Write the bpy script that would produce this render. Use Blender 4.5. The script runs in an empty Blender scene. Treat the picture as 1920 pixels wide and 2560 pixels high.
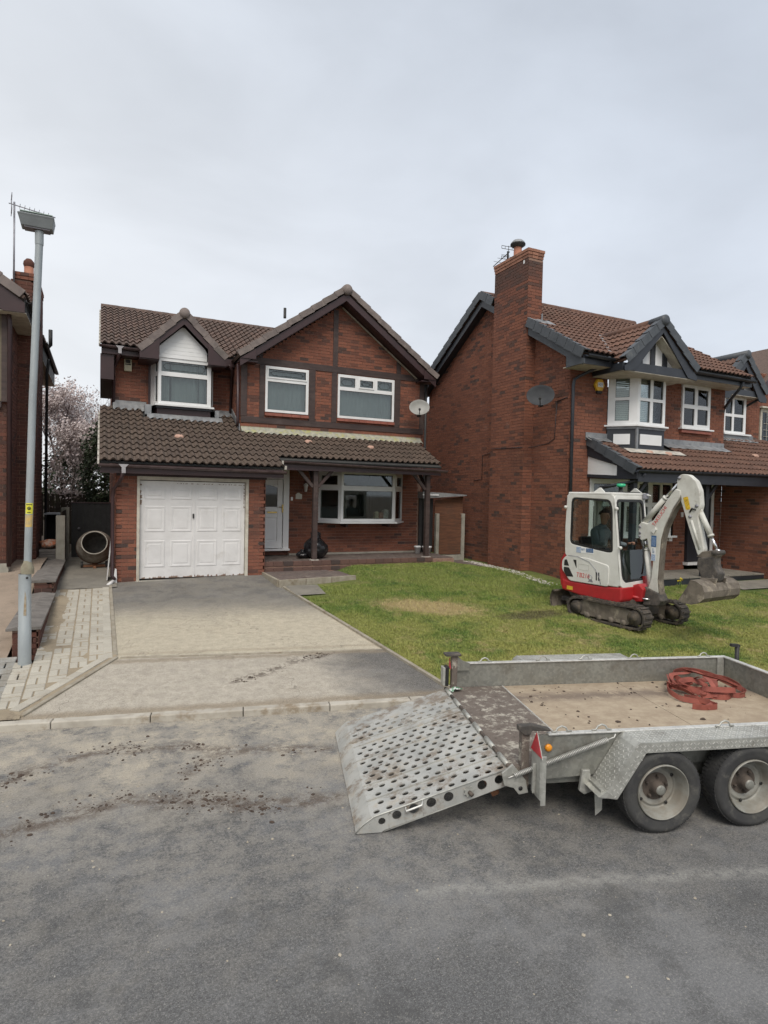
import bpy, bmesh, math, random
from math import sin, cos, pi, radians, sqrt, floor
from mathutils import Vector, Matrix, noise
import numpy as np

sc = bpy.context.scene
COL = sc.collection
rnd = random.Random(7)

# ------------------------------------------------------------------ camera
cam_d = bpy.data.cameras.new('camera'); cam = bpy.data.objects.new('camera', cam_d); COL.objects.link(cam)
R1 = (0.90388898, -0.00712846, -0.42770772); R2 = (-0.42723369, 0.03487391, -0.90346842); R3 = (0.02135618, 0.9993663, 0.02847662)
cam.matrix_world = Matrix(((R1[0], R1[1], R1[2], 0), (R2[0], R2[1], R2[2], 0), (R3[0], R3[1], R3[2], 2.35), (0, 0, 0, 1)))
cam_d.sensor_fit = 'HORIZONTAL'; cam_d.sensor_width = 36.0; cam_d.lens = 36.0 * 1500 / 1920
cam_d.clip_start = 0.05; cam_d.clip_end = 5000
sc.camera = cam

# ------------------------------------------------------------------ world: bright even overcast over a hazy sky
SUN_EL, SUN_AZ = radians(52), radians(205)       # soft sun high behind the viewer's left shoulder
world = bpy.data.worlds.new('World'); sc.world = world; world.use_nodes = True
wn = world.node_tree; wn.nodes.clear()
def wnode(t, **k):
    n = wn.nodes.new(t)
    for a, v in k.items(): setattr(n, a, v)
    return n
w_out = wnode('ShaderNodeOutputWorld'); w_bg = wnode('ShaderNodeBackground'); w_bg2 = wnode('ShaderNodeBackground'); w_mix = wnode('ShaderNodeMixShader')
w_sky = wnode('ShaderNodeTexSky', sky_type='NISHITA', sun_disc=False, sun_elevation=SUN_EL, sun_rotation=SUN_AZ, dust_density=4.0, air_density=1.0)
wn.links.new(w_sky.outputs[0], w_bg.inputs['Color']); w_bg.inputs['Strength'].default_value = 0.07
w_tc = wnode('ShaderNodeTexCoord'); w_sep = wnode('ShaderNodeSeparateXYZ'); wn.links.new(w_tc.outputs['Generated'], w_sep.inputs[0])
w_map = wnode('ShaderNodeMapping'); w_map.inputs['Scale'].default_value = (1.0, 1.0, 2.2); wn.links.new(w_tc.outputs['Generated'], w_map.inputs[0])
w_no = wnode('ShaderNodeTexNoise'); w_no.inputs['Scale'].default_value = 2.1; w_no.inputs['Detail'].default_value = 7; w_no.inputs['Roughness'].default_value = 0.5; w_no.inputs['Distortion'].default_value = .4
wn.links.new(w_map.outputs[0], w_no.inputs['Vector'])
w_r = wnode('ShaderNodeValToRGB'); wn.links.new(w_sep.outputs['Z'], w_r.inputs[0])
el = w_r.color_ramp.elements
el[0].position = 0.0; el[0].color = (0.66, 0.67, 0.675, 1)
el[1].position = 1.0; el[1].color = (0.64, 0.65, 0.67, 1)
e = el.new(0.30); e.color = (0.61, 0.625, 0.645, 1)
e = el.new(0.65); e.color = (0.505, 0.53, 0.565, 1)
w_nr = wnode('ShaderNodeMapRange'); wn.links.new(w_no.outputs[0], w_nr.inputs[0])
w_nr.inputs[1].default_value = 0.3; w_nr.inputs[2].default_value = 0.7; w_nr.inputs[3].default_value = 0.86; w_nr.inputs[4].default_value = 1.11
w_mul = wnode('ShaderNodeVectorMath', operation='SCALE'); wn.links.new(w_r.outputs[0], w_mul.inputs[0]); wn.links.new(w_nr.outputs[0], w_mul.inputs['Scale'])
w_xr = wnode('ShaderNodeMapRange'); wn.links.new(w_sep.outputs['X'], w_xr.inputs[0]); w_xr.inputs[1].default_value = -.3; w_xr.inputs[2].default_value = .9; w_xr.inputs[3].default_value = 0; w_xr.inputs[4].default_value = 1
w_tint = wnode('ShaderNodeMix', data_type='RGBA', blend_type='MULTIPLY'); w_tint.inputs[7].default_value = (.84, .89, .97, 1); wn.links.new(w_xr.outputs[0], w_tint.inputs[0]); wn.links.new(w_mul.outputs[0], w_tint.inputs[6])
wn.links.new(w_tint.outputs[2], w_bg2.inputs['Color']); w_bg2.inputs['Strength'].default_value = 0.93
w_mix.inputs[0].default_value = 0.93
wn.links.new(w_bg.outputs[0], w_mix.inputs[1]); wn.links.new(w_bg2.outputs[0], w_mix.inputs[2]); wn.links.new(w_mix.outputs[0], w_out.inputs[0])

sun_d = bpy.data.lights.new('sun', 'SUN'); sun = bpy.data.objects.new('sun', sun_d); COL.objects.link(sun)
sun_d.energy = 1.5; sun_d.angle = radians(30); sun_d.color = (1.0, 0.93, 0.84)
sun_dir = Vector((sin(SUN_AZ) * cos(SUN_EL), cos(SUN_AZ) * cos(SUN_EL), sin(SUN_EL)))
sun.rotation_euler = sun_dir.to_track_quat('Z', 'Y').to_euler()

sc.view_settings.view_transform = 'Standard'; sc.view_settings.look = 'None'; sc.view_settings.gamma = 1.0
sc.view_settings.use_curve_mapping = False; sc.view_settings.exposure = 0.66
sc.render.engine = 'CYCLES'
sc.cycles.max_bounces = 6; sc.cycles.diffuse_bounces = 4; sc.cycles.glossy_bounces = 3; sc.cycles.transparent_max_bounces = 12
sc.cycles.transmission_bounces = 4; sc.cycles.caustics_reflective = False; sc.cycles.caustics_refractive = False
sc.cycles.use_denoising = True; sc.cycles.use_adaptive_sampling = True; sc.cycles.adaptive_threshold = 0.02

# ------------------------------------------------------------------ materials
class NT:
    def __init__(s, name):
        s.m = bpy.data.materials.new(name); s.m.use_nodes = True; s.t = s.m.node_tree; s.t.nodes.clear()
        s.out = s.n('ShaderNodeOutputMaterial'); s.b = s.n('ShaderNodeBsdfPrincipled'); s.l(s.b.outputs[0], s.out.inputs[0])
    def n(s, t, **k):
        x = s.t.nodes.new(t)
        for a, v in k.items(): setattr(x, a, v)
        return x
    def l(s, a, b): s.t.links.new(a, b)
    def pos(s):
        if not hasattr(s, '_g'): s._g = s.n('ShaderNodeNewGeometry')
        return s._g.outputs['Position']
    def obj(s):
        if not hasattr(s, '_t'): s._t = s.n('ShaderNodeTexCoord')
        return s._t.outputs['Object']
    def noise(s, scale, detail=4, rough=.55, vec=None, sc3=None, dist=0):
        x = s.n('ShaderNodeTexNoise'); x.inputs['Scale'].default_value = scale; x.inputs['Detail'].default_value = detail
        x.inputs['Roughness'].default_value = rough; x.inputs['Distortion'].default_value = dist
        v = vec or s.pos()
        if sc3:
            mp = s.n('ShaderNodeMapping'); mp.inputs['Scale'].default_value = sc3; s.l(v, mp.inputs[0]); v = mp.outputs[0]
        s.l(v, x.inputs['Vector']); return x.outputs[0]
    def rng(s, v, a, b, c=0., d=1., smooth=True):
        x = s.n('ShaderNodeMapRange'); x.interpolation_type = 'SMOOTHSTEP' if smooth else 'LINEAR'
        s.l(v, x.inputs[0])
        for i, q in zip((1, 2, 3, 4), (a, b, c, d)): x.inputs[i].default_value = q
        return x.outputs[0]
    def math(s, op, a, b=None):
        x = s.n('ShaderNodeMath', operation=op)
        for i, q in enumerate((a, b)):
            if q is None: continue
            if isinstance(q, (int, float)): x.inputs[i].default_value = q
            else: s.l(q, x.inputs[i])
        return x.outputs[0]
    def mix(s, f, a, b, mode='MIX'):
        x = s.n('ShaderNodeMix', data_type='RGBA', blend_type=mode)
        for i, q in ((0, f), (6, a), (7, b)):
            if isinstance(q, (int, float)): x.inputs[i].default_value = q
            elif isinstance(q, tuple): x.inputs[i].default_value = q if len(q) == 4 else (*q, 1)
            else: s.l(q, x.inputs[i])
        return x.outputs[2]
    def attr(s, name):
        x = s.n('ShaderNodeAttribute'); x.attribute_name = name; return x.outputs['Fac']
    def axis(s, i):
        if not hasattr(s, '_sep'):
            s._sep = s.n('ShaderNodeSeparateXYZ'); s.l(s.pos(), s._sep.inputs[0])
        return s._sep.outputs[i]
    def color(s, c):
        if isinstance(c, tuple): s.b.inputs['Base Color'].default_value = (*c, 1)
        else: s.l(c, s.b.inputs['Base Color'])
    def bump(s, h, strength=.3, dist=.01):
        x = s.n('ShaderNodeBump'); x.inputs['Strength'].default_value = strength; x.inputs['Distance'].default_value = dist
        s.l(h, x.inputs['Height']); s.l(x.outputs[0], s.b.inputs['Normal'])
    def rough(s, r):
        if isinstance(r, (int, float)): s.b.inputs['Roughness'].default_value = r
        else: s.l(r, s.b.inputs['Roughness'])

def mat(name, c, rough=.6, c2=None, scale=6, lo=.35, hi=.7, metal=0, bump=0, bscale=60, grime=None, gs=1.7, glo=.5, ghi=.75, spec=None, sc3=None):
    t = NT(name)
    c2 = c2 or tuple(x * .78 for x in c)
    col = t.mix(t.rng(t.noise(scale, 5, .6, sc3=sc3), lo, hi), c, c2)
    if grime: col = t.mix(t.rng(t.noise(gs, 7, .7), glo, ghi), col, grime)
    t.color(col); t.rough(rough); t.b.inputs['Metallic'].default_value = metal
    if spec is not None: t.b.inputs['Specular IOR Level'].default_value = spec
    if bump: t.bump(t.noise(bscale, 4, .6), bump, .004)
    return t.m

def brick_mat(name, a, b, dark, soot=(.03, .026, .024), amt=.5):
    t = NT(name); tone = t.attr('tone')
    r = t.n('ShaderNodeValToRGB'); t.l(tone, r.inputs[0]); e = r.color_ramp.elements
    e[0].position = 0; e[0].color = (*dark, 1); e[1].position = 1; e[1].color = (*a, 1)
    x = e.new(.16); x.color = (*[(p + q) / 2 for p, q in zip(dark, b)], 1)
    x = e.new(.26); x.color = (*b, 1); x = e.new(.65); x.color = (*[(p * .6 + q * .4) for p, q in zip(a, b)], 1)
    col = t.mix(t.rng(t.noise(38, 4, .7), .35, .75), r.outputs[0], (dark[0] * 1.15, dark[1] * 1.1, dark[2]), 'MIX')
    col = t.mix(.45, r.outputs[0], col)
    col = t.mix(t.math('MULTIPLY', t.rng(t.noise(.55, 6, .65), .52, .78), amt), col, soot)
    col = t.mix(t.math('MULTIPLY', t.rng(t.noise(2.7, 6, .7), .6, .8), .28), col, (.36, .30, .26))
    t.color(col); t.rough(.88); t.bump(t.noise(120, 5, .7), .5, .004)
    return t.m

M = {}
M['brick'] = brick_mat('red_brick', (.265, .098, .058), (.185, .068, .043), (.062, .04, .035))
M['brick2'] = brick_mat('orange_red_brick', (.262, .10, .058), (.19, .07, .043), (.07, .044, .037), amt=.5)
M['brick3'] = brick_mat('dark_brick', (.15, .056, .036), (.10, .04, .028), (.045, .027, .023))
M['cap_brick'] = brick_mat('pale_orange_brick', (.36, .18, .12), (.30, .14, .09), (.2, .10, .07), amt=.2)
M['mortar'] = mat('mortar', (.30, .19, .14), .95, (.21, .125, .095), 9, bump=.3)
M['mortar_pale'] = mat('pale_mortar', (.5, .47, .42), .95, (.34, .32, .28), 9, bump=.3)

def tile_mat(name, a, b, moss):
    t = NT(name); tone = t.attr('tone')
    col = t.mix(tone, a, b)
    col = t.mix(t.rng(t.noise(14, 6, .7), .45, .72), col, tuple(x * .6 for x in a))
    col = t.mix(t.math('MULTIPLY', t.rng(t.noise(3.2, 7, .75), .5, .72), .5), col, moss)
    col = t.mix(t.math('MULTIPLY', t.rng(t.noise(70, 3, .8), .66, .74), .55), col, (.34, .32, .28))
    t.color(col); t.rough(.9); t.bump(t.noise(90, 5, .7), .55, .005)
    return t.m
M['tile'] = tile_mat('brown_roof_tile', (.086, .062, .048), (.112, .08, .061), (.09, .074, .05))
M['tile_up'] = tile_mat('red_brown_roof_tile', (.105, .074, .061), (.145, .095, .076), (.11, .09, .065))
M['tile2'] = tile_mat('rust_brown_roof_tile', (.125, .07, .052), (.165, .088, .062), (.085, .062, .045))
M['verge'] = mat('weathered_verge_tile', (.215, .18, .165), .9, (.15, .125, .118), 5, bump=.4, grime=(.11, .10, .09))
M['verge_grey'] = mat('painted_grey_verge_tile', (.075, .084, .094), .55, (.052, .06, .069), 4, bump=.15, grime=(.13, .14, .14), glo=.6)
M['lead'] = mat('lead_flashing', (.30, .31, .32), .55, (.19, .20, .21), 5, metal=.3, bump=.3, grime=(.36, .37, .36))
M['lichen'] = mat('lichened_flashing', (.38, .37, .29), .85, (.24, .24, .21), 11, bump=.4, grime=(.36, .35, .14), gs=5, glo=.48, ghi=.66)
M['timber'] = mat('dark_brown_timber', (.058, .036, .031), .6, (.036, .023, .021), 3, bump=.3, grime=(.085, .062, .055), sc3=(1, 1, 6))
M['fascia'] = mat('plum_brown_fascia', (.046, .022, .023), .42, (.034, .017, .018), 3)
M['gutter'] = mat('brown_gutter', (.10, .07, .07), .35, (.055, .035, .036), 6)
M['black_trim'] = mat('black_painted_trim', (.026, .03, .038), .42, (.019, .022, .028), 3, grime=(.06, .062, .066), glo=.6)
M['white'] = mat('white_upvc', (.78, .79, .79), .32, (.70, .71, .70), 2, grime=(.56, .55, .51), gs=3, glo=.62, ghi=.85)
M['white_paint'] = mat('chalky_white_paint', (.70, .69, .68), .55, (.62, .61, .60), 3, bump=.15, grime=(.5, .48, .44), gs=2.2, glo=.55, ghi=.8)
M['cream_frame'] = mat('cream_frame_paint', (.55, .52, .44), .6, (.40, .36, .30), 6, grime=(.2, .14, .1), gs=6, glo=.62)
M['rust'] = mat('flaking_rust', (.17, .10, .07), .95, (.30, .22, .17), 40, bump=.5)
M['black'] = mat('black_rubbery', (.02, .02, .02), .6, (.03, .03, .03), 8)
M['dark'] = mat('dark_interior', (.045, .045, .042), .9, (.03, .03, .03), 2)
M['room'] = mat('room_wall', (.30, .31, .29), .9, (.24, .25, .23), 2)
M['pale_clay'] = mat('pale_clay', (.52, .33, .25), .8, (.42, .26, .2), 9)
M['terracotta'] = mat('terracotta', (.42, .19, .12), .8, (.32, .13, .085), 6, bump=.2)
M['sill_red'] = mat('red_sill_tile', (.30, .10, .07), .6, (.22, .075, .05), 6)
M['concrete'] = mat('concrete', (.36, .34, .29), .9, (.26, .25, .21), 4, bump=.4, grime=(.17, .17, .13))
M['alu'] = mat('dull_aluminium', (.32, .32, .35), .5, (.2, .2, .22), 9, metal=.4)

def glass_mat(name, tint, refl=.10, body=.0, bodycol=(.1, .1, .1)):
    m = bpy.data.materials.new(name); m.use_nodes = True; t = m.node_tree; t.nodes.clear()
    o = t.nodes.new('ShaderNodeOutputMaterial'); tr = t.nodes.new('ShaderNodeBsdfTransparent'); gl = t.nodes.new('ShaderNodeBsdfGlossy')
    mx = t.nodes.new('ShaderNodeMixShader'); fr = t.nodes.new('ShaderNodeLayerWeight'); fr.inputs[0].default_value = .24
    mr = t.nodes.new('ShaderNodeMapRange'); mr.inputs[3].default_value = refl; mr.inputs[4].default_value = 1.0
    tr.inputs[0].default_value = (*tint, 1); gl.inputs['Roughness'].default_value = .03; gl.inputs[0].default_value = (.95, .97, 1, 1)
    t.links.new(fr.outputs['Fresnel'], mr.inputs[0]); t.links.new(mr.outputs[0], mx.inputs[0]); t.links.new(gl.outputs[0], mx.inputs[2])
    if body:
        df = t.nodes.new('ShaderNodeBsdfDiffuse'); df.inputs[0].default_value = (*bodycol, 1); m2 = t.nodes.new('ShaderNodeMixShader'); m2.inputs[0].default_value = body
        t.links.new(tr.outputs[0], m2.inputs[1]); t.links.new(df.outputs[0], m2.inputs[2]); t.links.new(m2.outputs[0], mx.inputs[1])
    else: t.links.new(tr.outputs[0], mx.inputs[1])
    t.links.new(mx.outputs[0], o.inputs[0]); return m
M['net'] = mat('grey_net_curtain', (.42, .435, .445), .9, (.37, .385, .395), 2)  # grey of the sky reflected in the panes, put into a curtain colour
M['glass'] = glass_mat('clear_window_glass', (.80, .85, .83), .05)
M['glass_net'] = glass_mat('grey_net_window_glass', (.7, .72, .72), .08, .94, (.19, .205, .215))  # grey body stands in for reflected sky; marks panes that get the curtain
M['glass_cab'] = glass_mat('tinted_cab_glass', (.74, .80, .77), .03)
M['glass_obsc'] = glass_mat('obscured_door_glass', (.5, .5, .5), .04, .9, (.045, .05, .045))

# ------------------------------------------------------------------ mesh builder
def wloc(o):
    v = Vector((0, 0, 0))
    while o is not None:
        v = v + o.location; o = o.parent
    return v
def under(o):
    """the parent for a piece of part o that keeps to three levels"""
    n = 0; q = o
    while q.parent is not None: q = q.parent; n += 1
    return o if n < 2 else o.parent
class MB:
    def __init__(s): s.v = []; s.f = []; s.tone = []; s.mi = []; s.sm = []
    def add(s, vs, fs, tone=None, mi=0, smooth=False):
        b = len(s.v); s.v.extend([tuple(v) for v in vs])
        for f in fs:
            s.f.append(tuple(i + b for i in f)); s.tone.append(.5 if tone is None else tone); s.mi.append(mi); s.sm.append(smooth)
    def obox(s, O, U, V, N, u0, u1, v0, v1, n0, n1, tone=None, mi=0):
        O = Vector(O); U = Vector(U); V = Vector(V); N = Vector(N)
        p = [O + U * u + V * v + N * n for n in (n0, n1) for v in (v0, v1) for u in (u0, u1)]
        fs = [(0, 2, 3, 1), (4, 5, 7, 6), (0, 1, 5, 4), (2, 6, 7, 3), (0, 4, 6, 2), (1, 3, 7, 5)]
        if U.cross(V).dot(N) < 0: fs = [f[::-1] for f in fs]
        s.add(p, fs, tone, mi)
    def box(s, x0, x1, y0, y1, z0, z1, tone=None, mi=0):
        s.obox((0, 0, 0), (1, 0, 0), (0, 1, 0), (0, 0, 1), min(x0, x1), max(x0, x1), min(y0, y1), max(y0, y1), min(z0, z1), max(z0, z1), tone, mi)
    def bar(s, a, b, w, h, up=(0, 0, 1), tone=None, mi=0):
        a = Vector(a); b = Vector(b); d = (b - a); L = d.length; d.normalize(); up = Vector(up)
        side = d.cross(up)
        if side.length < 1e-4: side = d.cross(Vector((1, 0, 0)))
        side.normalize(); up = side.cross(d).normalized()
        s.obox(a, d, side, up, 0, L, -w / 2, w / 2, -h / 2, h / 2, tone, mi)
    def prism(s, pts, O, U, V, N, d0, d1, tone=None, mi=0):
        O = Vector(O); U = Vector(U); V = Vector(V); N = Vector(N); n = len(pts)
        ar = sum(pts[i][0] * pts[(i + 1) % n][1] - pts[(i + 1) % n][0] * pts[i][1] for i in range(n))
        if (ar < 0) != (U.cross(V).dot(N) < 0): pts = pts[::-1]
        lo, hi = min(d0, d1), max(d0, d1)
        a = [O + U * p[0] + V * p[1] + N * lo for p in pts]; b = [O + U * p[0] + V * p[1] + N * hi for p in pts]
        fs = [tuple(range(n))[::-1], tuple(range(n, 2 * n))] + [(i, (i + 1) % n, n + (i + 1) % n, n + i) for i in range(n)]
        s.add(a + b, fs, tone, mi)
    def tube(s, pts, r, n=8, closed=False, tone=None, mi=0, caps=True, smooth=True):
        pts = [Vector(p) for p in pts]; m = len(pts); rings = []
        rr = r if isinstance(r, (list, tuple)) else [r] * m
        prev = None
        for i, p in enumerate(pts):
            if closed: d = pts[(i + 1) % m] - pts[i - 1]
            else: d = pts[min(i + 1, m - 1)] - pts[max(i - 1, 0)]
            d.normalize()
            a = prev if prev is not None else (Vector((0, 0, 1)) if abs(d.z) < .9 else Vector((1, 0, 0)))
            a = (a - d * a.dot(d))
            if a.length < 1e-5: a = d.orthogonal()
            a.normalize(); prev = a; b = d.cross(a)
            rings.append([p + (a * cos(2 * pi * k / n) + b * sin(2 * pi * k / n)) * rr[i] for k in range(n)])
        vs = [q for rg in rings for q in rg]; fs = []
        for i in range(m if closed else m - 1):
            j = (i + 1) % m
            for k in range(n): fs.append((i * n + k, i * n + (k + 1) % n, j * n + (k + 1) % n, j * n + k))
        if caps and not closed: fs += [tuple(range(n))[::-1], tuple((m - 1) * n + k for k in range(n))]
        s.add(vs, fs, tone, mi, smooth)
    def lathe(s, prof, O=(0, 0, 0), ax=(0, 0, 1), n=24, tone=None, mi=0, smooth=True, a0=0, a1=2 * pi):
        O = Vector(O); ax = Vector(ax).normalized(); a = ax.orthogonal().normalized(); b = ax.cross(a)
        full = abs(a1 - a0 - 2 * pi) < 1e-6; k = n if full else n + 1
        vs = []
        for (r, h) in prof:
            for i in range(k):
                t = a0 + (a1 - a0) * i / n; vs.append(O + ax * h + (a * cos(t) + b * sin(t)) * r)
        fs = []
        for j in range(len(prof) - 1):
            for i in range(n):
                i2 = (i + 1) % k; fs.append((j * k + i, j * k + i2, (j + 1) * k + i2, (j + 1) * k + i))
        s.add(vs, fs, tone, mi, smooth)
    def grid(s, fn, nu, nv, tone=None, mi=0, smooth=True):
        vs = [fn(i / nu, j / nv) for j in range(nv + 1) for i in range(nu + 1)]
        fs = [(j * (nu + 1) + i, j * (nu + 1) + i + 1, (j + 1) * (nu + 1) + i + 1, (j + 1) * (nu + 1) + i) for j in range(nv) for i in range(nu)]
        s.add(vs, fs, tone, mi, smooth)
    def mesh(s, name, mats, off=None):
        me = bpy.data.meshes.new(name)
        vs = s.v if off is None else [(v[0] - off[0], v[1] - off[1], v[2] - off[2]) for v in s.v]
        me.from_pydata(vs, [], s.f)
        at = me.attributes.new('tone', 'FLOAT', 'FACE'); at.data.foreach_set('value', s.tone)
        me.polygons.foreach_set('material_index', s.mi); me.polygons.foreach_set('use_smooth', s.sm)
        for m in (mats if isinstance(mats, (list, tuple)) else [mats]): me.materials.append(m)
        me.update(); return me
    def build(s, name, mats, parent=None, local=False, bevel=0, kind=None, label=None, cat=None, group=None, seg=2):
        off = None
        loc = (0, 0, 0)
        if not local: off = wloc(parent) if parent is not None else Vector((0, 0, 0))
        if parent is None and not local and s.v:
            xs = [v[0] for v in s.v]; ys = [v[1] for v in s.v]; zs = [v[2] for v in s.v]
            off = Vector(((min(xs) + max(xs)) / 2, (min(ys) + max(ys)) / 2, min(zs))); loc = off
        o = bpy.data.objects.new(name, s.mesh(name, mats, off)); COL.objects.link(o); o.location = loc; o.parent = parent
        if bevel:
            b = o.modifiers.new('bevel', 'BEVEL'); b.width = bevel; b.segments = seg; b.limit_method = 'ANGLE'; b.angle_limit = radians(40)
        return tag(o, label, cat, group, kind)
def tag(o, label=None, cat=None, group=None, kind=None):
    for k, v in (('label', label), ('category', cat), ('group', group), ('kind', kind)):
        if v: o[k] = v
    return o
def thing(name, label, cat, loc=(0, 0, 0), rz=0, group=None):
    o = bpy.data.objects.new(name, None); COL.objects.link(o); o.location = loc; o.rotation_euler = (0, 0, rz)
    o.empty_display_size = .2
    return tag(o, label, cat, group)
def piece(name, me, parent, mw):
    """place a shared mesh at world matrix mw under an unrotated parent"""
    o = bpy.data.objects.new(name, me); COL.objects.link(o)
    o.parent = parent
    m = Matrix.Translation(-wloc(parent)) @ mw if parent is not None else mw
    o.location = m.translation; o.rotation_euler = m.to_euler()
    return o
def text_mesh(body, size, extrude=.001):
    c = bpy.data.curves.new('lettering', 'FONT'); c.body = body; c.size = size; c.extrude = extrude; c.align_x = 'CENTER'; c.align_y = 'CENTER'
    o = bpy.data.objects.new('lettering', c); COL.objects.link(o)
    dg = bpy.context.evaluated_depsgraph_get(); me = bpy.data.meshes.new_from_object(o.evaluated_get(dg))
    bpy.data.objects.remove(o); bpy.data.curves.remove(c); return me
def letter(parent, body, size, m, O, U, V, N, local=False, squash=1.0, name='lettering', shear=0):
    me = text_mesh(body, size); me.materials.clear(); me.materials.append(m)
    U = Vector(U).normalized(); V = Vector(V).normalized(); N = Vector(N).normalized(); off = Vector((0, 0, 0)) if local else wloc(parent)
    O = Vector(O) - off
    for v in me.vertices:
        x, y, z = v.co; v.co = O + U * (x * squash + y * shear) + V * y + N * z
    o = bpy.data.objects.new(name, me); COL.objects.link(o); o.parent = parent; return o

# ------------------------------------------------------------------ ground height
def kerb_y(x): return 6.51 - .207 * x
def zg(x, y):
    d = y - kerb_y(x)
    if d < 0: return 0.
    return min(.06 + .071 * d, .56)
CAMP = Vector((0, 0, 2.35))

# ------------------------------------------------------------------ walls of bricks
BRM = {}
def brick_mesh(L, tone, m, key):
    k = (round(L, 3), round(tone, 2), key)
    if k not in BRM:
        b = MB(); b.obox((0, 0, 0), (1, 0, 0), (0, 0, 1), (0, -1, 0), 0, L, 0, .065, -.02, .009, tone); BRM[k] = b.mesh('brick', m)
    return BRM[k]
class Bricks:
    """collects bricks of one thing; the ones nearest the viewer become objects, the rest one part"""
    def __init__(s, parent, m, mortar, key): s.p = parent; s.m = m; s.mo = mortar; s.key = key; s.all = []; s.back = MB()
    def wall(s, O, U, N, w, z0, z1, ints=None, thick=.1, vis=True, dark=None):
        O = Vector(O); U = Vector(U).normalized(); N = Vector(N).normalized(); r = 0; z = z0; r = int(round(z0 / .075))
        while z < z1 - .01:
            h = min(.075, z1 - z); iv = ints(z + h / 2) if ints else [(0, w)]
            for (a, b) in iv:
                a = max(a, 0); b = min(b, w)
                if b - a < .01: continue
                s.back.obox(O, U, (0, 0, 1), N, a, b, z - O.z, z + h - O.z, -thick, 0)
                u = -.1125 * (r % 2)
                while u < b:
                    p, q = max(u + .005, a), min(u + .22, b)
                    if q - p > .02 and h > .05:
                        tn = rnd.random()
                        x = noise.noise(Vector((O.x + U.x * p, O.y + U.y * p, z)) * 1.1) 
                        if x < .05 and tn < .12: tn = .3 + tn * 3
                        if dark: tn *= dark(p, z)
                        P = O + U * p; P = Vector((P.x, P.y, z + .005))
                        s.all.append(((P - CAMP).length if vis else 99, P, U, N, q - p, tn))
                    u += .225
            z += .075; r += 1
    def done(s, cap=280):
        s.back.build('mortar', s.mo, s.p)
        s.all.sort(key=lambda t: t[0]); rest = MB()
        for i, (d, P, U, N, L, tn) in enumerate(s.all):
            if i < cap and d < 90:
                Lq = round(L / .005) * .005; tq = round(tn * 8) / 8
                mw = Matrix.Identity(4)
                for r_ in range(3): mw[r_][0] = U[r_]; mw[r_][1] = -N[r_]; mw[r_][2] = (0, 0, 1)[r_]; mw[r_][3] = P[r_]
                if mw.to_3x3().determinant() < 0:
                    P = P + U * L
                    for r_ in range(3): mw[r_][0] = -U[r_]; mw[r_][3] = P[r_]
                piece('brick', brick_mesh(Lq, tq, s.m, s.key), s.p, mw)
            else:
                rest.obox(P, U, (0, 0, 1), N, 0, L, 0, .065, -.02, .009 + .002 * (tn - .5), tn)
        if rest.v: rest.build('brickwork', s.m, s.p, kind='stuff')

def holes(rects, w, clip=None):
    """intervals function for a wall of width w with rectangular openings (u0,u1,z0,z1) and an optional outline"""
    def f(z):
        iv = [clip(z)] if clip else [(0, w)]
        for (a, b, c, d) in rects:
            if c < z < d:
                nv = []
                for (p, q) in iv:
                    if b <= p or a >= q: nv.append((p, q)); continue
                    if a > p: nv.append((p, a))
                    if b < q: nv.append((b, q))
                iv = nv
        return iv
    return f

# ------------------------------------------------------------------ roofs of tiles
TLM = {}
def tile_mesh(tw, L, amp, tone, m, key, rolls=2):
    k = (round(tw, 3), round(L, 3), round(tone, 2), key)
    if k in TLM: return TLM[k]
    b = MB(); prof = []
    per = tw / rolls
    for r in range(rolls):
        for (fx, fz) in ((0, 0), (.28, .0), (.40, .55), (.54, .95), (.68, .95), (.84, .5)): prof.append((r * per + fx * per, fz * amp))
    prof.append((tw, 0)); n = len(prof)
    vs = [(x, 0, z + .026) for x, z in prof] + [(x, L, z * .8 - .002) for x, z in prof] + [(x, 0.012, z * .75 - .006) for x, z in prof]
    fs = [(i, i + 1, n + i + 1, n + i) for i in range(n - 1)] + [(2 * n + i, 2 * n + i + 1, i + 1, i) for i in range(n - 1)]
    b.add(vs, fs, tone, 0, False)
    TLM[k] = b.mesh('roof_tile', m); return TLM[k]
def roof(parent, P0, U, V, W, L, m, key, amp=.038, tw=.30, ga=.29, ok=None, cap=300, name='roof_tile', deck=True, deck_m=None, deckpoly=None):
    """tiles laid from the eave corner P0 along U, climbing V; ok(u,v) keeps a tile"""
    P0 = Vector(P0); U = Vector(U).normalized(); V = Vector(V).normalized(); N = U.cross(V)
    if N.z < 0: N = -N
    nU = int(round(W / tw)); nV = int(math.ceil(L / ga)); lst = []
    for j in range(nV):
        for i in range(nU):
            u, v = i * tw, j * ga
            if ok and not ok(u + tw / 2, v + ga / 2): continue
            P = P0 + U * (u + rnd.uniform(-.003, .003)) + V * (v + rnd.uniform(-.004, .004)) + N * (.02 + rnd.uniform(0, .004))
            lst.append(((P - CAMP).length, P, round(rnd.random() * 5) / 5))
    lst.sort(key=lambda t: t[0]); rest = MB()
    flip = U.cross(V).z < 0
    for i, (d, P, tn) in enumerate(lst):
        me = tile_mesh(tw, min(ga + .03, .34), amp, tn, m, key)
        X, Y = (U, V)
        mw = Matrix.Identity(4)
        if flip: X = -U; P = P + U * tw
        for r_ in range(3): mw[r_][0] = X[r_]; mw[r_][1] = Y[r_]; mw[r_][2] = N[r_]; mw[r_][3] = P[r_]
        if i < cap: piece(name, me, parent, mw)
        else:
            rest.add([mw @ v.co for v in me.vertices], [tuple(p.vertices) for p in me.polygons], tn)
    if rest.v: rest.build('roof_tiling', m, parent, kind='stuff')
    return len(lst)
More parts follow.
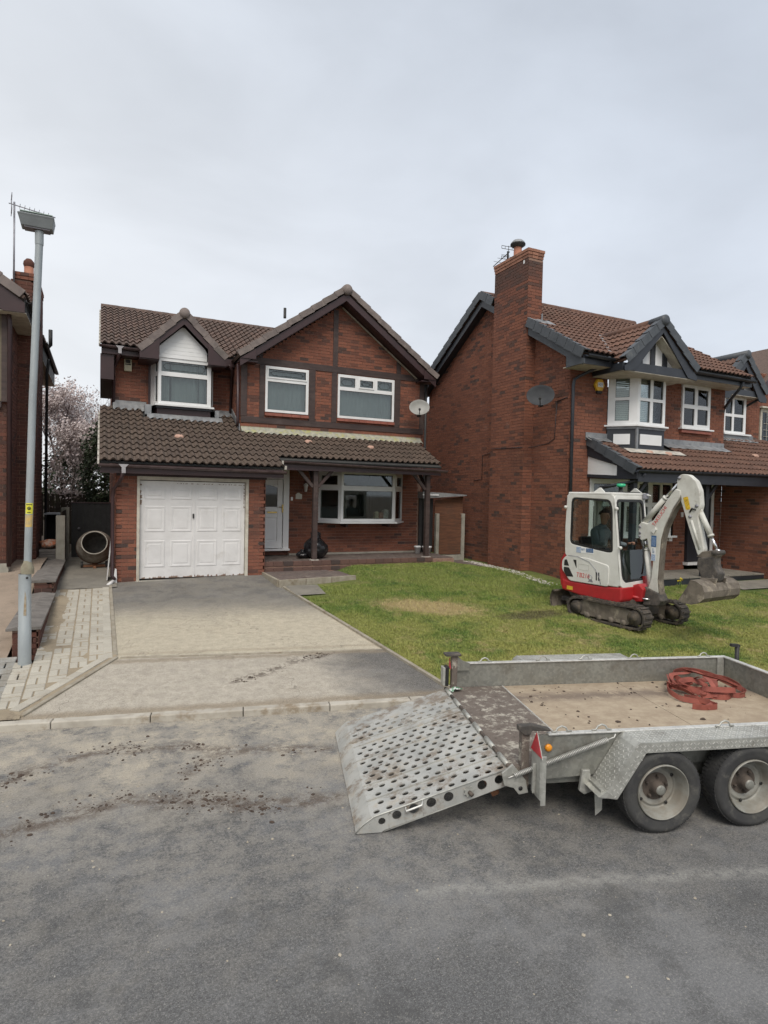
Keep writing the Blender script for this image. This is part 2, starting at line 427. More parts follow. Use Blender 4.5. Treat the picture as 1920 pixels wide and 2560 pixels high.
def deck(parent, pts, m, th=.05, name='roof_deck'):
    """a slab with the given top outline"""
    pts = [Vector(p) for p in pts]; n = (pts[1] - pts[0]).cross(pts[2] - pts[0]).normalized()
    if n.z < 0: pts = pts[::-1]; n = -n
    b = MB(); k = len(pts); b.add([p for p in pts] + [p - n * th for p in pts],
        [tuple(range(k)), tuple(range(k, 2 * k))[::-1]] + [((i + 1) % k, i, k + i, k + (i + 1) % k) for i in range(k)])
    return b.build(name, m, parent)
def verge_tiles(parent, A, B, n, w, h, out, m, name='verge_tile', step=.02):
    """n angle tiles laid from the foot A to the top B of a verge; out = outward unit normal of the gable"""
    A = Vector(A); B = Vector(B); d = (B - A) / n; u = d.normalized(); out = Vector(out)
    up = out.cross(u).normalized()
    if up.z < 0: up = -up
    for i in range(n):
        a = A + d * i
        b = MB(); tn = rnd.random(); L = d.length + .02
        b.obox(a + up * (step * .5 * (1 if i % 1 == 0 else 0)), u, up, out, 0, L, -h, step + .012, 0, .022, tn)
        b.obox(a, u, up, out, 0, L, step - .01, step + .012, -w, 0, tn)
        for k in range(len(b.v)):
            v = Vector(b.v[k]); t = (v - a).dot(u) / L
            b.v[k] = tuple(v + up * (.022 * (1 - t)) + out * .006 * (1 - t))
        b.build(name, m, parent)

# ------------------------------------------------------------------ windows
def window(parent, O, U, N, w, h, cells, fm=None, gm=None, ft=.055, dep=.07, label=None, sash=(), name='window', lead=(), bars=True):
    """O = lower left corner of the frame's outer face, cells = glazed rectangles (u0,u1,v0,v1) in frame coordinates"""
    fm = fm or M['white']; gm = gm or M['glass_net']; O = Vector(O); U = Vector(U).normalized(); N = Vector(N).normalized(); Z = (0, 0, 1)
    us = sorted(set([0, w] + [c[0] for c in cells] + [c[1] for c in cells])); b = MB()
    # frame = everything that is not glass, as column strips
    eps = 1e-6
    for a, c in zip(us[:-1], us[1:]):
        if c - a < .001: continue
        mid = (a + c) / 2; zs = [(0, h)]
        for (p, q, r, s_) in cells:
            if p - eps <= mid <= q + eps:
                nz = []
                for (e0, e1) in zs:
                    if s_ <= e0 or r >= e1: nz.append((e0, e1)); continue
                    if r > e0: nz.append((e0, r))
                    if s_ < e1: nz.append((s_, e1))
                zs = nz
        for (e0, e1) in zs: b.obox(O, U, Z, N, a, c, e0, e1, -dep, 0)
    f = b.build(name, fm, parent, label=label)
    for k in sash:
        p, q, r, s_ = cells[k]; sb = MB(); t = .035
        for (a, c, e0, e1) in ((p - t, q + t, r - t, r), (p - t, q + t, s_, s_ + t), (p - t, p, r, s_), (q, q + t, r, s_)): sb.obox(O, U, Z, N, a, c, e0, e1, -.02, .016)
        sb.build('sash', fm, under(f))
    for i, (p, q, r, s_) in enumerate(cells):
        g = MB(); g.obox(O, U, Z, N, p + .001, q - .001, r + .001, s_ - .001, -dep * .55, -dep * .55 + .008); g.build('pane', M['glass'] if gm is M['glass_net'] else gm, under(f))
        gk = MB(); t = .008
        for (a, c, e0, e1) in ((p, q, r, r + t), (p, q, s_ - t, s_), (p, p + t, r + t, s_ - t), (q - t, q, r + t, s_ - t)): gk.obox(O, U, Z, N, a, c, e0, e1, -dep * .5 + .006, -dep * .5 + .012)
        gk.build('gasket', M['black'], under(f))
    for k in lead:
        p, q, r, s_ = cells[k]; lb = MB(); m_ = .045; rr = .06; pts = []
        for (cx, cz, a0) in ((q - m_ - rr, s_ - m_ - rr, 0), (p + m_ + rr, s_ - m_ - rr, 90), (p + m_ + rr, r + m_ + rr, 180), (q - m_ - rr, r + m_ + rr, 270)):
            for a in (0, 45, 90):
                t = radians(a0 + a); pts.append(O + U * (cx + (rr if True else 0) * (1.0 if a != 45 else .55) * cos(t)) + Vector((0, 0, 1)) * (cz + rr * (1.0 if a != 45 else .55) * sin(t)) + N * (-dep * .5 + .008))
        lb.tube(pts, .005, 4, closed=True); lb.build('leading', M['black'], under(f))
    if gm is M['glass_net']:
        ph = rnd.uniform(0, 6); cb = MB(); nn = max(24, int(w * 60))
        cb.grid(lambda a, c: tuple(O + U * (.02 + (w - .04) * a) + Vector((0, 0, .02 + (h - .04) * c)) + N * (-.16 + .008 * sin(a * w * 46 + ph + 1.3 * sin(a * w * 9)) + .002 * sin(a * w * 110))), nn, 3)
        cb.build('net_curtain', M['net'], under(f))  # folded sheet added behind the panes, its grey standing in for sky reflection
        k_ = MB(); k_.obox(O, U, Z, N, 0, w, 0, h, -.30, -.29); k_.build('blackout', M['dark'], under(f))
    return f
def gutter(parent, A, B, r, m, name='gutter', brackets=0, front=(0, -1, 0)):
    A = Vector(A); B = Vector(B); u = (B - A).normalized(); n = Vector(front); b = MB(); k = 8; L = (B - A).length
    prof = [(cos(pi + pi * i / k) * r, sin(pi + pi * i / k) * r) for i in range(k + 1)] + [(cos(2 * pi - pi * i / k) * (r - .008), sin(2 * pi - pi * i / k) * (r - .008)) for i in range(k + 1)]
    b.prism(prof, A, n, (0, 0, 1), u, 0, L); g = b.build(name, m, parent)
    for i in range(brackets):
        t = (i + .5) / brackets * L; c = MB(); p2 = [(x * 1.07, z * 1.07) for x, z in prof[:k + 1]] + [(x * 1.0, z * 1.0) for x, z in prof[:k + 1]][::-1]
        c.prism(p2, A + u * t, n, (0, 0, 1), u, 0, .03); c.build('gutter_bracket', m, under(g))
    return g
def pipe(parent, pts, r, m, name='downpipe', n=10):
    b = MB(); b.tube(pts, r, n); o = b.build(name, m, parent); return o
# ================================================================== SETTING
def kd(t):
    """distance behind the kerb line, as a shader value"""
    return t.math('SUBTRACT', t.math('ADD', t.axis(1), t.math('MULTIPLY', t.axis(0), .207)), 6.51)
def line_mask(t, pts, w, wob):
    """soft mask along a polyline in plan"""
    out = None
    for (a, b) in zip(pts[:-1], pts[1:]):
        L = sqrt((b[0] - a[0]) ** 2 + (b[1] - a[1]) ** 2); ux, uy = (b[0] - a[0]) / L, (b[1] - a[1]) / L
        dx = t.math('SUBTRACT', t.axis(0), a[0]); dy = t.math('SUBTRACT', t.axis(1), a[1])
        al = t.math('ADD', t.math('MULTIPLY', dx, ux), t.math('MULTIPLY', dy, uy))
        pe = t.math('ABSOLUTE', t.math('ADD', t.math('SUBTRACT', t.math('MULTIPLY', dx, uy), t.math('MULTIPLY', dy, ux)), wob))
        over = t.math('MAXIMUM', t.math('SUBTRACT', t.math('ABSOLUTE', t.math('SUBTRACT', al, L / 2)), L / 2), 0.)
        d = t.math('ADD', pe, over); m_ = t.rng(d, 0, w, 1, 0)
        out = m_ if out is None else t.math('MAXIMUM', out, m_)
    return out
T1 = [(-1.6, 5.0), (-.67, 5.52), (-.32, 5.82), (.14, 5.84), (.68, 5.72), (1.09, 5.44), (1.89, 5.17)]
T2 = [(-1.2, 4.5), (-.48, 4.72), (.17, 4.85), (.76, 4.64), (1.11, 4.38), (1.67, 4.29)]
T3 = [(.61, 5.07), (.87, 5.33), (1.04, 5.46)]
T4 = [(1.46, 7.06), (1.87, 7.24), (2.33, 7.51), (2.93, 7.64)]

def asphalt(name, dust, base=(.104, .105, .106), drive=False):
    t = NT(name); fine = t.math('ADD', t.math('MULTIPLY', t.noise(150, 3, .8), .5), t.math('MULTIPLY', t.noise(48, 5, .8), .5)); mid = t.noise(9, 6, .65); big = t.noise(.9, 6, .6); d = kd(t)
    col = t.mix(t.rng(fine, .38, .62), tuple(x * .55 for x in base), tuple(x * 1.5 for x in base))
    col = t.mix(t.math('MULTIPLY', t.rng(t.noise(.8, 9, .74), .46, .60), .62), col, tuple(x * 1.9 for x in base))
    col = t.mix(t.math('MULTIPLY', t.rng(t.noise(1.3, 8, .74), .50, .64), .6), col, tuple(x * .55 for x in base))
    # chalky scuffs and grit
    col = t.mix(t.math('MULTIPLY', t.rng(t.noise(5.5, 10, .85), .56, .72), .55), col, (.32, .31, .285))
    col = t.mix(t.math('MULTIPLY', t.rng(t.noise(14, 8, .85), .60, .72), .5), col, (.07, .068, .066))
    col = t.mix(t.rng(t.noise(46, 2, .5), .735, .77), col, (.42, .40, .35))
    ndist = t.math('MULTIPLY', t.math('SUBTRACT', t.noise(1.5, 8, .68, dist=.6), .5), 2.6)
    if not drive:
        dd = t.math('ADD', d, ndist)
        m1 = t.math('MULTIPLY', t.rng(dd, -2.3, -.7, 0, 1), .9)
        col = t.mix(t.math('MULTIPLY', m1, t.rng(t.noise(2.6, 11, .84), .40, .56)), col, (.45, .40, .315))
        m2 = t.math('MULTIPLY', t.rng(dd, -4.4, -1.4, 0, 1), .7)
        col = t.mix(t.math('MULTIPLY', m2, t.rng(t.noise(6, 10, .82), .40, .58)), col, (.29, .27, .235))
        streak = line_mask(t, [(1.75, 3.05), (2.8, 2.70), (3.9, 2.33), (5.4, 1.8)], .10, t.math('MULTIPLY', t.math('SUBTRACT', t.noise(6, 5, .6), .5), .12))
        col = t.mix(t.math('MULTIPLY', t.math('MULTIPLY', streak, t.rng(t.noise(9, 9, .84), .40, .54)), .75), col, (.28, .275, .255))
        wob = t.math('MULTIPLY', t.math('SUBTRACT', t.noise(3, 5, .7), .5), .35)
        for pts, w, am in ((T1, .15, .85), (T2, .18, .9), (T3, .12, .6)):
            mk_ = t.math('MULTIPLY', line_mask(t, pts, w, wob), t.rng(t.noise(8, 9, .84), .44, .54))
            col = t.mix(t.math('MULTIPLY', mk_, am), col, (.095, .07, .053))
    else:
        dd = t.math('ADD', d, t.math('MULTIPLY', ndist, .45))
        x_ = t.axis(0)
        # pale sandy middle, darker and cleaner by the garage
        sand = t.math('MULTIPLY', t.rng(d, 1.76, 1.84, 0, 1), t.rng(dd, 3.2, 5.2, 1, 0))
        col = t.mix(t.math('MULTIPLY', sand, t.rng(t.noise(11, 9, .82), .32, .46, .7, .98)), col, t.mix(t.rng(mid, .3, .7), (.60, .535, .405), (.48, .43, .33)))
        low = t.math('MULTIPLY', t.rng(d, 1.78, 1.86, 1, 0), t.rng(t.math('ADD', x_, t.math('MULTIPLY', ndist, .5)), 2.3, 3.3, 1, 0))
        col = t.mix(t.math('MULTIPLY', low, t.rng(t.noise(11, 9, .82), .34, .5, .72, 1)), col, t.mix(t.rng(mid, .3, .7), (.54, .49, .405), (.42, .38, .315)))
        far = t.math('MULTIPLY', t.rng(dd, 3.9, 4.6, 0, 1), t.rng(t.noise(2.6, 9, .8), .42, .56))
        col = t.mix(t.math('MULTIPLY', far, .62), col, (.25, .235, .20))
        ed = t.math('ADD', d, t.math('MULTIPLY', t.math('SUBTRACT', t.noise(4, 6, .7), .5), .22))
        for c_e, w_e, am in ((.17, .16, .75), (1.72, .12, .7), (2.0, .09, .35)):
            col = t.mix(t.math('MULTIPLY', t.rng(t.math('ABSOLUTE', t.math('SUBTRACT', ed, c_e)), 0, w_e, 1, 0), am), col, (.27, .215, .145))
        crk = t.n('ShaderNodeTexVoronoi', feature='DISTANCE_TO_EDGE'); crk.inputs['Scale'].default_value = .33; wv = t.n('ShaderNodeVectorMath', operation='ADD'); t.l(t.pos(), wv.inputs[0]); nv = t.n('ShaderNodeTexNoise'); nv.inputs['Scale'].default_value = 3; t.l(t.pos(), nv.inputs['Vector']); t.l(nv.outputs['Color'], wv.inputs[1]); t.l(wv.outputs[0], crk.inputs['Vector'])
        col = t.mix(t.rng(crk.outputs['Distance'], 0, .004, .55, 0), col, (.10, .085, .065))
        br = t.math('MULTIPLY', t.rng(t.noise(2.4, 6, .65), .5, .66), t.rng(dd, .0, .35, 1, .25))
        col = t.mix(t.math('MULTIPLY', br, .5), col, (.24, .19, .125))
        wob = t.math('MULTIPLY', t.math('SUBTRACT', t.noise(3, 5, .7), .5), .3)
        mk_ = t.math('MULTIPLY', line_mask(t, T4, .14, wob), t.rng(t.noise(9, 6, .8), .47, .55))
        col = t.mix(t.math('MULTIPLY', mk_, .8), col, (.085, .06, .042))
        sc_ = line_mask(t, [(.5, 7.0), (2.4, 7.9)], .05, t.math('MULTIPLY', wob, .2))
        col = t.mix(t.math('MULTIPLY', sc_, .35), col, (.42, .39, .31))
        col = t.mix(t.math('MULTIPLY', t.rng(fine, .35, .7, .28, 0), 1.0), col, (.1, .09, .08))
    sp = t.noise(75, 4, .82); col = t.mix(t.rng(sp, .40, .52, .32, 0), col, (.07, .066, .06)); col = t.mix(t.rng(sp, .54, .64, 0, .24), col, (.50, .47, .41))
    t.color(col); t.rough(t.rng(mid, .2, .8, .82, .98)); t.bump(t.math('ADD', fine, t.math('MULTIPLY', t.noise(420, 2, .5), .6)), .55, .006)
    return t.m
M['road'] = asphalt('worn_road_asphalt', True)
M['drive'] = asphalt('dusty_driveway_tarmac', True, (.125, .12, .112), True)
def sandy(name, a, b, c):
    t = NT(name); col = t.mix(t.rng(t.noise(2.6, 7, .7), .38, .64), a, b); col = t.mix(t.rng(t.noise(6, 6, .7), .55, .74), col, c)
    col = t.mix(t.rng(t.noise(160, 3, .7), .35, .7, .3, 0), col, (.1, .08, .06))
    t.color(col); t.rough(.97); t.bump(t.noise(90, 6, .75), .5, .006); return t.m
M['sand'] = sandy('spilled_building_sand', (.36, .30, .21), (.29, .24, .17), (.15, .115, .082))
M['earth'] = sandy('earth', (.13, .10, .07), (.09, .07, .05), (.12, .12, .06))
M['path_conc'] = sandy('grey_path_concrete', (.25, .235, .20), (.19, .18, .155), (.13, .12, .10))
M['nb_drive'] = sandy('pinkish_neighbour_paving', (.36, .285, .22), (.30, .24, .185), (.22, .17, .13))
M['kerb'] = mat('pale_kerb_concrete', (.46, .43, .37), .9, (.35, .32, .27), 5, bump=.5, grime=(.24, .19, .13), gs=3, glo=.5, ghi=.68)
M['edging'] = mat('edging_concrete', (.33, .30, .24), .92, (.25, .22, .17), 9, bump=.5, grime=(.18, .14, .09), gs=4)
M['block'] = None
def block_mat(name, a, b, dust, lo=.42, hi=.6):
    t = NT(name); tone = t.attr('tone'); col = t.mix(tone, a, b)
    col = t.mix(t.rng(t.noise(3.4, 7, .72), lo, hi), col, dust); col = t.mix(t.rng(t.noise(130, 3, .7), .4, .72, .25, 0), col, (.08, .07, .06))
    t.color(col); t.rough(.93); t.bump(t.noise(80, 5, .7), .5, .004); return t.m
M['block'] = block_mat('buff_paving_block', (.52, .49, .415), (.44, .41, .345), (.31, .26, .19), .52, .76)
M['block_grey'] = block_mat('pale_grey_paving_block', (.42, .41, .38), (.33, .33, .31), (.28, .26, .22))
M['patio_block'] = block_mat('weathered_patio_block', (.155, .115, .10), (.115, .09, .082), (.20, .17, .145), .48, .68)

def lawn_col(t, g1, g2, yl, dry):
    n1 = t.noise(.9, 7, .7); n2 = t.noise(4.5, 6, .7); x, y = t.axis(0), t.axis(1)
    col = t.mix(t.rng(n2, .35, .68), g1, g2)
    front = t.rng(kd(t), .3, 6.2, 1.0, .42)      # the street side is mossier and yellower
    col = t.mix(t.math('MULTIPLY', t.rng(n1, .36, .56), front), col, yl)
    col = t.mix(t.math('MULTIPLY', t.rng(t.noise(2.3, 6, .75), .52, .66), t.math('MULTIPLY', front, .7)), col, dry)
    dx = t.math('DIVIDE', t.math('SUBTRACT', x, 5.35), .85); dy = t.math('DIVIDE', t.math('SUBTRACT', t.math('ADD', y, t.math('MULTIPLY', x, .45)), 11.8), .55)
    r = t.math('SQRT', t.math('ADD', t.math('MULTIPLY', dx, dx), t.math('MULTIPLY', dy, dy)))
    r = t.math('ADD', r, t.math('MULTIPLY', t.math('SUBTRACT', t.noise(5, 8, .8), .5), 2.2))
    col = t.mix(t.rng(r, .6, 1.35, .95, 0), col, dry)
    dx = t.math('DIVIDE', t.math('SUBTRACT', x, 6.9), .8); dy = t.math('DIVIDE', t.math('SUBTRACT', y, 8.35), .25)
    r = t.math('SQRT', t.math('ADD', t.math('MULTIPLY', dx, dx), t.math('MULTIPLY', dy, dy)))
    r = t.math('ADD', r, t.math('MULTIPLY', t.math('SUBTRACT', t.noise(5, 6, .8), .5), 1.6))
    col = t.mix(t.rng(r, .5, 1.2, .85, 0), col, (.095, .075, .045))
    return col
t = NT('mossy_lawn'); t.color(lawn_col(t, (.05, .10, .015), (.08, .135, .022), (.235, .225, .065), (.37, .285, .14))); t.rough(1.0); t.bump(t.noise(60, 6, .8), 1.0, .03); M['lawn'] = t.m
t = NT('grass_blade'); c_ = lawn_col(t, (.08, .16, .022), (.13, .215, .036), (.34, .34, .10), (.50, .39, .21))
c_ = t.mix(t.attr('tone'), c_, t.mix(.5, c_, (.32, .34, .12))); t.color(c_); t.rough(.75); t.b.inputs['Specular IOR Level'].default_value = .2; M['grass'] = t.m

def sheet(name, fn, nu, nv, m, kind='structure', parent=None):
    b = MB(); b.grid(fn, nu, nv); o = b.build(name, m, parent, kind=kind); return o
def lerp(a, b, t): return a + (b - a) * t
# far ground, one sheet to the horizon
gx = [-900, -300, -100, -40, -20] + [-14 + 2 * i for i in range(22)] + [40, 80, 200, 900]
gy = [-900, -200, -60, -20, -5, 0, 3] + [4 + 1 * i for i in range(18)] + [26, 34, 50, 100, 300, 900]
b = MB(); b.add([(x, y, zg(x, y - 1.6) - .09) for y in gy for x in gx], [(j * len(gx) + i, j * len(gx) + i + 1, (j + 1) * len(gx) + i + 1, (j + 1) * len(gx) + i) for j in range(len(gy) - 1) for i in range(len(gx) - 1)], smooth=True)
b.build('ground', M['earth'], kind='structure')
sheet('road', lambda u, v: (lerp(-45, 45, u), lerp(-9, kerb_y(lerp(-45, 45, u)), v), 0), 60, 10, M['road'])
def noz(x, y, s, a): return a * noise.noise(Vector((x * s, y * s, 3.3)))
# driveway
def xl(y): return -.75 + (y - 6.80) * (.97 / 1.59) if y < 8.39 else .2
def xr(y): return 3.72 - (y - 6.0) * .075 if y < 11.7 else 3.27
def drv(u, v):
    y = lerp(5.7, 13.0, v); y0 = y
    x = lerp(xl(max(y, 6.7)), xr(y), u); y = max(y0, kerb_y(x) + .10)
    return (x, y, zg(x, y) - .003 + noz(x, y, .9, .006) * min(1, (y - kerb_y(x) - .1)))
sheet('driveway', drv, 40, 80, M['drive'])
# kerb of long stones
kerb = thing('kerb', None, None, (0, kerb_y(0), 0)); tag(kerb, kind='structure')
ku = Vector((1, -.207, 0)).normalized(); kv = Vector((.207, 1, 0)).normalized()
for i in range(-9, 14):
    a = Vector((-.42, kerb_y(-.42), 0)) + ku * (.915 * i); b = MB(); L = .908
    zt = .068 + rnd.uniform(-.002, .002)
    b.obox(a, ku, (0, 0, 1), -kv, 0, L, -.1, zt, -.115, 0, rnd.random())
    b.build('kerb_stone', M['kerb'], kerb, bevel=.012)
# sand and concrete beside the drive
def sand_f(u, v):
    y = lerp(6.55, 12.42, v); x = lerp(lerp(-1.06, -.72, min(1, v * 3)), max(-.70, xl(y)), u); y = max(y, kerb_y(x) + .1)
    return (x, y, zg(x, y) + .0105 + noz(x, y, 2.4, .010) + .011 * max(0, min(1, (-.42 - x) * 6)) * max(0, min(1, (y - 8.6) * 2)) + noz(x, y, 14, .0015))
sheet('sandy_path', sand_f, 40, 170, M['sand'])
sheet('concrete_path', lambda u, v: (lerp(-.74, .30, u), lerp(12.40, 21, v), zg(0, lerp(12.40, 21, v)) + .018 + noz(u * 2, v * 8, 2, .004)), 8, 30, M['path_conc'])
sheet('neighbour_driveway', lambda u, v: (lerp(-14, -1.04, u), lerp(kerb_y(lerp(-14, -1.04, u)) + .115, 22, v), zg(lerp(-14, -1.04, u), lerp(6.9, 22, v)) + .012 + .24 * max(0, min(1, (lerp(6.9, 22, v) - 10) / 3.5))), 20, 40, M['nb_drive'])
# paving blocks of the side path, laid in pairs (basket weave)
BLK = {}
def block_mesh(l, w, h, tn, m, key):
    k = (round(l, 3), round(w, 3), tn, key)
    if k not in BLK:
        b = MB(); c = .006
        lo = [(-l / 2, -w / 2), (l / 2, -w / 2), (l / 2, w / 2), (-l / 2, w / 2)]; hi = [(x - c * (1 if x > 0 else -1), y - c * (1 if y > 0 else -1)) for x, y in lo]
        b.add([(x, y, -.03) for x, y in lo] + [(x, y, h - .005) for x, y in lo] + [(x, y, h) for x, y in hi],
              [(8, 9, 10, 11)] + [(4 + i, 4 + (i + 1) % 4, 8 + (i + 1) % 4, 8 + i) for i in range(4)] + [(i, (i + 1) % 4, 4 + (i + 1) % 4, 4 + i) for i in range(4)], tn)
        BLK[k] = b.mesh('paving_block', m)
    return BLK[k]
def lay_block(parent, x, y, z, rz, l=.187, w=.087, m='block', slope=.071):
    me = block_mesh(l, w, .0, round(rnd.random() * 4) / 4, M[m], m)
    mw = Matrix.Translation((x, y, z + rnd.uniform(-.003, .003))) @ Matrix.Rotation(math.atan(slope), 4, 'X') @ Matrix.Rotation(rz + rnd.uniform(-.02, .02), 4, 'Z')
    return piece('paving_block', me, parent, mw)
pave = thing('block_path', None, None, (-.3, 9, .2)); tag(pave, kind='structure'); nb = 0
for j in range(0, 29):
    for i in range(0, 5):
        cx, cy = -.02 - .205 * i, 6.95 + .205 * j
        if cx > xl(cy) - .22 or cx < -.80 - (.1 if cy < 8.4 else 0): continue
        if cy < kerb_y(cx) + .25 or cy > 12.35: continue
        if (i + j) % 2 == 0:
            for s in (-1, 1): lay_block(pave, cx, cy + s * .0515, zg(cx, cy + s * .0515) + .019, 0); nb += 1
        else:
            for s in (-1, 1): lay_block(pave, cx + s * .0515, cy, zg(cx, cy) + .019, pi / 2); nb += 1
y = 8.42
while y < 12.4: lay_block(pave, .105, y, zg(0, y) + .022, pi / 2, .19, .108); y += .206; nb += 1
for k in range(9):
    f_ = (k + .5) / 9; x = lerp(-.77, .08, f_); y = lerp(6.98, 8.37, f_); lay_block(pave, x, y, zg(x, y) + .022, math.atan2(1.59, .97), .178, .105); nb += 1
# pale blocks of the footway in front of the neighbour
foot = thing('footway_blocks', None, None, (-1.3, 7.5, .1)); tag(foot, kind='structure')
for j in range(9):
    for i in range(6):
        cx, cy = -1.02 - .205 * i, 6.98 + .205 * j
        if cy < kerb_y(cx) + .2: continue
        for s in (-1, 1): lay_block(foot, cx + (s * .0515 if (i + j) % 2 else 0), cy + (0 if (i + j) % 2 else s * .0515), zg(cx, cy) + .024, pi / 2 if (i + j) % 2 else 0, m='block_grey')
# thin concrete edgings
edg = thing('drive_edging', None, None, (.2, 9, .2)); tag(edg, kind='structure')
def strip(pts, w, h, n):
    for (a, b_) in zip(pts[:-1], pts[1:]):
        L = (Vector(b_) - Vector(a)).length; k = max(1, int(L / .91))
        for i in range(k):
            p, q = [lerp(a[0], b_[0], (i + .004) / k), lerp(a[1], b_[1], (i + .004) / k)], [lerp(a[0], b_[0], (i + .994) / k), lerp(a[1], b_[1], (i + .994) / k)]
            m_ = MB(); m_.bar((*p, zg(*p) + h), (*q, zg(*q) + h), w, .09); m_.build('edging_strip', M['edging'], edg, bevel=.006)
strip([(.19, 12.6, 0)[:2], (.19, 8.42)], .05, -.026, 0)
strip([(.21, 8.34), (-.70, 6.83)], .05, -.026, 0)
strip([(.24, 8.32), (1.19, 8.09), (3.50, 7.56)], .045, -.034, 0)
strip([(3.30, 11.55), (3.62, 7.6), (3.74, 6.0)], .05, -.012, 0)
def lz(x, y): return zg(x, y) + .006 + noz(x, y, 2.2, .012) + .125 * max(0, min(1, (y - 11.3) / 1.6)) * max(0, min(1, (8.7 - x) / .8)) * max(0, min(1, (x - 4.95) / .35))
# lawn sheet and blades
def lwn(u, v):
    y = lerp(2.6, 17.5, v); x = lerp(3.33 + max(0, (11.6 - y)) * .072, 22, u); y = max(y, kerb_y(x) + .12)
    return (x, y, lz(x, y))
sheet('lawn', lwn, 90, 80, M['lawn'])
def in_lawn(x, y):
    if y < kerb_y(x) + .13 or x < 3.345 + .05 * noise.noise(Vector((x * 0, y * 4, 2))) + max(0, (11.6 - y)) * .072: return False
    if x < 5.0 and y > 11.55: return False
    if x < 3.95 and y > 10.6: return False
    if y > 12.92 or (x > 8.05 and y > 12.9): return False
    if x > 9.15 and y > 10.2: return False
    if x > 9.0 and y > 11.3: return False
    if x > 11.3 and y > 9.35: return False
    if x > 12.5 and y > 8.5 - (x - 12.5) * .2: return False
    return x < 14.6
rs = np.random.RandomState(3)
vv = []; ff = []; tn = []; n = 0
while n < 200000:
    u_ = rs.rand(60000, 2); xs = 3.3 + u_[:, 0] * 11; ys = 3.6 + u_[:, 1] * 9.4
    for x, y in zip(xs, ys):
        d2 = x * x + y * y
        if rs.rand() > 60. / d2 or not in_lawn(x, y): continue
        z = lz(x, y)
        cl = noise.noise(Vector((x * 3, y * 3, 0)))
        if ((x - 5.35) / .85) ** 2 + ((y + x * .45 - 11.8) / .55) ** 2 < .8 + 1.5 * cl and rs.rand() < .6: continue
        a = rs.rand() * 6.283; h = (.014 + .020 * rs.rand()) * (1 + .8 * cl) * (1.15 if y > 9 else .85); w = .0042 + .004 * rs.rand(); lx, ly = (rs.rand() - .5) * .05, (rs.rand() - .5) * .05
        k = len(vv); vv.append((x - w * cos(a), y - w * sin(a), z - .004)); vv.append((x + w * cos(a), y + w * sin(a), z - .004)); vv.append((x + lx, y + ly, z + h)); ff.append((k, k + 1, k + 2)); tn.append(rs.rand()); n += 1
        if n >= 200000: break
gb = MB(); gb.v = vv; gb.f = ff; gb.tone = tn; gb.mi = [0] * n; gb.sm = [False] * n
gb.build('grass', M['grass'], kind='stuff')
# mud and grit
M['mud'] = mat('damp_mud', (.075, .052, .038), .9, (.045, .032, .025), 20, bump=.6, bscale=90)
M['grit'] = mat('pale_grit', (.42, .38, .31), .95, (.30, .26, .2), 20)
def clod(b, x, y, z, r, seed):
    ico = [(0, 0, 1)] + [(.9 * cos(k * 1.2566), .9 * sin(k * 1.2566), .25) for k in range(5)] + [(cos(k * 1.2566 + .6), sin(k * 1.2566 + .6), -.35) for k in range(5)]
    rr = random.Random(seed); vs = []
    sx, sy, sz, a = rr.uniform(.7, 1.5), rr.uniform(.6, 1.1), rr.uniform(.3, .75), rr.uniform(0, 6)
    for p in ico:
        q = rr.uniform(.75, 1.2); px, py = p[0] * sx * q * r, p[1] * sy * q * r
        vs.append((x + px * cos(a) - py * sin(a), y + px * sin(a) + py * cos(a), z + (p[2] * sz * q + .2) * r))
    fs = [(0, 1 + k, 1 + (k + 1) % 5) for k in range(5)] + [(1 + k, 6 + k, 1 + (k + 1) % 5) for k in range(5)] + [(1 + (k + 1) % 5, 6 + k, 6 + (k + 1) % 5) for k in range(5)] + [(6 + k, 6 + (k + 4) % 5, 1 + k) for k in range(0)]
    b.add(vs, fs, rr.random(), smooth=False)
mb = MB()
for pts, cnt, wd in ((T1, 620, .10), (T2, 700, .12), (T3, 120, .08), (T4, 180, .08)):
    for i in range(cnt):
        s_ = rnd.random() * (len(pts) - 1); k = int(s_); f_ = s_ - k; x = lerp(pts[k][0], pts[k + 1][0], f_) + rnd.gauss(0, wd); y = lerp(pts[k][1], pts[k + 1][1], f_) + rnd.gauss(0, wd * .8)
        if noise.noise(Vector((x * 2.5, y * 2.5, 1))) < -.1: continue
        clod(mb, x, y, zg(x, y) if y > kerb_y(x) + .1 else 0, rnd.choice((.003, .004, .005, .006, .007, .009, .015)) * rnd.uniform(.6, 1.3), i)
mb.build('scattered_mud', M['mud'], kind='stuff')
mb = MB()
for i in range(620):
    x = rnd.uniform(-1.6, 6); y = rnd.uniform(1.2, 6)
    if y > kerb_y(x) - .05: continue
    clod(mb, x, y, 0, rnd.choice((.002, .003, .003, .004, .005, .008)), i)
for (x, y) in ((1.72, 3.06), (1.07, 3.92), (.91, 3.95), (2.62, 2.44), (1.12, 2.78), (2.37, 2.38)): clod(mb, x, y, .002, .011, int(x * 100))
mb.build('loose_grit', M['grit'], kind='stuff')
# ================================================================== MAIN HOUSE
X_, Y_, Z_ = Vector((1, 0, 0)), Vector((0, 1, 0)), Vector((0, 0, 1)); FR = Vector((0, -1, 0)); LF = Vector((-1, 0, 0))
H = thing('detached_house', 'middle brick house with a white garage door, brown tiled porch roof and wide front gable', 'house', (1.8, 14, .5))
S1 = .487
def lowz(y): return 2.87 + S1 * (y - 12.6)
B = Bricks(H, M['brick'], M['mortar'], 'a')
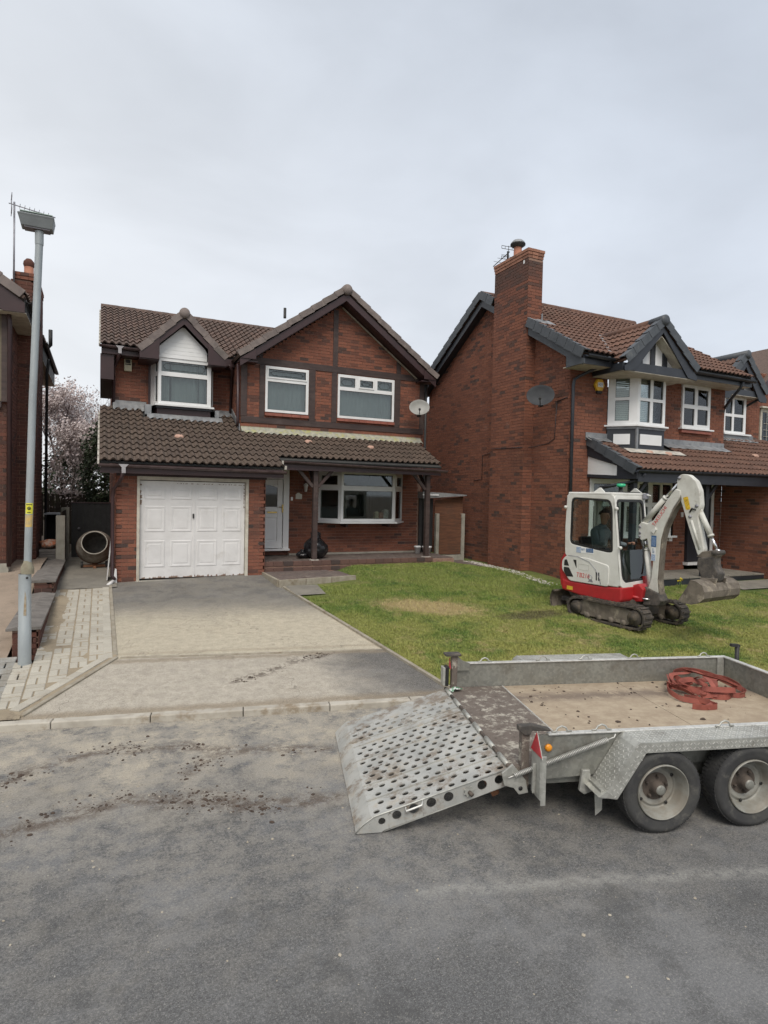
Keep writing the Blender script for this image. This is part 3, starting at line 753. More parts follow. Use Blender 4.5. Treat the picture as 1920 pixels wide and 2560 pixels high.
# garage front, side and the return by the door
B.wall((.28, 12.9, 0), X_, FR, .38, .45, 2.80)
B.wall((2.88, 12.9, 0), X_, FR, .36, .45, 2.80)
B.wall((3.24, 12.9, 0), Y_, X_, 1.6, .45, 2.85, vis=False)
B.wall((.28, 21.3, 0), -Y_, LF, 8.4, .45, 5.55, lambda z: [(0, 8.4)] if z < 2.9 else ([(0, 8.4 - (z - 2.85) / S1)] if z < 4.2 else [(0, 5.8)]), vis=False)
# front wall by door and bay
def gf(z):
    iv = [(.0, 4.63)]
    out = []
    for (a, b) in iv:
        out.append((a, b))
    return out
B.wall((3.24, 14.5, 0), X_, FR, 4.63, .80, 3.80, holes([(-.1, .99, 0, 2.99), (1.80, 4.16, 1.63, 2.92)], 4.63))
# gable wall above the porch roof
AP = (5.53, 7.30)
def gcl(z):
    if z < 5.45: return (0, 4.97)
    h = (z - 5.32) / .727
    return (h, 4.97 + .15 - h) if h < 2.5 else (2.5, 2.5)
B.wall((3.0, 14.5, 0), X_, FR, 4.97, 3.70, 7.15, holes([(.60, 1.69, 4.29, 5.44), (2.47, 4.07, 4.28, 5.43)], 4.97, gcl))
B.wall((3.0, 15.5, 0), -Y_, LF, 1.0, 3.85, 5.5)
# upper left wall around the oriel
B.wall((.28, 15.5, 0), X_, FR, 2.72, 4.15, 5.48, holes([(.80, 2.22, 4.05, 5.6)], 2.72))
# right side wall, rear
B.wall((7.97, 14.5, 0), Y_, X_, 6.8, .5, 5.5, vis=False)
B.done(290)
b = MB()
b.box(.30, 7.95, 21.2, 21.3, .4, 5.6); b.build('rear_wall', M['brick3'], H)
b = MB()                                    # interior partitions seen dimly through the panes
b.box(3.3, 7.8, 17.6, 17.7, .5, 5.4); b.box(3.3, 3.36, 14.7, 17.6, .5, 5.4); b.box(7.8, 7.86, 14.7, 17.6, .5, 5.4); b.box(3.3, 7.8, 14.75, 17.6, .86, .9); b.box(3.3, 7.8, 14.62, 17.6, 3.02, 3.1)
b.build('room_partition', M['room'], H)
# porch wall footing line
b = MB(); b.box(4.25, 7.87, 14.44, 14.486, .80, .845, .6); b.build('wall_footing', M['concrete'], H)

# ---- roofs
def lower_ok(u, v):
    x = -.02 + u; y = 12.6 + v * cos(math.atan(S1))
    if x > 3.6 and y < 13.0: return False
    if x > 2.95 and y > 14.42: return False
    if .98 < x < 2.62 and y > 14.93: return False
    return y < 15.45
vd = Vector((0, 1, S1)).normalized()
roof(H, (-.02, 12.6, lowz(12.6)), X_, vd, 7.80, 3.3, M['tile'], 'low', amp=.05, ok=lower_ok, cap=296, ga=.285)
deck(H, [(-.0, 12.62, lowz(12.62)), (3.56, 12.62, lowz(12.62)), (3.56, 14.5, lowz(14.5)), (3.05, 14.5, lowz(14.5)), (3.05, 15.5, lowz(15.5)), (0, 15.5, lowz(15.5))], M['dark'], .04)
deck(H, [(3.56, 13.02, lowz(13.02)), (7.74, 13.02, lowz(13.02)), (7.74, 14.5, lowz(14.5)), (3.56, 14.5, lowz(14.5))], M['dark'], .04)
S2 = .52
def upz(y): return 5.62 + S2 * (y - 15.1)
def up_ok(u, v):
    x = -.02 + u; y = 15.1 + v * cos(math.atan(S2)); z = upz(y)
    if z < 6.48 and abs(x - 1.74) < (6.50 - z) / .96 - .05: return False
    # hidden behind the front gable
    if x > 5.53 - (7.49 - z) / .727 + .05: return False
    return y < 18.5
UPO = bpy.data.objects.new('upper_roof', None); COL.objects.link(UPO); UPO.parent = H
roof(UPO, (-.02, 15.1, upz(15.1)), X_, Vector((0, 1, S2)).normalized(), 5.7, 3.85, M['tile_up'], 'up', amp=.05, ok=up_ok, cap=250, ga=.29)
deck(UPO, [(0, 15.12, upz(15.12)), (7.9, 15.12, upz(15.12)), (7.9, 18.5, upz(18.5)), (0, 18.5, upz(18.5))], M['dark'], .03)
deck(UPO, [(0, 18.5, upz(18.5)), (7.9, 18.5, upz(18.5)), (7.9, 21.7, upz(15.3)), (0, 21.7, upz(15.3))], M['tile_up'], .03)
b = MB()
for i in range(12): b.lathe([(.0, 0), (.105, 0), (.11, .44), (.0, .44)], (-.02 + .44 * i, 18.5, upz(18.5) - .03), (1, 0, 0), 12, tone=rnd.random())
b.build('ridge_tiling', M['tile_up'], UPO, kind='stuff')
# front gable roof running back
GZ, GY = 7.49, 14.1
for sgn, nm in ((-1, 'left'), (1, 'right')):
    foot_x = 5.53 + sgn * 2.64; fz = GZ - .727 * 2.64
    deck(UPO, [(5.53, GY, GZ - .01), (5.53, 19.2, GZ - .01), (foot_x, 19.2, fz - .01), (foot_x, GY, fz - .01)], M['tile_up'], .06, 'gable_roof_slope')
deck(UPO, [(5.53, GY + .02, GZ + .02), (5.53, 16.5, GZ + .02), (5.53 - 2.60, 15.0, GZ - .727 * 2.6 + .02), (5.53 - 2.60, GY + .02, GZ - .727 * 2.6 + .02)], M['tile_up'], .02, 'gable_roof_tiling')
verge_tiles(UPO, (2.86, GY, GZ - .727 * 2.67), (5.50, GY, GZ - .005), 9, .16, .105, FR, M['verge'])
verge_tiles(UPO, (8.20, GY, GZ - .727 * 2.67), (5.56, GY, GZ - .005), 9, .16, .105, FR, M['verge'])
b = MB(); b.lathe([(0, 0), (.125, 0), (.13, .05), (.12, .4), (0, .4)], (5.53, GY - .05, GZ - .05), (0, 1, 0), 20, tone=.8); b.build('ridge_end', M['verge'], UPO)
b = MB(); b.lathe([(.0, 0), (.11, 0), (.11, 3.6), (0, 3.6)], (5.53, GY + .36, GZ - .05), (0, 1, 0), 12); b.build('ridge_tiling', M['tile_up'], UPO, kind='stuff')
b = MB(); b.lathe([(.04, 0), (.04, .28), (0, .28)], (4.65, 16.6, 7.25)); b.build('vent_pipe', M['black'], UPO)
# barge boards and their boxed ends
def barge(parent, apex, foot, w, y, th, m, name='barge_board'):
    A = Vector((foot[0], y, foot[1])); Bp = Vector((apex[0], y, apex[1])); u = (Bp - A); sg = 1 if u.x > 0 else -1
    b = MB(); pts = [(foot[0], foot[1]), (apex[0], apex[1]), (apex[0], apex[1] - w * 1.25), (foot[0], foot[1] - w * 1.25)]
    b.prism([(p[0], p[1]) for p in pts], (0, y, 0), X_, Z_, FR, 0, th); b.build(name, m, parent)
for sgn in (-1, 1):
    barge(UPO, (5.53, GZ - .13), (5.53 + sgn * 2.62, GZ - .13 - .727 * 2.62), .145, GY + .05, .03, M['fascia'])
    fx = 5.53 + sgn * 2.62
    b = MB(); b.prism([(fx, 5.46), (fx - sgn * .37, 5.46), (fx - sgn * .37, 5.46 + .25), (fx, 5.46 + .0)], (0, GY + .05, 0), X_, Z_, FR, .032, .05); b.build('eave_box', M['fascia'], UPO)
    b = MB(); b.box(min(fx, fx - sgn * .42), max(fx, fx - sgn * .42), GY + .05, 14.48, 5.40, 5.43); b.build('soffit', M['fascia'], UPO)
    # sloping soffit under the verge
    A = Vector((fx, 0, 5.43)); deck(UPO, [(5.53, GY + .05, GZ - .30), (5.53, 14.47, GZ - .30), (fx - sgn * .25, 14.47, GZ - .30 - .727 * 2.37), (fx - sgn * .25, GY + .05, GZ - .30 - .727 * 2.37)], M['fascia'], .02, 'verge_soffit')
# inner barge line
b = MB(); b.bar((5.55, 14.46, 7.10), (7.74, 14.46, 5.51), .03, .035); b.build('barge_trim', M['edging'], UPO)
# timber framing on the gable
def board(x0, x1, z0, z1, y=14.5):
    b = MB(); e = .028 + rnd.uniform(-.003, .003); b.box(x0, x1, y - e, y - .002, z0, z1); b.build('timber_board', M['timber'], H, bevel=.004)
board(3.05, 7.86, 5.44, 5.60); board(3.02, 7.99, 4.02, 4.17)
for (a, c, z0, z1) in ((5.33, 5.46, 5.602, 7.02), (3.44, 3.53, 5.602, 5.80), (7.14, 7.27, 5.602, 5.96), (3.01, 3.16, 4.172, 5.438), (3.46, 3.585, 4.172, 5.438), (4.71, 4.87, 4.172, 5.438),
                       (5.31, 5.45, 4.172, 5.438), (7.09, 7.26, 4.172, 5.438), (7.86, 8.0, 4.172, 5.47)): board(a, c, z0, z1)
# windows of the gable
W1 = window(H, (3.60, 14.46, 4.31), X_, FR, 1.09, 1.11, [(.07, 1.01, .85, 1.04), (.055, 1.02, .06, .74)], sash=(0,), lead=(0,))
W2 = window(H, (5.475, 14.46, 4.30), X_, FR, 1.60, 1.11, [(.05, .47, .80, 1.04), (.60, .97, .83, 1.01), (1.10, 1.53, .80, 1.04), (.05, 1.54, .06, .71)], sash=(1,), lead=(0, 1, 2))
for (a, w_) in ((3.59, 1.11), (5.46, 1.63)):
    n_ = int(w_ / .225)
    for i in range(n_ + 1):
        L = w_ / (n_ + 1); b = MB(); b.box(a + L * i + .003, a + L * (i + 1) - .003, 14.43, 14.52, 4.215, 4.285); b.build('sill_tile', M['sill_red'], H, bevel=.004)
# flashing over the porch roof
def rag(x0, x1, y0, z0, y1, z1, n, m, name='flashing'):
    def f(u, v):
        x = lerp(x0, x1, u); w = (v * (1 + .25 * noise.noise(Vector((x * 7, 0, 5)))))
        return (x, lerp(y0, y1, w), lerp(z0, z1, w) + .018 * sin(x / .15 * 2 * pi) * v + .01)
    b = MB(); b.grid(f, n, 3); return b.build(name, m, H)
rag(3.02, 7.90, 14.47, 3.90, 14.30, lowz(14.30) + .06, 130, M['lichen'])
b = MB(); b.box(3.02, 7.90, 14.465, 14.492, 3.80, 3.925); b.build('flashing_upstand', M['lichen'], H)
rag(.25, .98, 15.47, 4.42, 15.20, lowz(15.20) + .06, 24, M['lead']); rag(2.60, 3.02, 15.47, 4.36, 15.20, lowz(15.2) + .06, 14, M['lead'])
rag(.96, 2.66, 14.96, lowz(14.96) + .10, 14.78, lowz(14.78) + .06, 50, M['lead'])
b = MB(); b.box(.26, .98, 15.462, 15.488, 4.2, 4.44); b.box(2.6, 3.0, 15.462, 15.488, 4.2, 4.38); b.box(.92, 1.06, 14.97, 15.47, 4.1, 4.33); b.box(2.50, 2.60, 14.97, 15.47, 4.1, 4.3); b.build('flashing_upstand', M['lead'], H)
# stepped side flashing at the gable return
b = MB(); b.prism([(14.45, 3.80), (15.5, 4.34), (15.5, 4.50), (14.45, 3.96)], (0, 0, 0), Y_, Z_, LF, -2.995, -2.972); b.build('side_flashing', M['lead'], H)
# verge mortar with tile ends, left side of both roofs and at the step
def verge_side(x, y0, z0, S, n, ga, parent, w=.035):
    for i in range(n):
        y = y0 + i * ga * cos(math.atan(S)); z = z0 + i * ga * cos(math.atan(S)) * S
        b = MB(); b.prism([(y + .02, z - .045), (y + ga * .88, z - .045 + ga * .88 * S * .9), (y + ga * .88, z + .0 + ga * .88 * S * .9), (y + .02, z + .02)], (0, 0, 0), Y_, Z_, LF, -x - .0, -x + w); b.build('verge_mortar', M['mortar_pale'], parent)
verge_side(-.02, 12.6, lowz(12.6), S1, 10, .285, H); verge_side(-.02, 15.1, upz(15.1), S2, 12, .29, UPO); 
b = MB(); b.prism([(12.6, lowz(12.6) - .12), (15.5, lowz(15.5) - .12), (15.5, lowz(15.5) - .045), (12.6, lowz(12.6) - .045)], (0, 0, 0), Y_, Z_, LF, -.02, .0); b.build('verge_board', M['fascia'], H)
b = MB(); b.prism([(15.1, upz(15.1) - .22), (18.5, upz(18.5) - .22), (18.5, upz(18.5) - .045), (15.1, upz(15.1) - .045)], (0, 0, 0), Y_, Z_, LF, -.02, .0); b.build('verge_board', M['fascia'], UPO)
for i in range(2):
    y = 12.60 + i * .25; b = MB(); b.box(3.58, 3.63, y, y + .22, lowz(y) - .02, lowz(y) + .06); b.build('verge_mortar', M['mortar_pale'], H)
# broken tile ends of pale clay lying on the lower roofs
for (x, y) in ((1.55, 13.85), (4.55, 13.98), (6.15, 13.86)):
    b = MB(); b.lathe([(0, .05), (.05, .045), (.075, .015), (.08, -.01)], (x, y, lowz(y) + .05), (0, -.3, 1), 14); b.v = [(x + (v[0] - x) * 1.3, v[1], v[2]) for v in b.v]; b.build('clay_patch', M['pale_clay'], H)
# ---- gutters, fascias
gutter(H, (-.03, 12.53, 2.83), (3.60, 12.53, 2.80), .058, M['gutter'], brackets=5)
b = MB(); b.box(-.0, 3.56, 12.58, 12.605, 2.66, 2.83); b.build('fascia_board', M['fascia'], H)
b = MB(); b.box(.28, 3.26, 12.86, 12.89, 2.62, 2.80); b.build('lintel_board', M['fascia'], H)
b = MB(); b.box(.0, 3.56, 12.605, 12.9, 2.80, 2.815); b.build('soffit', M['fascia'], H)
gutter(H, (3.44, 12.93, 3.06), (7.80, 12.86, 2.985), .058, M['gutter'], brackets=7)
b = MB(); b.box(3.60, 7.70, 12.98, 13.01, 2.86, 3.02); b.build('fascia_board', M['fascia'], H)
b = MB(); b.box(3.62, 7.70, 13.01, 14.46, 2.95, 2.97); b.build('porch_ceiling', M['fascia'], H)
gutter(UPO, (-.04, 15.03, 5.60), (1.05, 15.03, 5.58), .058, M['gutter'], brackets=2)
for xa, xb in ((0, .98), (2.5, 2.98)): b = MB(); b.box(xa, xb, 15.08, 15.11, 5.42, 5.60); b.build('fascia_board', M['fascia'], UPO)
b = MB(); b.box(0, 3.0, 15.11, 15.5, 5.42, 5.44); b.build('soffit', M['fascia'], UPO)
# pale hopper outlets and downpipes
def hopper(x, y, z, m):
    b = MB(); b.prism([(-.09, 0), (.09, 0), (.035, -.06), (.035, -.17), (-.035, -.17), (-.035, -.06)], (x, y, z), X_, Z_, FR, -.03, .04); b.build('gutter_outlet', m, H)
M['upvc_grey'] = mat('faded_grey_upvc', (.36, .35, .36), .5, (.28, .27, .28), 8)
hopper(.40, 12.50, 2.83, M['upvc_grey']); hopper(.38, 15.0, 5.60, M['upvc_grey'])
pipe(H, [(.40, 12.5, 2.68), (.36, 12.6, 2.55), (.24, 12.8, 2.35), (.22, 12.83, 2.2), (.22, 12.83, .66), (.27, 12.79, .58)], .034, M['fascia'])
b = MB(); b.prism([(.235, .50), (.31, .50), (.30, .78), (.27, .80)], (0, 12.86, 0), X_, Z_, FR, 0, .05); b.tube([(.24, 12.75, .56), (.14, 12.62, .50)], .032, 10); b.build('pipe_shoe', M['white_paint'], H)
pipe(H, [(.38, 15.0, 5.44), (.33, 15.2, 5.3), (.26, 15.42, 5.15), (.26, 15.44, 4.25)], .034, M['fascia'])
pipe(H, [(2.82, 15.0, 5.44), (2.93, 15.1, 5.32), (2.95, 15.3, 5.2), (2.95, 15.42, 4.2)], .034, M['fascia'])
pipe(H, [(2.93, 14.44, 5.38), (2.94, 14.44, 4.05), (2.94, 14.46, 3.9)], .034, M['fascia'])
pipe(H, [(8.03, 14.44, 5.38), (8.03, 14.44, .8)], .034, M['black'])
# dark cabinet-like eave end seen at far left, with satellite cable
b = MB(); b.box(-.02, .26, 15.13, 18.4, 4.85, 5.42); b.build('eave_end_box', M['fascia'], UPO)
# corner boards
b = MB(); b.box(.255, .30, 15.44, 15.498, 4.25, 5.42); b.box(1.02, 1.08, 15.44, 15.49, 4.35, 5.42); b.build('corner_board', M['fascia'], UPO)

# ---- oriel with its own little gable
OR = bpy.data.objects.new('oriel', None); COL.objects.link(OR); OR.parent = H
zf0, zf1 = 4.36, 5.44
window(OR, (1.20, 14.93, zf0), X_, FR, 1.19, 1.08, [(.06, 1.10, .76, 1.0), (.06, 1.10, .07, .66)], lead=(0,))
window(OR, (1.06, 15.48, zf0), Vector((.14, -.55, 0)), Vector((-.55, -.14, 0)).normalized(), .567, 1.08, [(.33, .50, .76, 1.0), (.33, .50, .07, .66)])
window(OR, (2.39, 14.93, zf0), Vector((.14, .55, 0)), Vector((.55, -.14, 0)).normalized(), .567, 1.08, [(.09, .50, .07, .98)])
b = MB(); b.prism([(.98, 15.48), (1.13, 14.86), (2.46, 14.86), (2.60, 15.48)], (0, 0, 4.32), X_, Y_, Z_, 0, .04); b.build('window_sill', M['white'], OR)
b = MB(); b.prism([(1.04, 15.48), (1.16, 14.92), (2.42, 14.92), (2.54, 15.48)], (0, 0, 4.27), X_, Y_, Z_, 0, .05); b.build('sill_underside', M['black_trim'], OR)
b = MB(); b.prism([(1.08, 15.48), (1.18, 14.98), (2.39, 14.98), (2.50, 15.48)], (0, 0, 4.0), X_, Y_, Z_, 0, .27); b.build('apron_panel', M['fascia'], OR)
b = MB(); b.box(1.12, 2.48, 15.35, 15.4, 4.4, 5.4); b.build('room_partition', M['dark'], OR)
DA = (1.74, 6.50); SD = .96
for i in range(8):                           # shiplap boards of the gable infill
    z0 = 5.44 + i * .092
    hw = max(.0, min(.55, (6.20 - z0) / .96)); hw2 = max(0, min(.55, (6.20 - z0 - .09) / .96))
    if hw < .03: continue
    b = MB(); b.prism([(1.74 - hw, z0), (1.74 + hw, z0), (1.74 + hw2, z0 + .0915), (1.74 - hw2, z0 + .0915)], (0, 14.93, 0), X_, Z_, FR, -.01, .016)
    b.v = [(v[0], v[1] - (.0035 if abs(v[2] - z0) < .001 else 0), v[2]) for v in b.v]; b.build('shiplap_board', M['white'], OR)
for sgn in (-1, 1):
    fx = 1.74 + sgn * .96
    barge(OR, (1.74, 6.50 - .13), (fx, 6.50 - .13 - SD * .94), .13, 14.74, .03, M['fascia'])
    b = MB(); b.prism([(fx, 5.34), (fx, 5.56), (fx - sgn * .10, 5.66), (fx - sgn * .42, 5.66 + .2), (fx - sgn * .42, 5.34)], (0, 14.74, 0), X_, Z_, FR, .032, .05); b.build('eave_box', M['fascia'], OR)
    b = MB(); b.box(min(fx, fx - sgn * .42), max(fx, fx - sgn * .42), 14.72, 15.48, 5.32, 5.342); b.build('soffit', M['fascia'], OR)
    deck(OR, [(1.74, 14.70, 6.48), (1.74, 16.85, 6.48), (fx, 15.1, 6.48 - SD * .96), (fx, 14.70, 6.48 - SD * .96)], M['tile_up'], .05, 'dormer_slope')
    verge_tiles(OR, (fx - sgn * -.02, 14.70, 6.48 - SD * .98), (1.74 + sgn * .03, 14.70, 6.49), 4, .16, .115, FR, M['verge'])
b = MB(); b.lathe([(0, 0), (.115, 0), (.12, .05), (.11, .42), (0, .42)], (1.74, 14.65, 6.46), (0, 1, 0), 20, tone=.8); b.build('ridge_end', M['verge'], OR)
b = MB(); b.lathe([(0, 0), (.105, 0), (.105, 1.8), (0, 1.8)], (1.74, 15.08, 6.46), (0, 1, 0), 12); b.build('ridge_tiling', M['tile_up'], OR, kind='stuff')

# ---- alarm box, dish
AB = thing('alarm_box', 'cream alarm box high on the wall left of the oriel window', 'alarm box', (.565, 15.46, 5.1))
b = MB(); b.box(.485, .65, 15.40, 15.488, 5.13, 5.41); b.build('case', mat('cream_plastic', (.62, .58, .42), .5), AB, bevel=.01)
b = MB(); b.box(.51, .62, 15.392, 15.3995, 5.31, 5.39); b.box(.505, .63, 15.393, 15.3995, 5.27, 5.295); b.build('printed_badge', M['black'], AB)
def dish(name, label, C, facing, r, m, arm_col):
    T = thing(name, label, 'satellite dish', C); f = Vector(facing).normalized(); C = Vector(C)
    b = MB(); b.lathe([(0, 0), (r * .4, .012 * r / .3), (r * .8, .05 * r / .3), (r, .085 * r / .3), (r + .006, .085 * r / .3), (r * .8, .035 * r / .3), (0, -.012)], C, f, 28)
    c0 = C
    side = f.cross(Z_).normalized(); upv = side.cross(f)
    b.v = [tuple(c0 + side * (Vector(v) - c0).dot(side) * 1.12 + upv * (Vector(v) - c0).dot(upv) * .92 + f * (Vector(v) - c0).dot(f)) for v in b.v]
    b.build('reflector', m, T)
    b = MB(); e = C + f * r * 1.1 - upv * r * .72; b.tube([C - upv * r * .9, e], .011, 8); b.lathe([(0, 0), (.03, 0), (.03, .08), (0, .08)], e, (C + f * .05 - e), 12); b.build('feed_arm', arm_col, T)
    b = MB(); b.tube([C - f * .02, C - f * .12, C - f * .22 - Z_ * .1], .016, 8); b.box(*sorted((C.x - f.x * .22 - .04, C.x - f.x * .22 + .04)), *sorted((C.y - f.y * .22 - .04, C.y - f.y * .22 + .04)), C.z - .2, C.z); b.build('bracket', arm_col, T)
    return T
dish('satellite_dish', 'round pale grey satellite dish at the right corner of the middle house', (7.62, 14.05, 4.66), (-.42, -.85, .32), .235, mat('pale_dish_paint', (.33, .33, .31), .6, (.26, .26, .24), 4), M['black'])

# ---- garage door
G = bpy.data.objects.new('garage_door', None); COL.objects.link(G); G.parent = H
b = MB(); b.box(.66, .715, 12.87, 12.99, .52, 2.63); b.box(2.82, 2.88, 12.87, 12.99, .52, 2.63); b.box(.715, 2.82, 12.87, 12.99, 2.55, 2.63); b.build('door_frame', M['cream_frame'], G, bevel=.004)
dz0, dz1, dx0, dx1, dy = .56, 2.535, .722, 2.812, 12.95
b = MB(); b.box(dx0, dx1, dy, dy + .03, dz0, dz1); b.build('door_skin', M['white_paint'], G)
cols = [(.80, 1.20), (1.30, 1.72), (1.82, 2.24), (2.34, 2.74)]; rows = [(.78, 1.33), (1.50, 2.03), (2.16, 2.42)]
for r_, (z0, z1) in enumerate(rows):
    for c_, (x0, x1) in enumerate(cols):
        b = MB(); e = .045; o_ = [(x0, z0), (x1, z0), (x1, z1), (x0, z1)]; i1 = [(x0 + .02, z0 + .02), (x1 - .02, z0 + .02), (x1 - .02, z1 - .02), (x0 + .02, z1 - .02)]; i2 = [(x0 + e + .02, z0 + e + .02), (x1 - e - .02, z0 + e + .02), (x1 - e - .02, z1 - e - .02), (x0 + e + .02, z1 - e - .02)]
        vs = [(x, dy - .001, z) for x, z in o_] + [(x, dy - .013, z) for x, z in i1] + [(x, dy - .030, z) for x, z in i2]
        # recessed moulding then a raised field
        vs = [(x, dy - .002, z) for x, z in o_] + [(x, dy - .009, z) for x, z in i1] + [(x, dy - .002, z) for x, z in i2] + [(x, dy - .007, z) for x, z in [(x0 + .085, z0 + .085), (x1 - .085, z0 + .085), (x1 - .085, z1 - .085), (x0 + .085, z1 - .085)]]
        fs = [(a * 4 + i, a * 4 + (i + 1) % 4, (a + 1) * 4 + (i + 1) % 4, (a + 1) * 4 + i) for a in range(3) for i in range(4)] + [(12, 13, 14, 15)]
        b.add(vs, fs); b.build('door_panel', M['white_paint'], G)
b = MB(); b.box(1.735, 1.765, dy - .035, dy - .001, 1.78, 1.875); b.build('door_handle', M['black'], G, bevel=.005)
b = MB(); b.box(1.742, 1.782, dy - .012, dy - .001, dz0, dz1); b.build('centre_bead', M['white_paint'], G)
def rusty(x0, x1, z0, z1, n, seed, vert=False):
    rr = random.Random(seed); b = MB()
    for i in range(n):
        f = i / n
        if rr.random() < .35: continue
        if not vert: a = lerp(x0, x1, f); w = (x1 - x0) / n; h = rr.uniform(.2, 1) * (z1 - z0); b.prism([(a, z0), (a + w, z0), (a + w * .9, z0 + h), (a + w * .2, z0 + h * .8)], (0, dy - .001, 0), X_, Z_, FR, 0, .003)
        else: a = lerp(z0, z1, f); h = (z1 - z0) / n; w = rr.uniform(.2, 1) * (x1 - x0); b.prism([(x0, a), (x0 + w, a + h * .2), (x0 + w * .8, a + h), (x0, a + h)], (0, dy - .001, 0), X_, Z_, FR, 0, .003)
    b.build('rust_flake', M['rust'], G, kind='stuff')
rusty(dx0, dx1, dz0, dz0 + .045, 60, 3); rusty(dx0 + .7, dx1, 2.485, 2.505, 60, 9); rusty(dx0, dx0 + .04, 2.05, 2.5, 14, 5, True); rusty(dx1 - .025, dx1, 2.0, 2.5, 18, 6, True)
b = MB(); b.box(.64, 2.90, 12.84, 13.0, .44, .525); b.build('threshold', M['concrete'], G, bevel=.01)
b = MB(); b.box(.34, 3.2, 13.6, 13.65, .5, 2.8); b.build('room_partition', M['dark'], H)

# ---- front door
M['door_white'] = mat('bright_door_upvc', (.86, .86, .85), .3, (.82, .82, .81), 2)  # white made lighter in the colour itself to offset the porch shade
D = bpy.data.objects.new('front_door', None); COL.objects.link(D); D.parent = H
b = MB(); b.box(3.26, 3.33, 14.40, 14.50, .96, 2.97); b.box(4.075, 4.22, 14.40, 14.50, .96, 2.97); b.box(3.33, 4.075, 14.40, 14.50, 2.68, 2.97); b.build('door_frame', M['door_white'], D, bevel=.006)
b = MB(); xs = [3.34, 3.45, 3.93, 4.065]
b.box(3.34, 3.45, 14.43, 14.48, .985, 2.67); b.box(3.93, 4.065, 14.43, 14.48, .985, 2.67); b.box(3.45, 3.93, 14.43, 14.48, .985, 1.16); b.box(3.45, 3.93, 14.43, 14.48, 1.74, 2.0); b.box(3.45, 3.93, 14.43, 14.48, 2.54, 2.67)
b.build('door_leaf', M['door_white'], D, bevel=.008)
b = MB(); b.box(3.45, 3.93, 14.455, 14.475, 1.16, 1.74); b.build('door_panel', M['door_white'], D)
b = MB(); b.box(3.49, 3.89, 14.44, 14.456, 1.20, 1.70); b.build('raised_field', M['door_white'], D, bevel=.006)
b = MB(); b.box(3.45, 3.93, 14.452, 14.462, 2.0, 2.54); b.build('pane', M['glass_obsc'], D)
b = MB(); b.prism([(3.45, 2.54), (3.45, 2.47), (3.56, 2.515), (3.69, 2.53), (3.82, 2.515), (3.93, 2.47), (3.93, 2.54)], (0, 14.45, 0), X_, Z_, FR, 0, .018); b.build('arch_bead', M['door_white'], D)
brass = mat('brass', (.62, .45, .16), .3, (.5, .36, .12), 5, metal=.9); M['brass'] = brass
b = MB(); b.box(3.68, 3.92, 14.405, 14.43, 1.845, 1.885); b.build('letterbox', brass, D, bevel=.004)
b = MB(); b.box(4.045, 4.075, 14.395, 14.425, 1.86, 2.06); b.tube([(4.06, 14.40, 2.0), (4.06, 14.37, 2.0), (3.96, 14.37, 2.0)], .009, 8); b.build('door_handle', brass, D)
b = MB(); b.box(3.24, 4.24, 14.34, 14.50, .925, .975); b.build('threshold', M['door_white'], D, bevel=.004)
b = MB(); b.box(3.24, 4.2, 14.42, 14.5, .82, .925); b.build('door_step', M['brick3'], D)
b = MB(); b.box(4.285, 4.335, 14.47, 14.49, 2.16, 2.25); b.build('doorbell', M['door_white'], D, bevel=.004)
b = MB(); b.prism([(4.41, 2.20), (4.57, 2.20), (4.57, 2.32), (4.53, 2.33), (4.50, 2.355), (4.45, 2.355), (4.43, 2.33), (4.41, 2.32)], (0, 14.49, 0), X_, Z_, FR, 0, .012); b.build('house_plaque', mat('cream_plaque', (.62, .60, .52), .5), D)
# ---- ground floor bay
BY = bpy.data.objects.new('bay_window', None); COL.objects.link(BY); BY.parent = H
window(BY, (5.44, 14.0, 1.66), X_, FR, 1.50, 1.25, [(.06, 1.42, .90, 1.19), (.06, 1.42, .07, .78)], gm=M['glass'])
Ls = Vector((.44, -.50, 0)); window(BY, (5.0, 14.5, 1.66), Ls, Vector((-.5, -.44, 0)).normalized(), .666, 1.25, [(.09, .56, .92, 1.15), (.07, .58, .07, .78)], gm=M['glass'], sash=(0,), lead=(0,))
window(BY, (6.94, 14.0, 1.66), Vector((.46, .50, 0)), Vector((.5, -.46, 0)).normalized(), .679, 1.25, [(.09, .57, .92, 1.15), (.07, .60, .07, .78)], gm=M['glass'], sash=(0,), lead=(0,))
b = MB(); b.prism([(4.94, 14.5), (5.40, 13.93), (6.98, 13.93), (7.46, 14.5)], (0, 0, 1.61), X_, Y_, Z_, 0, .045); b.build('window_sill', M['white'], BY, bevel=.004)
b = MB(); b.prism([(5.0, 14.5), (5.44, 14.0), (6.94, 14.0), (7.4, 14.5)], (0, 0, 2.911), X_, Y_, Z_, 0, .03); b.build('bay_head', M['white'], BY)
b = MB(); b.prism([(5.0, 14.72), (5.05, 14.5), (5.46, 14.04), (6.92, 14.04), (7.36, 14.5), (7.36, 14.72)], (0, 0, 1.657), X_, Y_, Z_, -.03, .02); b.build('inner_sill', M['white'], BY)
for x in (5.62, 6.80):
    b = MB(); b.box(x, x + .05, 14.1, 14.49, 1.52, 1.608); b.build('sill_bracket', M['fascia'], BY)
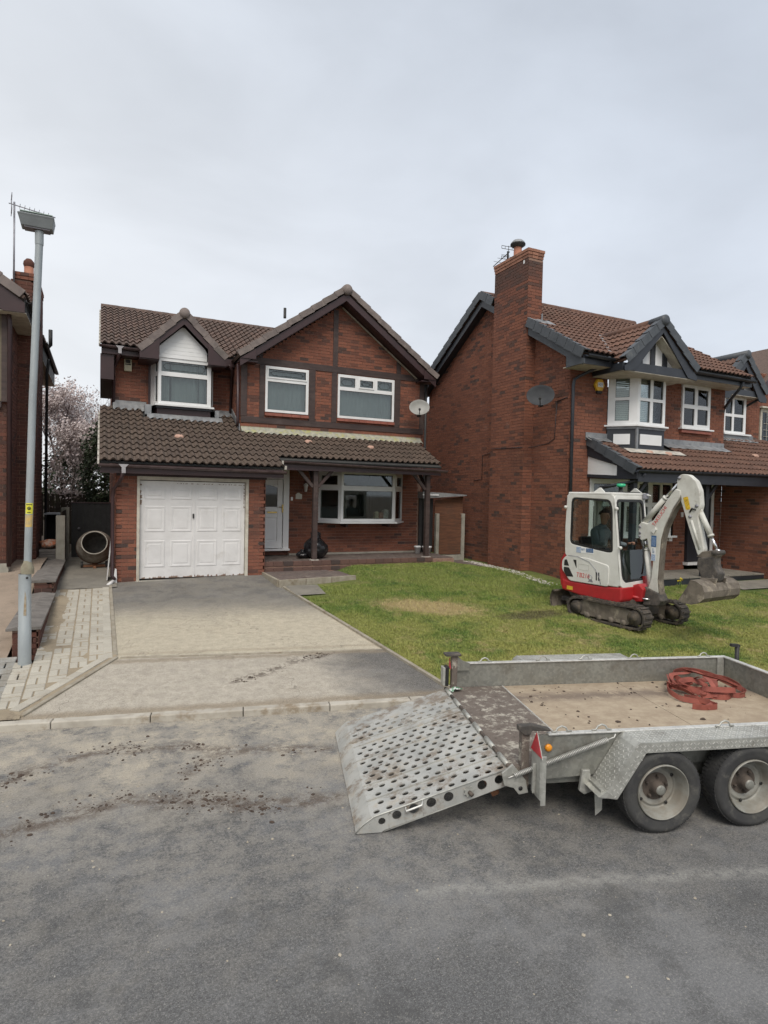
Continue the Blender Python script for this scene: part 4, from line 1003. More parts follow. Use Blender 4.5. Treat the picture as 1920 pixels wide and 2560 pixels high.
# things standing inside on the sill
for i, (x, w_, h_, c_) in enumerate(((6.50, .10, .22, (.5, .42, .28)), (6.63, .12, .20, (.35, .16, .10)), (6.76, .14, .27, (.55, .54, .5)), (5.52, .07, .20, (.55, .55, .5)))):
    T = thing('cardboard_carton' if i < 3 else 'plastic_bottle', ['tan carton inside the bay window, left of the other cartons', 'reddish carton between two paler ones inside the bay window', 'white torn carton at the right inside the bay window', 'white bottle at the left inside the bay window'][i], 'carton' if i < 3 else 'bottle', (x, 14.2, 1.68))
    mm = mat('carton_print', c_, .7, tuple(v * .6 for v in c_), 9)
    b = MB()
    if i < 3:
        b.prism([(x - w_ / 2, 1.678), (x + w_ / 2, 1.678), (x + w_ / 2, 1.678 + h_), (x + w_ * .1, 1.678 + h_ * 1.12), (x - w_ / 2, 1.678 + h_ * .95)], (0, 14.16, 0), X_, Z_, Y_, 0, .12)
    else: b.lathe([(0, 0), (.035, 0), (.035, .13), (.015, .16), (.015, .19), (.0, .19)], (x, 14.15, 1.678), n=14)
    b.build('body', mm, T)
    b = MB(); b.box(x - w_ * .3, x + w_ * .3, 14.152 if i < 3 else 14.11, 14.158 if i < 3 else 14.118, 1.72, 1.75); b.build('printed_band', mat('print', tuple(v * .4 for v in c_)), T)
# armchair in the room
T = thing('armchair', 'grey armchair dimly visible inside behind the bay window', 'armchair', (6.0, 15.6, .9)); fab = mat('dusty_fabric', (.30, .32, .33), .95, (.22, .24, .25), 5)
for nm, a in (('seat', (5.5, 6.4, 15.2, 15.9, 1.1, 1.35)), ('backrest', (5.55, 6.35, 15.85, 16.1, 1.2, 2.0)), ('arm', (5.3, 5.5, 15.2, 16.0, 1.1, 1.6)), ('arm', (6.4, 6.6, 15.2, 16.0, 1.1, 1.6)), ('base', (5.32, 6.58, 15.22, 16.0, .9, 1.1))):
    b = MB(); b.box(*a); b.build(nm, fab, T, bevel=.07, seg=3)

# ---- porch posts
def post(x, y, braces):
    P = bpy.data.objects.new('porch_post', None); COL.objects.link(P); P.parent = H
    b = MB(); b.box(x - .055, x + .055, y - .055, y + .055, .83, 2.95); b.build('post', M['timber'], P, bevel=.006)
    for d in braces:
        d = Vector(d); b = MB(); b.bar(Vector((x, y, 2.50)) + d * .06, Vector((x, y, 2.90)) + d * .42, .06, .07); b.build('brace', M['timber'], P)
    b = MB(); b.box(x - .09, x + .09, y - .09, y + .09, .80, .835); b.build('post_base', M['mortar_pale'], P)
post(4.455, 13.12, ((1, 0, 0), (-1, 0, 0), (0, 1, 0))); post(7.40, 13.12, ((-1, 0, 0), (0, 1, 0)))
b = MB(); b.box(3.7, 7.66, 13.06, 13.18, 2.90, 2.95); b.build('porch_beam', M['timber'], H)
# wall lantern by the door
T = thing('wall_lantern', 'small wall lantern under the porch left of the left post', 'lantern', (4.15, 14.4, 2.5))
b = MB(); b.tube([(4.62, 14.49, 2.62), (4.62, 14.38, 2.66), (4.62, 14.33, 2.60)], .01, 8); b.build('arm', M['black'], T); b = MB(); b.lathe([(0, 0), (.03, .01), (.05, .16), (.065, .17), (.02, .22), (0, .23)], (4.62, 14.33, 2.38), n=6); b.build('lamp_shade', M['white_paint'], T)

# ---- patio and steps
PA = thing('patio', 'raised block patio with a brick edge under the porch of the middle house', 'patio', (5.6, 13.7, .5))
b = MB(); b.box(3.25, 8.15, 13.0, 14.49, .4, .775); b.build('patio_bed', M['mortar'], PA)
st = MB(); k = 0
for i in range(24):
    for j in range(8):
        x = 3.26 + i * .205; y = 13.1 + j * .175
        if (i + j) % 2: st.box(x, x + .2, y, y + .085, .76, .80 + rnd.uniform(-.003, .004), rnd.random()); st.box(x, x + .2, y + .088, y + .172, .76, .80 + rnd.uniform(-.003, .004), rnd.random())
        else: st.box(x, x + .098, y, y + .172, .76, .80 + rnd.uniform(-.003, .004), rnd.random()); st.box(x + .102, x + .2, y, y + .172, .76, .80 + rnd.uniform(-.003, .004), rnd.random())
st.build('patio_blocks', M['patio_block'], PA, kind='stuff')
M['edge_brick'] = brick_mat('stained_edge_brick', (.145, .078, .06), (.11, .062, .05), (.06, .042, .038))
i = 0; x = 3.26
while x < 7.5:
    me = block_mesh(.215, .1, .065, round(rnd.random() * 4) / 4, M['edge_brick'], 'eb')
    for z in (.752,): piece('brick', me, PA, Matrix.Translation((x + .1, 13.03, z)))
    for c_, z in enumerate((.50, .575, .65)):
        piece('brick', me, PA, Matrix.Translation((x + .1 + (.11 if c_ % 2 else 0), 13.03, z - .03)))
    x += .225
ST = thing('door_platform', 'low grey-brown block platform in front of the middle house door', 'step', (4.0, 12.3, .45))
poly = [(3.22, 11.60), (4.98, 11.85), (4.86, 12.97), (3.27, 12.92)]
b = MB(); b.prism(poly, (0, 0, 0), X_, Y_, Z_, .40, .585); b.build('platform_bed', M['mortar'], ST)
n_ = 0
for j in range(7):
    for i in range(9):
        x = 3.36 + i * .205; y = 11.80 + j * .205
        if x + .1 > 4.98 - (y - 11.8) * .1 or y > 12.95 or (j == 0 and x > 4.6 and False): continue
        for s in (-1, 1):
            px, py = (x, y + s * .0515) if (i + j) % 2 else (x + s * .0515, y)
            if py < 11.63 + (px - 3.2) * .142 + .09 or py > 12.90: continue
            piece('paving_block', block_mesh(.196, .096, .0, round(rnd.random() * 4) / 4, M['patio_block'], 'pb'), ST, Matrix.Translation((px, py, .61)) @ Matrix.Rotation(0 if (i + j) % 2 else pi / 2, 4, 'Z'))
def edge_run(a, c, n):
    for i in range(n):
        p = [lerp(a[0], c[0], i / n), lerp(a[1], c[1], i / n)]; q = [lerp(a[0], c[0], (i + .97) / n), lerp(a[1], c[1], (i + .97) / n)]
        b = MB(); b.bar((*p, .515), (*q, .515), .055, .20); b.build('edging_strip', M['edging'], ST, bevel=.006)
edge_run((3.22, 11.60), (4.98, 11.85), 3); edge_run((3.22, 12.9), (3.22, 11.62), 2)
b = MB(); b.grid(lambda u, v: (lerp(3.33, lerp(3.90, 4.0, v), u), lerp(10.75, 11.56, v), zg(3.6, lerp(10.75, 11.56, v)) + .032), 2, 2); b.build('concrete_slab', M['path_conc'], kind='structure')
# bin bag, pots, loose bricks by the post
M['bag'] = mat('black_bag_plastic', (.012, .012, .014), .22, (.02, .02, .022), 5)
T = thing('bin_bag', 'full black bin bag slumped behind the left porch post', 'bin bag', (4.62, 13.6, .81))
def bagf(cx, cy, rx, ry, h, seed):
    b = MB()
    def f(u, v):
        a = u * 2 * pi; t = v; r = (sin(min(1, t * 1.15 + .12) * pi * .93)) ** .6 if t < .98 else .12
        w = 1 + .16 * noise.noise(Vector((cos(a) * 2.4, sin(a) * 2.4, t * 4 + seed))) + .07 * noise.noise(Vector((cos(a) * 9, sin(a) * 9, t * 9 + seed)))
        return (cx + cos(a) * rx * r * w, cy + sin(a) * ry * r * w, .815 + h * t * (1 + .05 * sin(a * 3)))
    b.grid(f, 44, 26); return b
bagf(4.66, 13.62, .30, .26, .60, 2).build('bag', M['bag'], T)
bagf(4.36, 13.66, .16, .15, .20, 7).build('bag_fold', M['bag'], T)
for nm, x, y, r_ in (('left', 7.70, 14.12, .085), ('right', 7.93, 14.02, .12)):
    T = thing('plant_pot', 'white plant pot on the patio, %s' % ('the smaller one beside the house wall' if nm == 'left' else 'the larger one behind the right porch post'), 'plant pot', (x, y, .80), group='white plant pots')
    b = MB(); b.lathe([(0, 0), (r_ * .7, 0), (r_, .16), (r_ * 1.12, .16), (r_ * 1.12, .20), (r_ * .95, .20), (r_ * .9, .15), (0, .15)], (x, y, .802), n=20); b.build('pot', M['white'], T)
    b = MB(); b.lathe([(0, .162), (r_ * .89, .152)], (x, y, .802), n=16); b.build('soil', M['earth'], T)
for i, (x, y, rz, m_) in enumerate(((7.62, 12.90, .3, 'terracotta'), (6.85, 12.9, .05, 'mortar_pale'), (7.0, 12.86, .4, 'mortar_pale'))):
    b = MB(); b.box(-.107, .107, -.05, .05, 0, .10); o = b.build('loose_brick', M[m_], None, bevel=.008, label=['orange loose brick at the right end of the patio', 'pale loose brick against the patio edge, nearer the middle', 'pale loose brick lying askew beside another pale one at the patio edge'][i], cat='brick', local=True); o.location = (x, y, zg(x, y) + (.14 if i == 0 else .07)); o.rotation_euler = (0, 0, rz)
    o.location.z = zg(x, y) + .012
# ================================================================== RIGHT HOUSE
H2 = thing('detached_house', 'right-hand brick house with tall side chimney and a black and white bay gable', 'house', (12, 12, .5))
B = Bricks(H2, M['brick2'], M['mortar'], 'b')
def side(z):
    if z < 5.25: return (0, 6.45)
    k = (7.72 - z) / .6; return (max(0, 3.2 - k), min(6.45, 3.2 + k))
B.wall((9.58, 17.0, 0), -Y_, LF, 6.45, .42, 7.65, lambda z: [side(z)]); B.wall((9.58, 19.6, 0), -Y_, LF, 2.6, .42, 5.1)
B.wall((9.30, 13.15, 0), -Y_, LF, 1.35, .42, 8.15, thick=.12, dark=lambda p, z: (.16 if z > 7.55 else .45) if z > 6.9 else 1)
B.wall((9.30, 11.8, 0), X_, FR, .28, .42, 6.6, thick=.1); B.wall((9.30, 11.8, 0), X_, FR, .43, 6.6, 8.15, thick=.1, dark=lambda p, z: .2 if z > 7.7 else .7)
B.wall((9.58, 10.55, 0), X_, FR, 5.27, .50, 5.30, holes([(1.13, 2.93, 3.45, 5.6), (3.62, 4.66, 4.18, 5.6), (.66, 3.2, 1.46, 2.86), (3.92, 4.75, .5, 2.84)], 5.27))
B.wall((14.8, 10.5, 0), -Y_, LF, 3.6, .42, 3.0)
B.wall((14.85, 11.75, 0), X_, FR, 3.3, 3.2, 5.5)
B.done(296)
b = MB(); b.box(9.73, 9.76, 11.82, 13.13, 6.3, 8.15); b.box(9.3, 9.76, 13.13, 13.16, 6.3, 8.15); b.build('chimney_backing', M['brick3'], H2)
b = MB(); b.box(9.7, 18, 16.9, 17.0, .4, 5.6); b.build('rear_wall', M['brick3'], H2)
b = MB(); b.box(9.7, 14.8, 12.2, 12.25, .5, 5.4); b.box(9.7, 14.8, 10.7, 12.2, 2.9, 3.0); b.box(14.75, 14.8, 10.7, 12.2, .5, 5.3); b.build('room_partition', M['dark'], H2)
# pale cap courses of the chimney
CH = bpy.data.objects.new('chimney_head', None); COL.objects.link(CH); CH.parent = H2
for k in range(3):
    o_ = .012 + .012 * k; z = 8.16 + .075 * k
    for i in range(6):
        y = 11.8 - o_ + i * ((1.35 + 2 * o_) / 6); b = MB(); b.box(9.30 - o_, 9.40, y + .004, y + (1.35 + 2 * o_) / 6 - .004, z, z + .067, rnd.random()); b.build('brick', M['cap_brick'], CH)
    for i in range(2):
        x = 9.41 + i * (.33 + o_) / 2; b = MB(); b.box(x, x + (.33 + o_) / 2 - .007, 11.8 - o_, 11.92, z, z + .067, rnd.random()); b.build('brick', M['cap_brick'], CH)
b = MB(); b.box(9.33, 9.73, 11.85, 13.12, 8.15, 8.40); b.build('capping_mortar', M['mortar_pale'], CH)
b = MB(); b.lathe([(.13, 0), (.13, .02), (.105, .04), (.10, .30), (.0, .30)], (9.52, 12.52, 8.38), n=20); b.build('chimney_pot', M['terracotta'], CH)
b = MB(); b.lathe([(.11, 0), (.19, .06), (.19, .09), (.12, .17), (0, .19)], (9.52, 12.52, 8.68), n=20, mi=0); b.build('pot_cowl', M['black'], CH)
b = MB(); b.lathe([(.185, 0), (.17, .03), (.12, .08), (0, .10)], (9.52, 12.52, 8.775), n=20); b.build('cowl_cap', M['lead'], CH)
b = MB(); b.box(9.285, 9.292, 11.93, 11.98, 8.05, 8.13); b.build('chimney_tag', M['white'], CH)
# ---- main roof
S3 = .6
def mz(y): return 7.85 - S3 * abs(13.8 - y)
MR = bpy.data.objects.new('upper_roof', None); COL.objects.link(MR); MR.parent = H2
def ok3(u, v):
    x = 9.32 + u; y = 9.9 + v * cos(math.atan(S3))
    if x < 9.78 and 11.7 < y < 13.2: return False
    z = mz(y)
    if z < 6.40 and abs(x - 11.35) < (6.40 - z) / .865 - .12: return False
    return y < 13.75
roof(MR, (9.32, 9.9, mz(9.9)), X_, Vector((0, 1, S3)).normalized(), 5.7, 4.55, M['tile2'], 'h2', amp=.036, ok=ok3, cap=298, ga=.29)
deck(MR, [(9.34, 9.95, mz(9.95)), (15.0, 9.95, mz(9.95)), (15.0, 13.8, 7.85), (9.34, 13.8, 7.85)], M['dark'], .04)
deck(MR, [(9.34, 17.45, mz(17.45)), (15.0, 17.45, mz(17.45)), (15.0, 13.8, 7.85), (9.34, 13.8, 7.85)], M['tile2'], .05)
b = MB()
for i in range(13): b.lathe([(.0, 0), (.105, 0), (.11, .44), (.0, .44)], (9.30 + .44 * i, 13.8, 7.83), (1, 0, 0), 12, tone=rnd.random())
b.build('ridge_tiling', M['tile2'], MR, kind='stuff')
verge_tiles(MR, (9.30, 9.85, mz(9.85) + .02), (9.30, 11.74, mz(11.74) + .02), 7, .16, .17, LF, M['verge_grey'], step=.03)
verge_tiles(MR, (9.30, 13.20, mz(13.2) + .02), (9.30, 13.78, 7.87), 2, .16, .17, LF, M['verge_grey'], step=.03)
verge_tiles(MR, (9.30, 17.45, mz(17.45) + .02), (9.30, 13.85, 7.87), 12, .16, .17, LF, M['verge_grey'], step=.03)
def yz_board(parent, pts, x, th, m, name): 
    b = MB(); b.prism(pts, (0, 0, 0), Y_, Z_, LF, -x, -x + th); return b.build(name, m, parent)
yz_board(MR, [(9.92, 5.36 + .01), (11.78, 6.47), (11.78, 6.30), (10.35, 5.46), (9.92, 5.24)], 9.36, .03, M['verge_grey'], 'barge_board')
yz_board(MR, [(9.88, 5.26), (10.42, 5.26), (10.42, 5.50), (10.15, 5.45), (9.88, 5.36)], 9.355, .03, M['verge_grey'], 'eave_box')
yz_board(MR, [(13.18, 7.34), (13.8, 7.70), (17.42, 5.52), (17.42, 5.34), (13.8, 7.52), (13.18, 7.16)], 9.37, .03, M['black_trim'], 'barge_board')
deck(MR, [(9.36, 10.5, 5.36 + .33), (9.58, 10.5, 5.36 + .33), (9.58, 11.8, 6.47), (9.36, 11.8, 6.47)], M['black_trim'], .02, 'verge_soffit')
deck(MR, [(9.36, 13.8, 7.55), (9.58, 13.8, 7.55), (9.58, 17.4, 5.39), (9.36, 17.4, 5.39)], M['black_trim'], .02, 'verge_soffit')
b = MB(); b.box(9.36, 10.36, 9.95, 10.55, 5.27, 5.285); b.build('soffit', M['cream_frame'], MR); b = MB(); b.box(12.45, 15.0, 9.95, 10.55, 5.29, 5.305); b.build('soffit', M['cream_frame'], MR)
b = MB(); b.box(9.36, 10.36, 9.93, 9.95, 5.27, 5.46); b.build('fascia_board', M['black_trim'], MR); b = MB(); b.box(12.3, 15.0, 9.93, 9.95, 5.29, 5.47); b.build('fascia_board', M['black_trim'], MR)
gutter(MR, (9.40, 9.86, 5.46), (10.42, 9.86, 5.44), .062, M['black_trim'], brackets=1); gutter(MR, (12.45, 9.86, 5.46), (15.02, 9.86, 5.44), .062, M['black_trim'], brackets=3)
# lead where the chimney meets the roof
b = MB(); b.box(9.28, 9.76, 11.60, 11.79, 6.60, 6.63); b.build('chimney_flashing', M['lead'], MR)
b = MB(); b.grid(lambda u, v: (lerp(9.30, 9.95, u), lerp(11.50, 11.79, v), mz(lerp(11.5, 11.79, v)) + .07 + .01 * sin(u * 14)), 12, 2); b.build('chimney_apron', M['lead'], MR)
b = MB(); b.box(9.70, 9.73, 11.74, 11.77, 6.6, 6.85); b.build('flashing_upstand', M['lead'], MR)
# ---- bay with its gable
BG = bpy.data.objects.new('bay_gable', None); COL.objects.link(BG); BG.parent = H2
ax, az, gy, sl = 11.34, 6.37, 9.55, .865
for sgn in (-1, 1):
    fx = ax + sgn * 1.14; fz = az - sl * 1.14
    roofV = Vector((-sgn * 1, 0, sl)).normalized()
    if sgn < 0:
        roof(BG, (fx, 11.5, fz), -Y_, roofV, 1.8, 1.49, M['tile2'], 'bg', amp=.03, tw=.30, ga=.245, ok=lambda u, v: v < 1.4 and (11.5 - u) < 13.8 - (7.85 - (5.38 + v * .654)) / .6 + .12, cap=80)
    deck(BG, [(ax, gy + .02, az), (ax, 11.45, az), (fx, 9.9, fz), (fx, gy + .02, fz)], M['tile2'], .04, 'bay_roof_slope')
    verge_tiles(BG, (fx, gy, fz + .02), (ax + sgn * .02, gy, az + .02), 5, .16, .14, FR, M['verge_grey'], step=.03)
    A = (fx, fz); b = MB(); b.prism([(ax, az - .14), (fx, fz - .14), (fx, fz - .24), (fx - sgn * .30, fz - .20), (ax, az - .27)], (0, gy + .05, 0), X_, Z_, FR, 0, .03); b.build('barge_board', M['black_trim'], BG)
    deck(BG, [(ax, gy + .06, az - .33), (ax, 9.88, az - .33), (fx - sgn * .30, 9.88, fz - .07), (fx - sgn * .30, gy + .06, fz - .07)], M['cream_frame'], .015, 'verge_soffit')
b = MB(); b.prism([(10.22, 5.17), (12.46, 5.17), (12.46, 5.22), (12.2, 5.36), (10.48, 5.36), (10.22, 5.22)], (0, 9.62, 0), X_, Z_, FR, 0, .025); b.build('tie_board', M['black_trim'], BG)
b = MB(); b.box(10.22, 12.46, 9.60, 10.53, 5.155, 5.168); b.build('bay_soffit', M['cream_frame'], BG)
yI = 9.86
b = MB(); b.prism([(10.5, 5.33), (12.18, 5.33), (ax, 6.08)], (0, yI, 0), X_, Z_, FR, -.02, 0); b.build('render_panel', M['white'], BG)
for (p, q) in ((10.88, 11.02), (11.27, 11.41), (11.66, 11.80)):
    tz = lambda x: 6.08 - abs(x - ax) * .89
    b = MB(); b.prism([(p, 5.33), (q, 5.33), (q, tz(q)), (p, tz(p))], (0, yI, 0), X_, Z_, FR, .001, .03); b.build('timber_stud', M['black_trim'], BG)
b = MB(); b.lathe([(0, 0), (.12, 0), (.125, .05), (.11, .4), (0, .4)], (ax, gy - .04, az), (0, 1, 0), 18, tone=.8); b.build('ridge_end', M['verge_grey'], BG)
b = MB(); b.lathe([(0, 0), (.105, 0), (.105, 1.6), (0, 1.6)], (ax, gy + .36, az), (0, 1, 0), 12); b.build('ridge_tiling', M['tile2'], BG, kind='stuff')
b = MB(); b.grid(lambda u, v: (lerp(10.18, 11.28, u) + v * .09 - .06, lerp(9.95, 11.4, u), mz(lerp(9.95, 11.4, u)) + .06), 8, 1); b.build('valley_lead', M['lead'], BG)
Ls = Vector((.43, -.48, 0)); Ln = Vector((-.48, -.43, 0)).normalized(); Rs = Vector((.45, .48, 0)); Rn = Vector((.48, -.45, 0)).normalized()
def blind(parent, O, U, N, w, z0, z1, n):
    O = Vector(O); U = Vector(U).normalized(); N = Vector(N); b = MB()
    for i in range(n):
        z = lerp(z0, z1, (i + .5) / n); h = (z1 - z0) / n * .42
        b.obox(O, U, (Vector((0, 0, 1)) - N * .2).normalized(), N, 0, w, z - O.z - h * 1.02, z - O.z + h * 1.02, -.10, -.097)
    b.build('blind_slats', M['white'], under(parent), kind='stuff')
w_ = window(BG, (10.72, 10.53, 4.09), Ls, Ln, .645, 1.19, [(.16, .46, .64, 1.10), (.16, .46, .10, .57)], gm=M['glass'])
blind(w_, (10.76, 10.50, 4.19), Ls, Ln, .55, 4.19, 5.2, 22)
w_ = window(BG, (11.15, 10.05, 4.09), X_, FR, .90, 1.19, [(.08, .40, .63, 1.15), (.49, .82, .63, 1.15), (.08, .40, .07, .56), (.49, .82, .07, .56)], gm=M['glass'])
blind(w_, (11.2, 10.05, 4.15), X_, FR, .82, 4.15, 5.24, 24)
window(BG, (12.05, 10.05, 4.09), Rs, Rn, .645, 1.19, [(.16, .46, .64, 1.10), (.16, .46, .10, .57)], gm=M['glass'])
b = MB(); b.prism([(10.62, 10.53), (11.10, 9.98), (12.10, 9.98), (12.58, 10.53)], (0, 0, 4.055), X_, Y_, Z_, 0, .035); b.build('window_sill', M['white'], BG)
b = MB(); b.prism([(10.70, 10.53), (11.14, 10.04), (12.06, 10.04), (12.50, 10.53)], (0, 0, 4.0), X_, Y_, Z_, 0, .055); b.build('sill_underside', M['lead'], BG)
b = MB(); b.prism([(10.72, 10.53), (11.15, 10.06), (12.05, 10.06), (12.50, 10.53)], (0, 0, 3.45), X_, Y_, Z_, 0, .55); b.build('apron_panel', M['black_trim'], BG)
b = MB(); b.box(11.25, 11.95, 10.04, 10.058, 3.64, 3.88); b.build('white_panel', M['white'], BG)
b = MB(); b.obox((10.72, 10.53, 3.45), Ls.normalized(), Z_, Ln, .14, .50, .19, .43, .003, .02); b.build('white_panel', M['white'], BG)
b = MB(); b.box(11.12, 11.18, 10.03, 10.07, 3.45, 4.0); b.build('corner_lead', M['lead'], BG)
# other windows
W3 = window(H2, (13.20, 10.50, 4.20), X_, FR, 1.04, 1.09, [(.06, .45, .60, 1.02), (.06, .45, .08, .50), (.56, .95, .60, 1.0), (.56, .95, .11, .50)], gm=M['glass_net'], sash=())
b = MB(); b.box(13.12, 14.32, 10.43, 10.56, 4.165, 4.20); b.build('window_sill', M['white'], H2)
for i in range(5): b = MB(); b.box(13.15 + i * .225, 13.37 + i * .225, 10.46, 10.56, 4.08, 4.15); b.build('sill_tile', M['sill_red'], H2)
GB = bpy.data.objects.new('front_bay', None); COL.objects.link(GB); GB.parent = H2
w_ = window(GB, (11.10, 10.32, 1.50), X_, FR, 1.68, 1.33, [(.10, .42, .80, 1.24), (.50, .80, .80, 1.24), (.94, 1.2, .80, 1.24), (1.28, 1.58, .80, 1.24), (.10, .42, .10, .70), (.50, .80, .10, .70), (.94, 1.2, .10, .70), (1.28, 1.58, .10, .70)], gm=M['glass'])
blind(w_, (11.15, 10.32, 1.55), X_, FR, 1.58, 1.58, 2.76, 20)
w_ = window(GB, (10.24, 10.52, 1.50), Vector((.86, -.2, 0)), Vector((-.2, -.86, 0)).normalized(), .883, 1.33, [(.10, .78, .80, 1.22), (.10, .78, .10, .70)], gm=M['glass'])
window(GB, (12.78, 10.32, 1.50), Vector((0, 1, 0)), X_, .2, 1.33, [(.05, .15, .1, 1.2)], gm=M['glass'])
b = MB(); b.prism([(10.2, 10.53), (11.06, 10.25), (12.86, 10.25), (12.9, 10.53)], (0, 0, 1.455), X_, Y_, Z_, 0, .045); b.build('window_sill', M['white'], GB)
b = MB(); b.box(12.70, 12.80, 10.34, 10.5, 1.36, 1.45); b.build('sill_bracket', M['white'], GB)
D2 = bpy.data.objects.new('front_door', None); COL.objects.link(D2); D2.parent = H2
b = MB(); b.box(13.50, 13.56, 10.46, 10.56, .80, 2.84); b.box(14.27, 14.33, 10.46, 10.56, .8, 2.84); b.box(13.56, 14.27, 10.46, 10.56, 2.76, 2.84); b.build('door_frame', M['black_trim'], D2)
b = MB(); b.box(13.56, 14.27, 10.50, 10.55, .82, 2.76); b.build('door_leaf', M['black_trim'], D2)
b = MB(); b.box(13.86, 14.02, 10.488, 10.50, 1.2, 2.5); b.build('pane', M['glass_obsc'], D2)
b = MB(); b.tube([(13.66, 10.45, 1.55), (13.66, 10.45, 2.1)], .014, 8); b.tube([(13.66, 10.5, 1.6), (13.66, 10.45, 1.6)], .008, 6); b.tube([(13.66, 10.5, 2.05), (13.66, 10.45, 2.05)], .008, 6); b.build('door_handle', M['lead'], D2)
b = MB(); b.box(13.46, 14.36, 10.40, 10.55, .73, .80); b.build('threshold', M['white'], D2)
b = MB(); b.box(14.36, 14.46, 10.46, 10.55, .8, 2.84); b.build('side_frame', M['white'], D2)
b = MB(); b.box(13.32, 13.40, 10.52, 10.54, 1.95, 2.07); b.build('doorbell_box', M['white'], H2)
# ---- porch roof
PR = bpy.data.objects.new('porch_roof', None); COL.objects.link(PR); PR.parent = H2
S4 = .52
def pz(y): return 2.98 + S4 * (y - 9.13)
roof(PR, (10.14, 9.13, pz(9.13)), X_, Vector((0, 1, S4)).normalized(), 7.8, 2.7, M['tile2'], 'pr', amp=.036, ok=lambda u, v: (9.13 + v * .887 < (10.42 if 10.14 + u < 14.9 else 11.35)) and not (10.7 < 10.14 + u < 12.5 and 9.13 + v * .887 > 10.0), cap=260, ga=.29)
deck(PR, [(10.16, 9.15, pz(9.15)), (17.9, 9.15, pz(9.15)), (17.9, 10.55, pz(10.55)), (10.16, 10.55, pz(10.55))], M['dark'], .04)
deck(PR, [(14.9, 10.5, pz(10.5)), (17.9, 10.5, pz(10.5)), (17.9, 11.7, pz(11.7)), (14.9, 11.7, pz(11.7))], M['dark'], .04)
verge_tiles(PR, (10.12, 9.10, pz(9.1) + .03), (10.12, 10.50, pz(10.5) + .03), 5, .16, .15, LF, M['verge_grey'], step=.03)
yz_board(PR, [(10.55, 3.34), (10.55, 2.93), (9.62, 2.88), (9.62, 3.08)], 10.19, .02, M['white'], 'white_panel')
yz_board(PR, [(9.12, 2.80), (9.62, 2.80), (9.62, 3.16), (10.55, 3.64), (10.55, 3.40), (9.60, 3.06), (9.60, 2.84), (9.12, 2.96)][:0] or [(9.10, 2.80), (9.64, 2.80), (9.64, 3.10), (10.55, 3.36), (10.55, 3.66), (9.10, 2.98)], 10.165, .03, M['black_trim'], 'barge_board')
yz_board(PR, [(9.62, 2.80), (9.62, 2.88), (10.55, 2.93), (10.55, 2.86)], 10.18, .03, M['black_trim'], 'tie_board')
gutter(PR, (10.10, 9.07, 2.99), (17.9, 9.07, 3.05), .062, M['black_trim'], brackets=6)
b = MB(); b.box(10.2, 17.9, 9.12, 9.15, 2.74, 2.97); b.build('fascia_board', M['black_trim'], PR); b = MB(); b.box(10.2, 14.8, 9.15, 10.5, 2.86, 2.875); b.build('porch_ceiling', M['white'], PR)
def leadsheet(x0, x1, y0, y1, y_up, zz): 
    b = MB(); b.grid(lambda u, v: (lerp(x0, x1, u), lerp(y0, y1, v), zz(lerp(y0, y1, v)) + .075 + .008 * sin(u * (x1 - x0) * 20)), int((x1 - x0) * 12), 2); b.build('flashing', M['lead'], PR)
    b = MB(); b.box(x0, x1, y_up - .012, y_up - .002 + .0, zz(y_up), zz(y_up) + .18); b.build('flashing_upstand', M['lead'], PR)
leadsheet(12.48, 14.86, 10.28, 10.53, 10.535, pz); leadsheet(10.06, 10.72, 10.35, 10.53, 10.535, pz); leadsheet(15.6, 17.2, 11.1, 11.3, 11.3, pz)
b = MB(); b.grid(lambda u, v: (lerp(10.75, 12.6, u), lerp(9.86, 10.06, v), pz(lerp(9.86, 10.06, v)) + .075), 20, 2); b.build('flashing', M['mortar_pale'], PR)
for (x, y) in ((11.45, 9.95), (12.05, 9.93), (15.65, 10.2)):
    b = MB(); b.lathe([(0, .05), (.05, .045), (.075, .015), (.08, -.01)], (x, y, pz(y) + .05), (0, -.3, 1), 14); b.v = [(x + (v[0] - x) * 1.5, v[1], v[2]) for v in b.v]; b.build('clay_patch', M['pale_clay'], PR)
P = bpy.data.objects.new('porch_post', None); COL.objects.link(P); P.parent = H2
b = MB(); b.box(12.60, 12.71, 9.32, 9.43, .45, 2.80); b.build('post', M['black_trim'], P); b = MB(); b.bar((12.65, 9.38, 2.35), (12.25, 9.38, 2.78), .06, .07); b.build('brace', M['black_trim'], P); b = MB(); b.bar((12.65, 9.38, 2.35), (13.05, 9.38, 2.78), .06, .07); b.build('brace', M['black_trim'], P)
P = bpy.data.objects.new('porch_post', None); COL.objects.link(P); P.parent = H2
b = MB(); b.box(10.28, 10.39, 9.3, 9.41, .45, 2.80); b.build('post', M['black_trim'], P); b = MB(); b.bar((10.33, 9.35, 2.35), (10.73, 9.35, 2.78), .06, .07); b.build('brace', M['black_trim'], P)
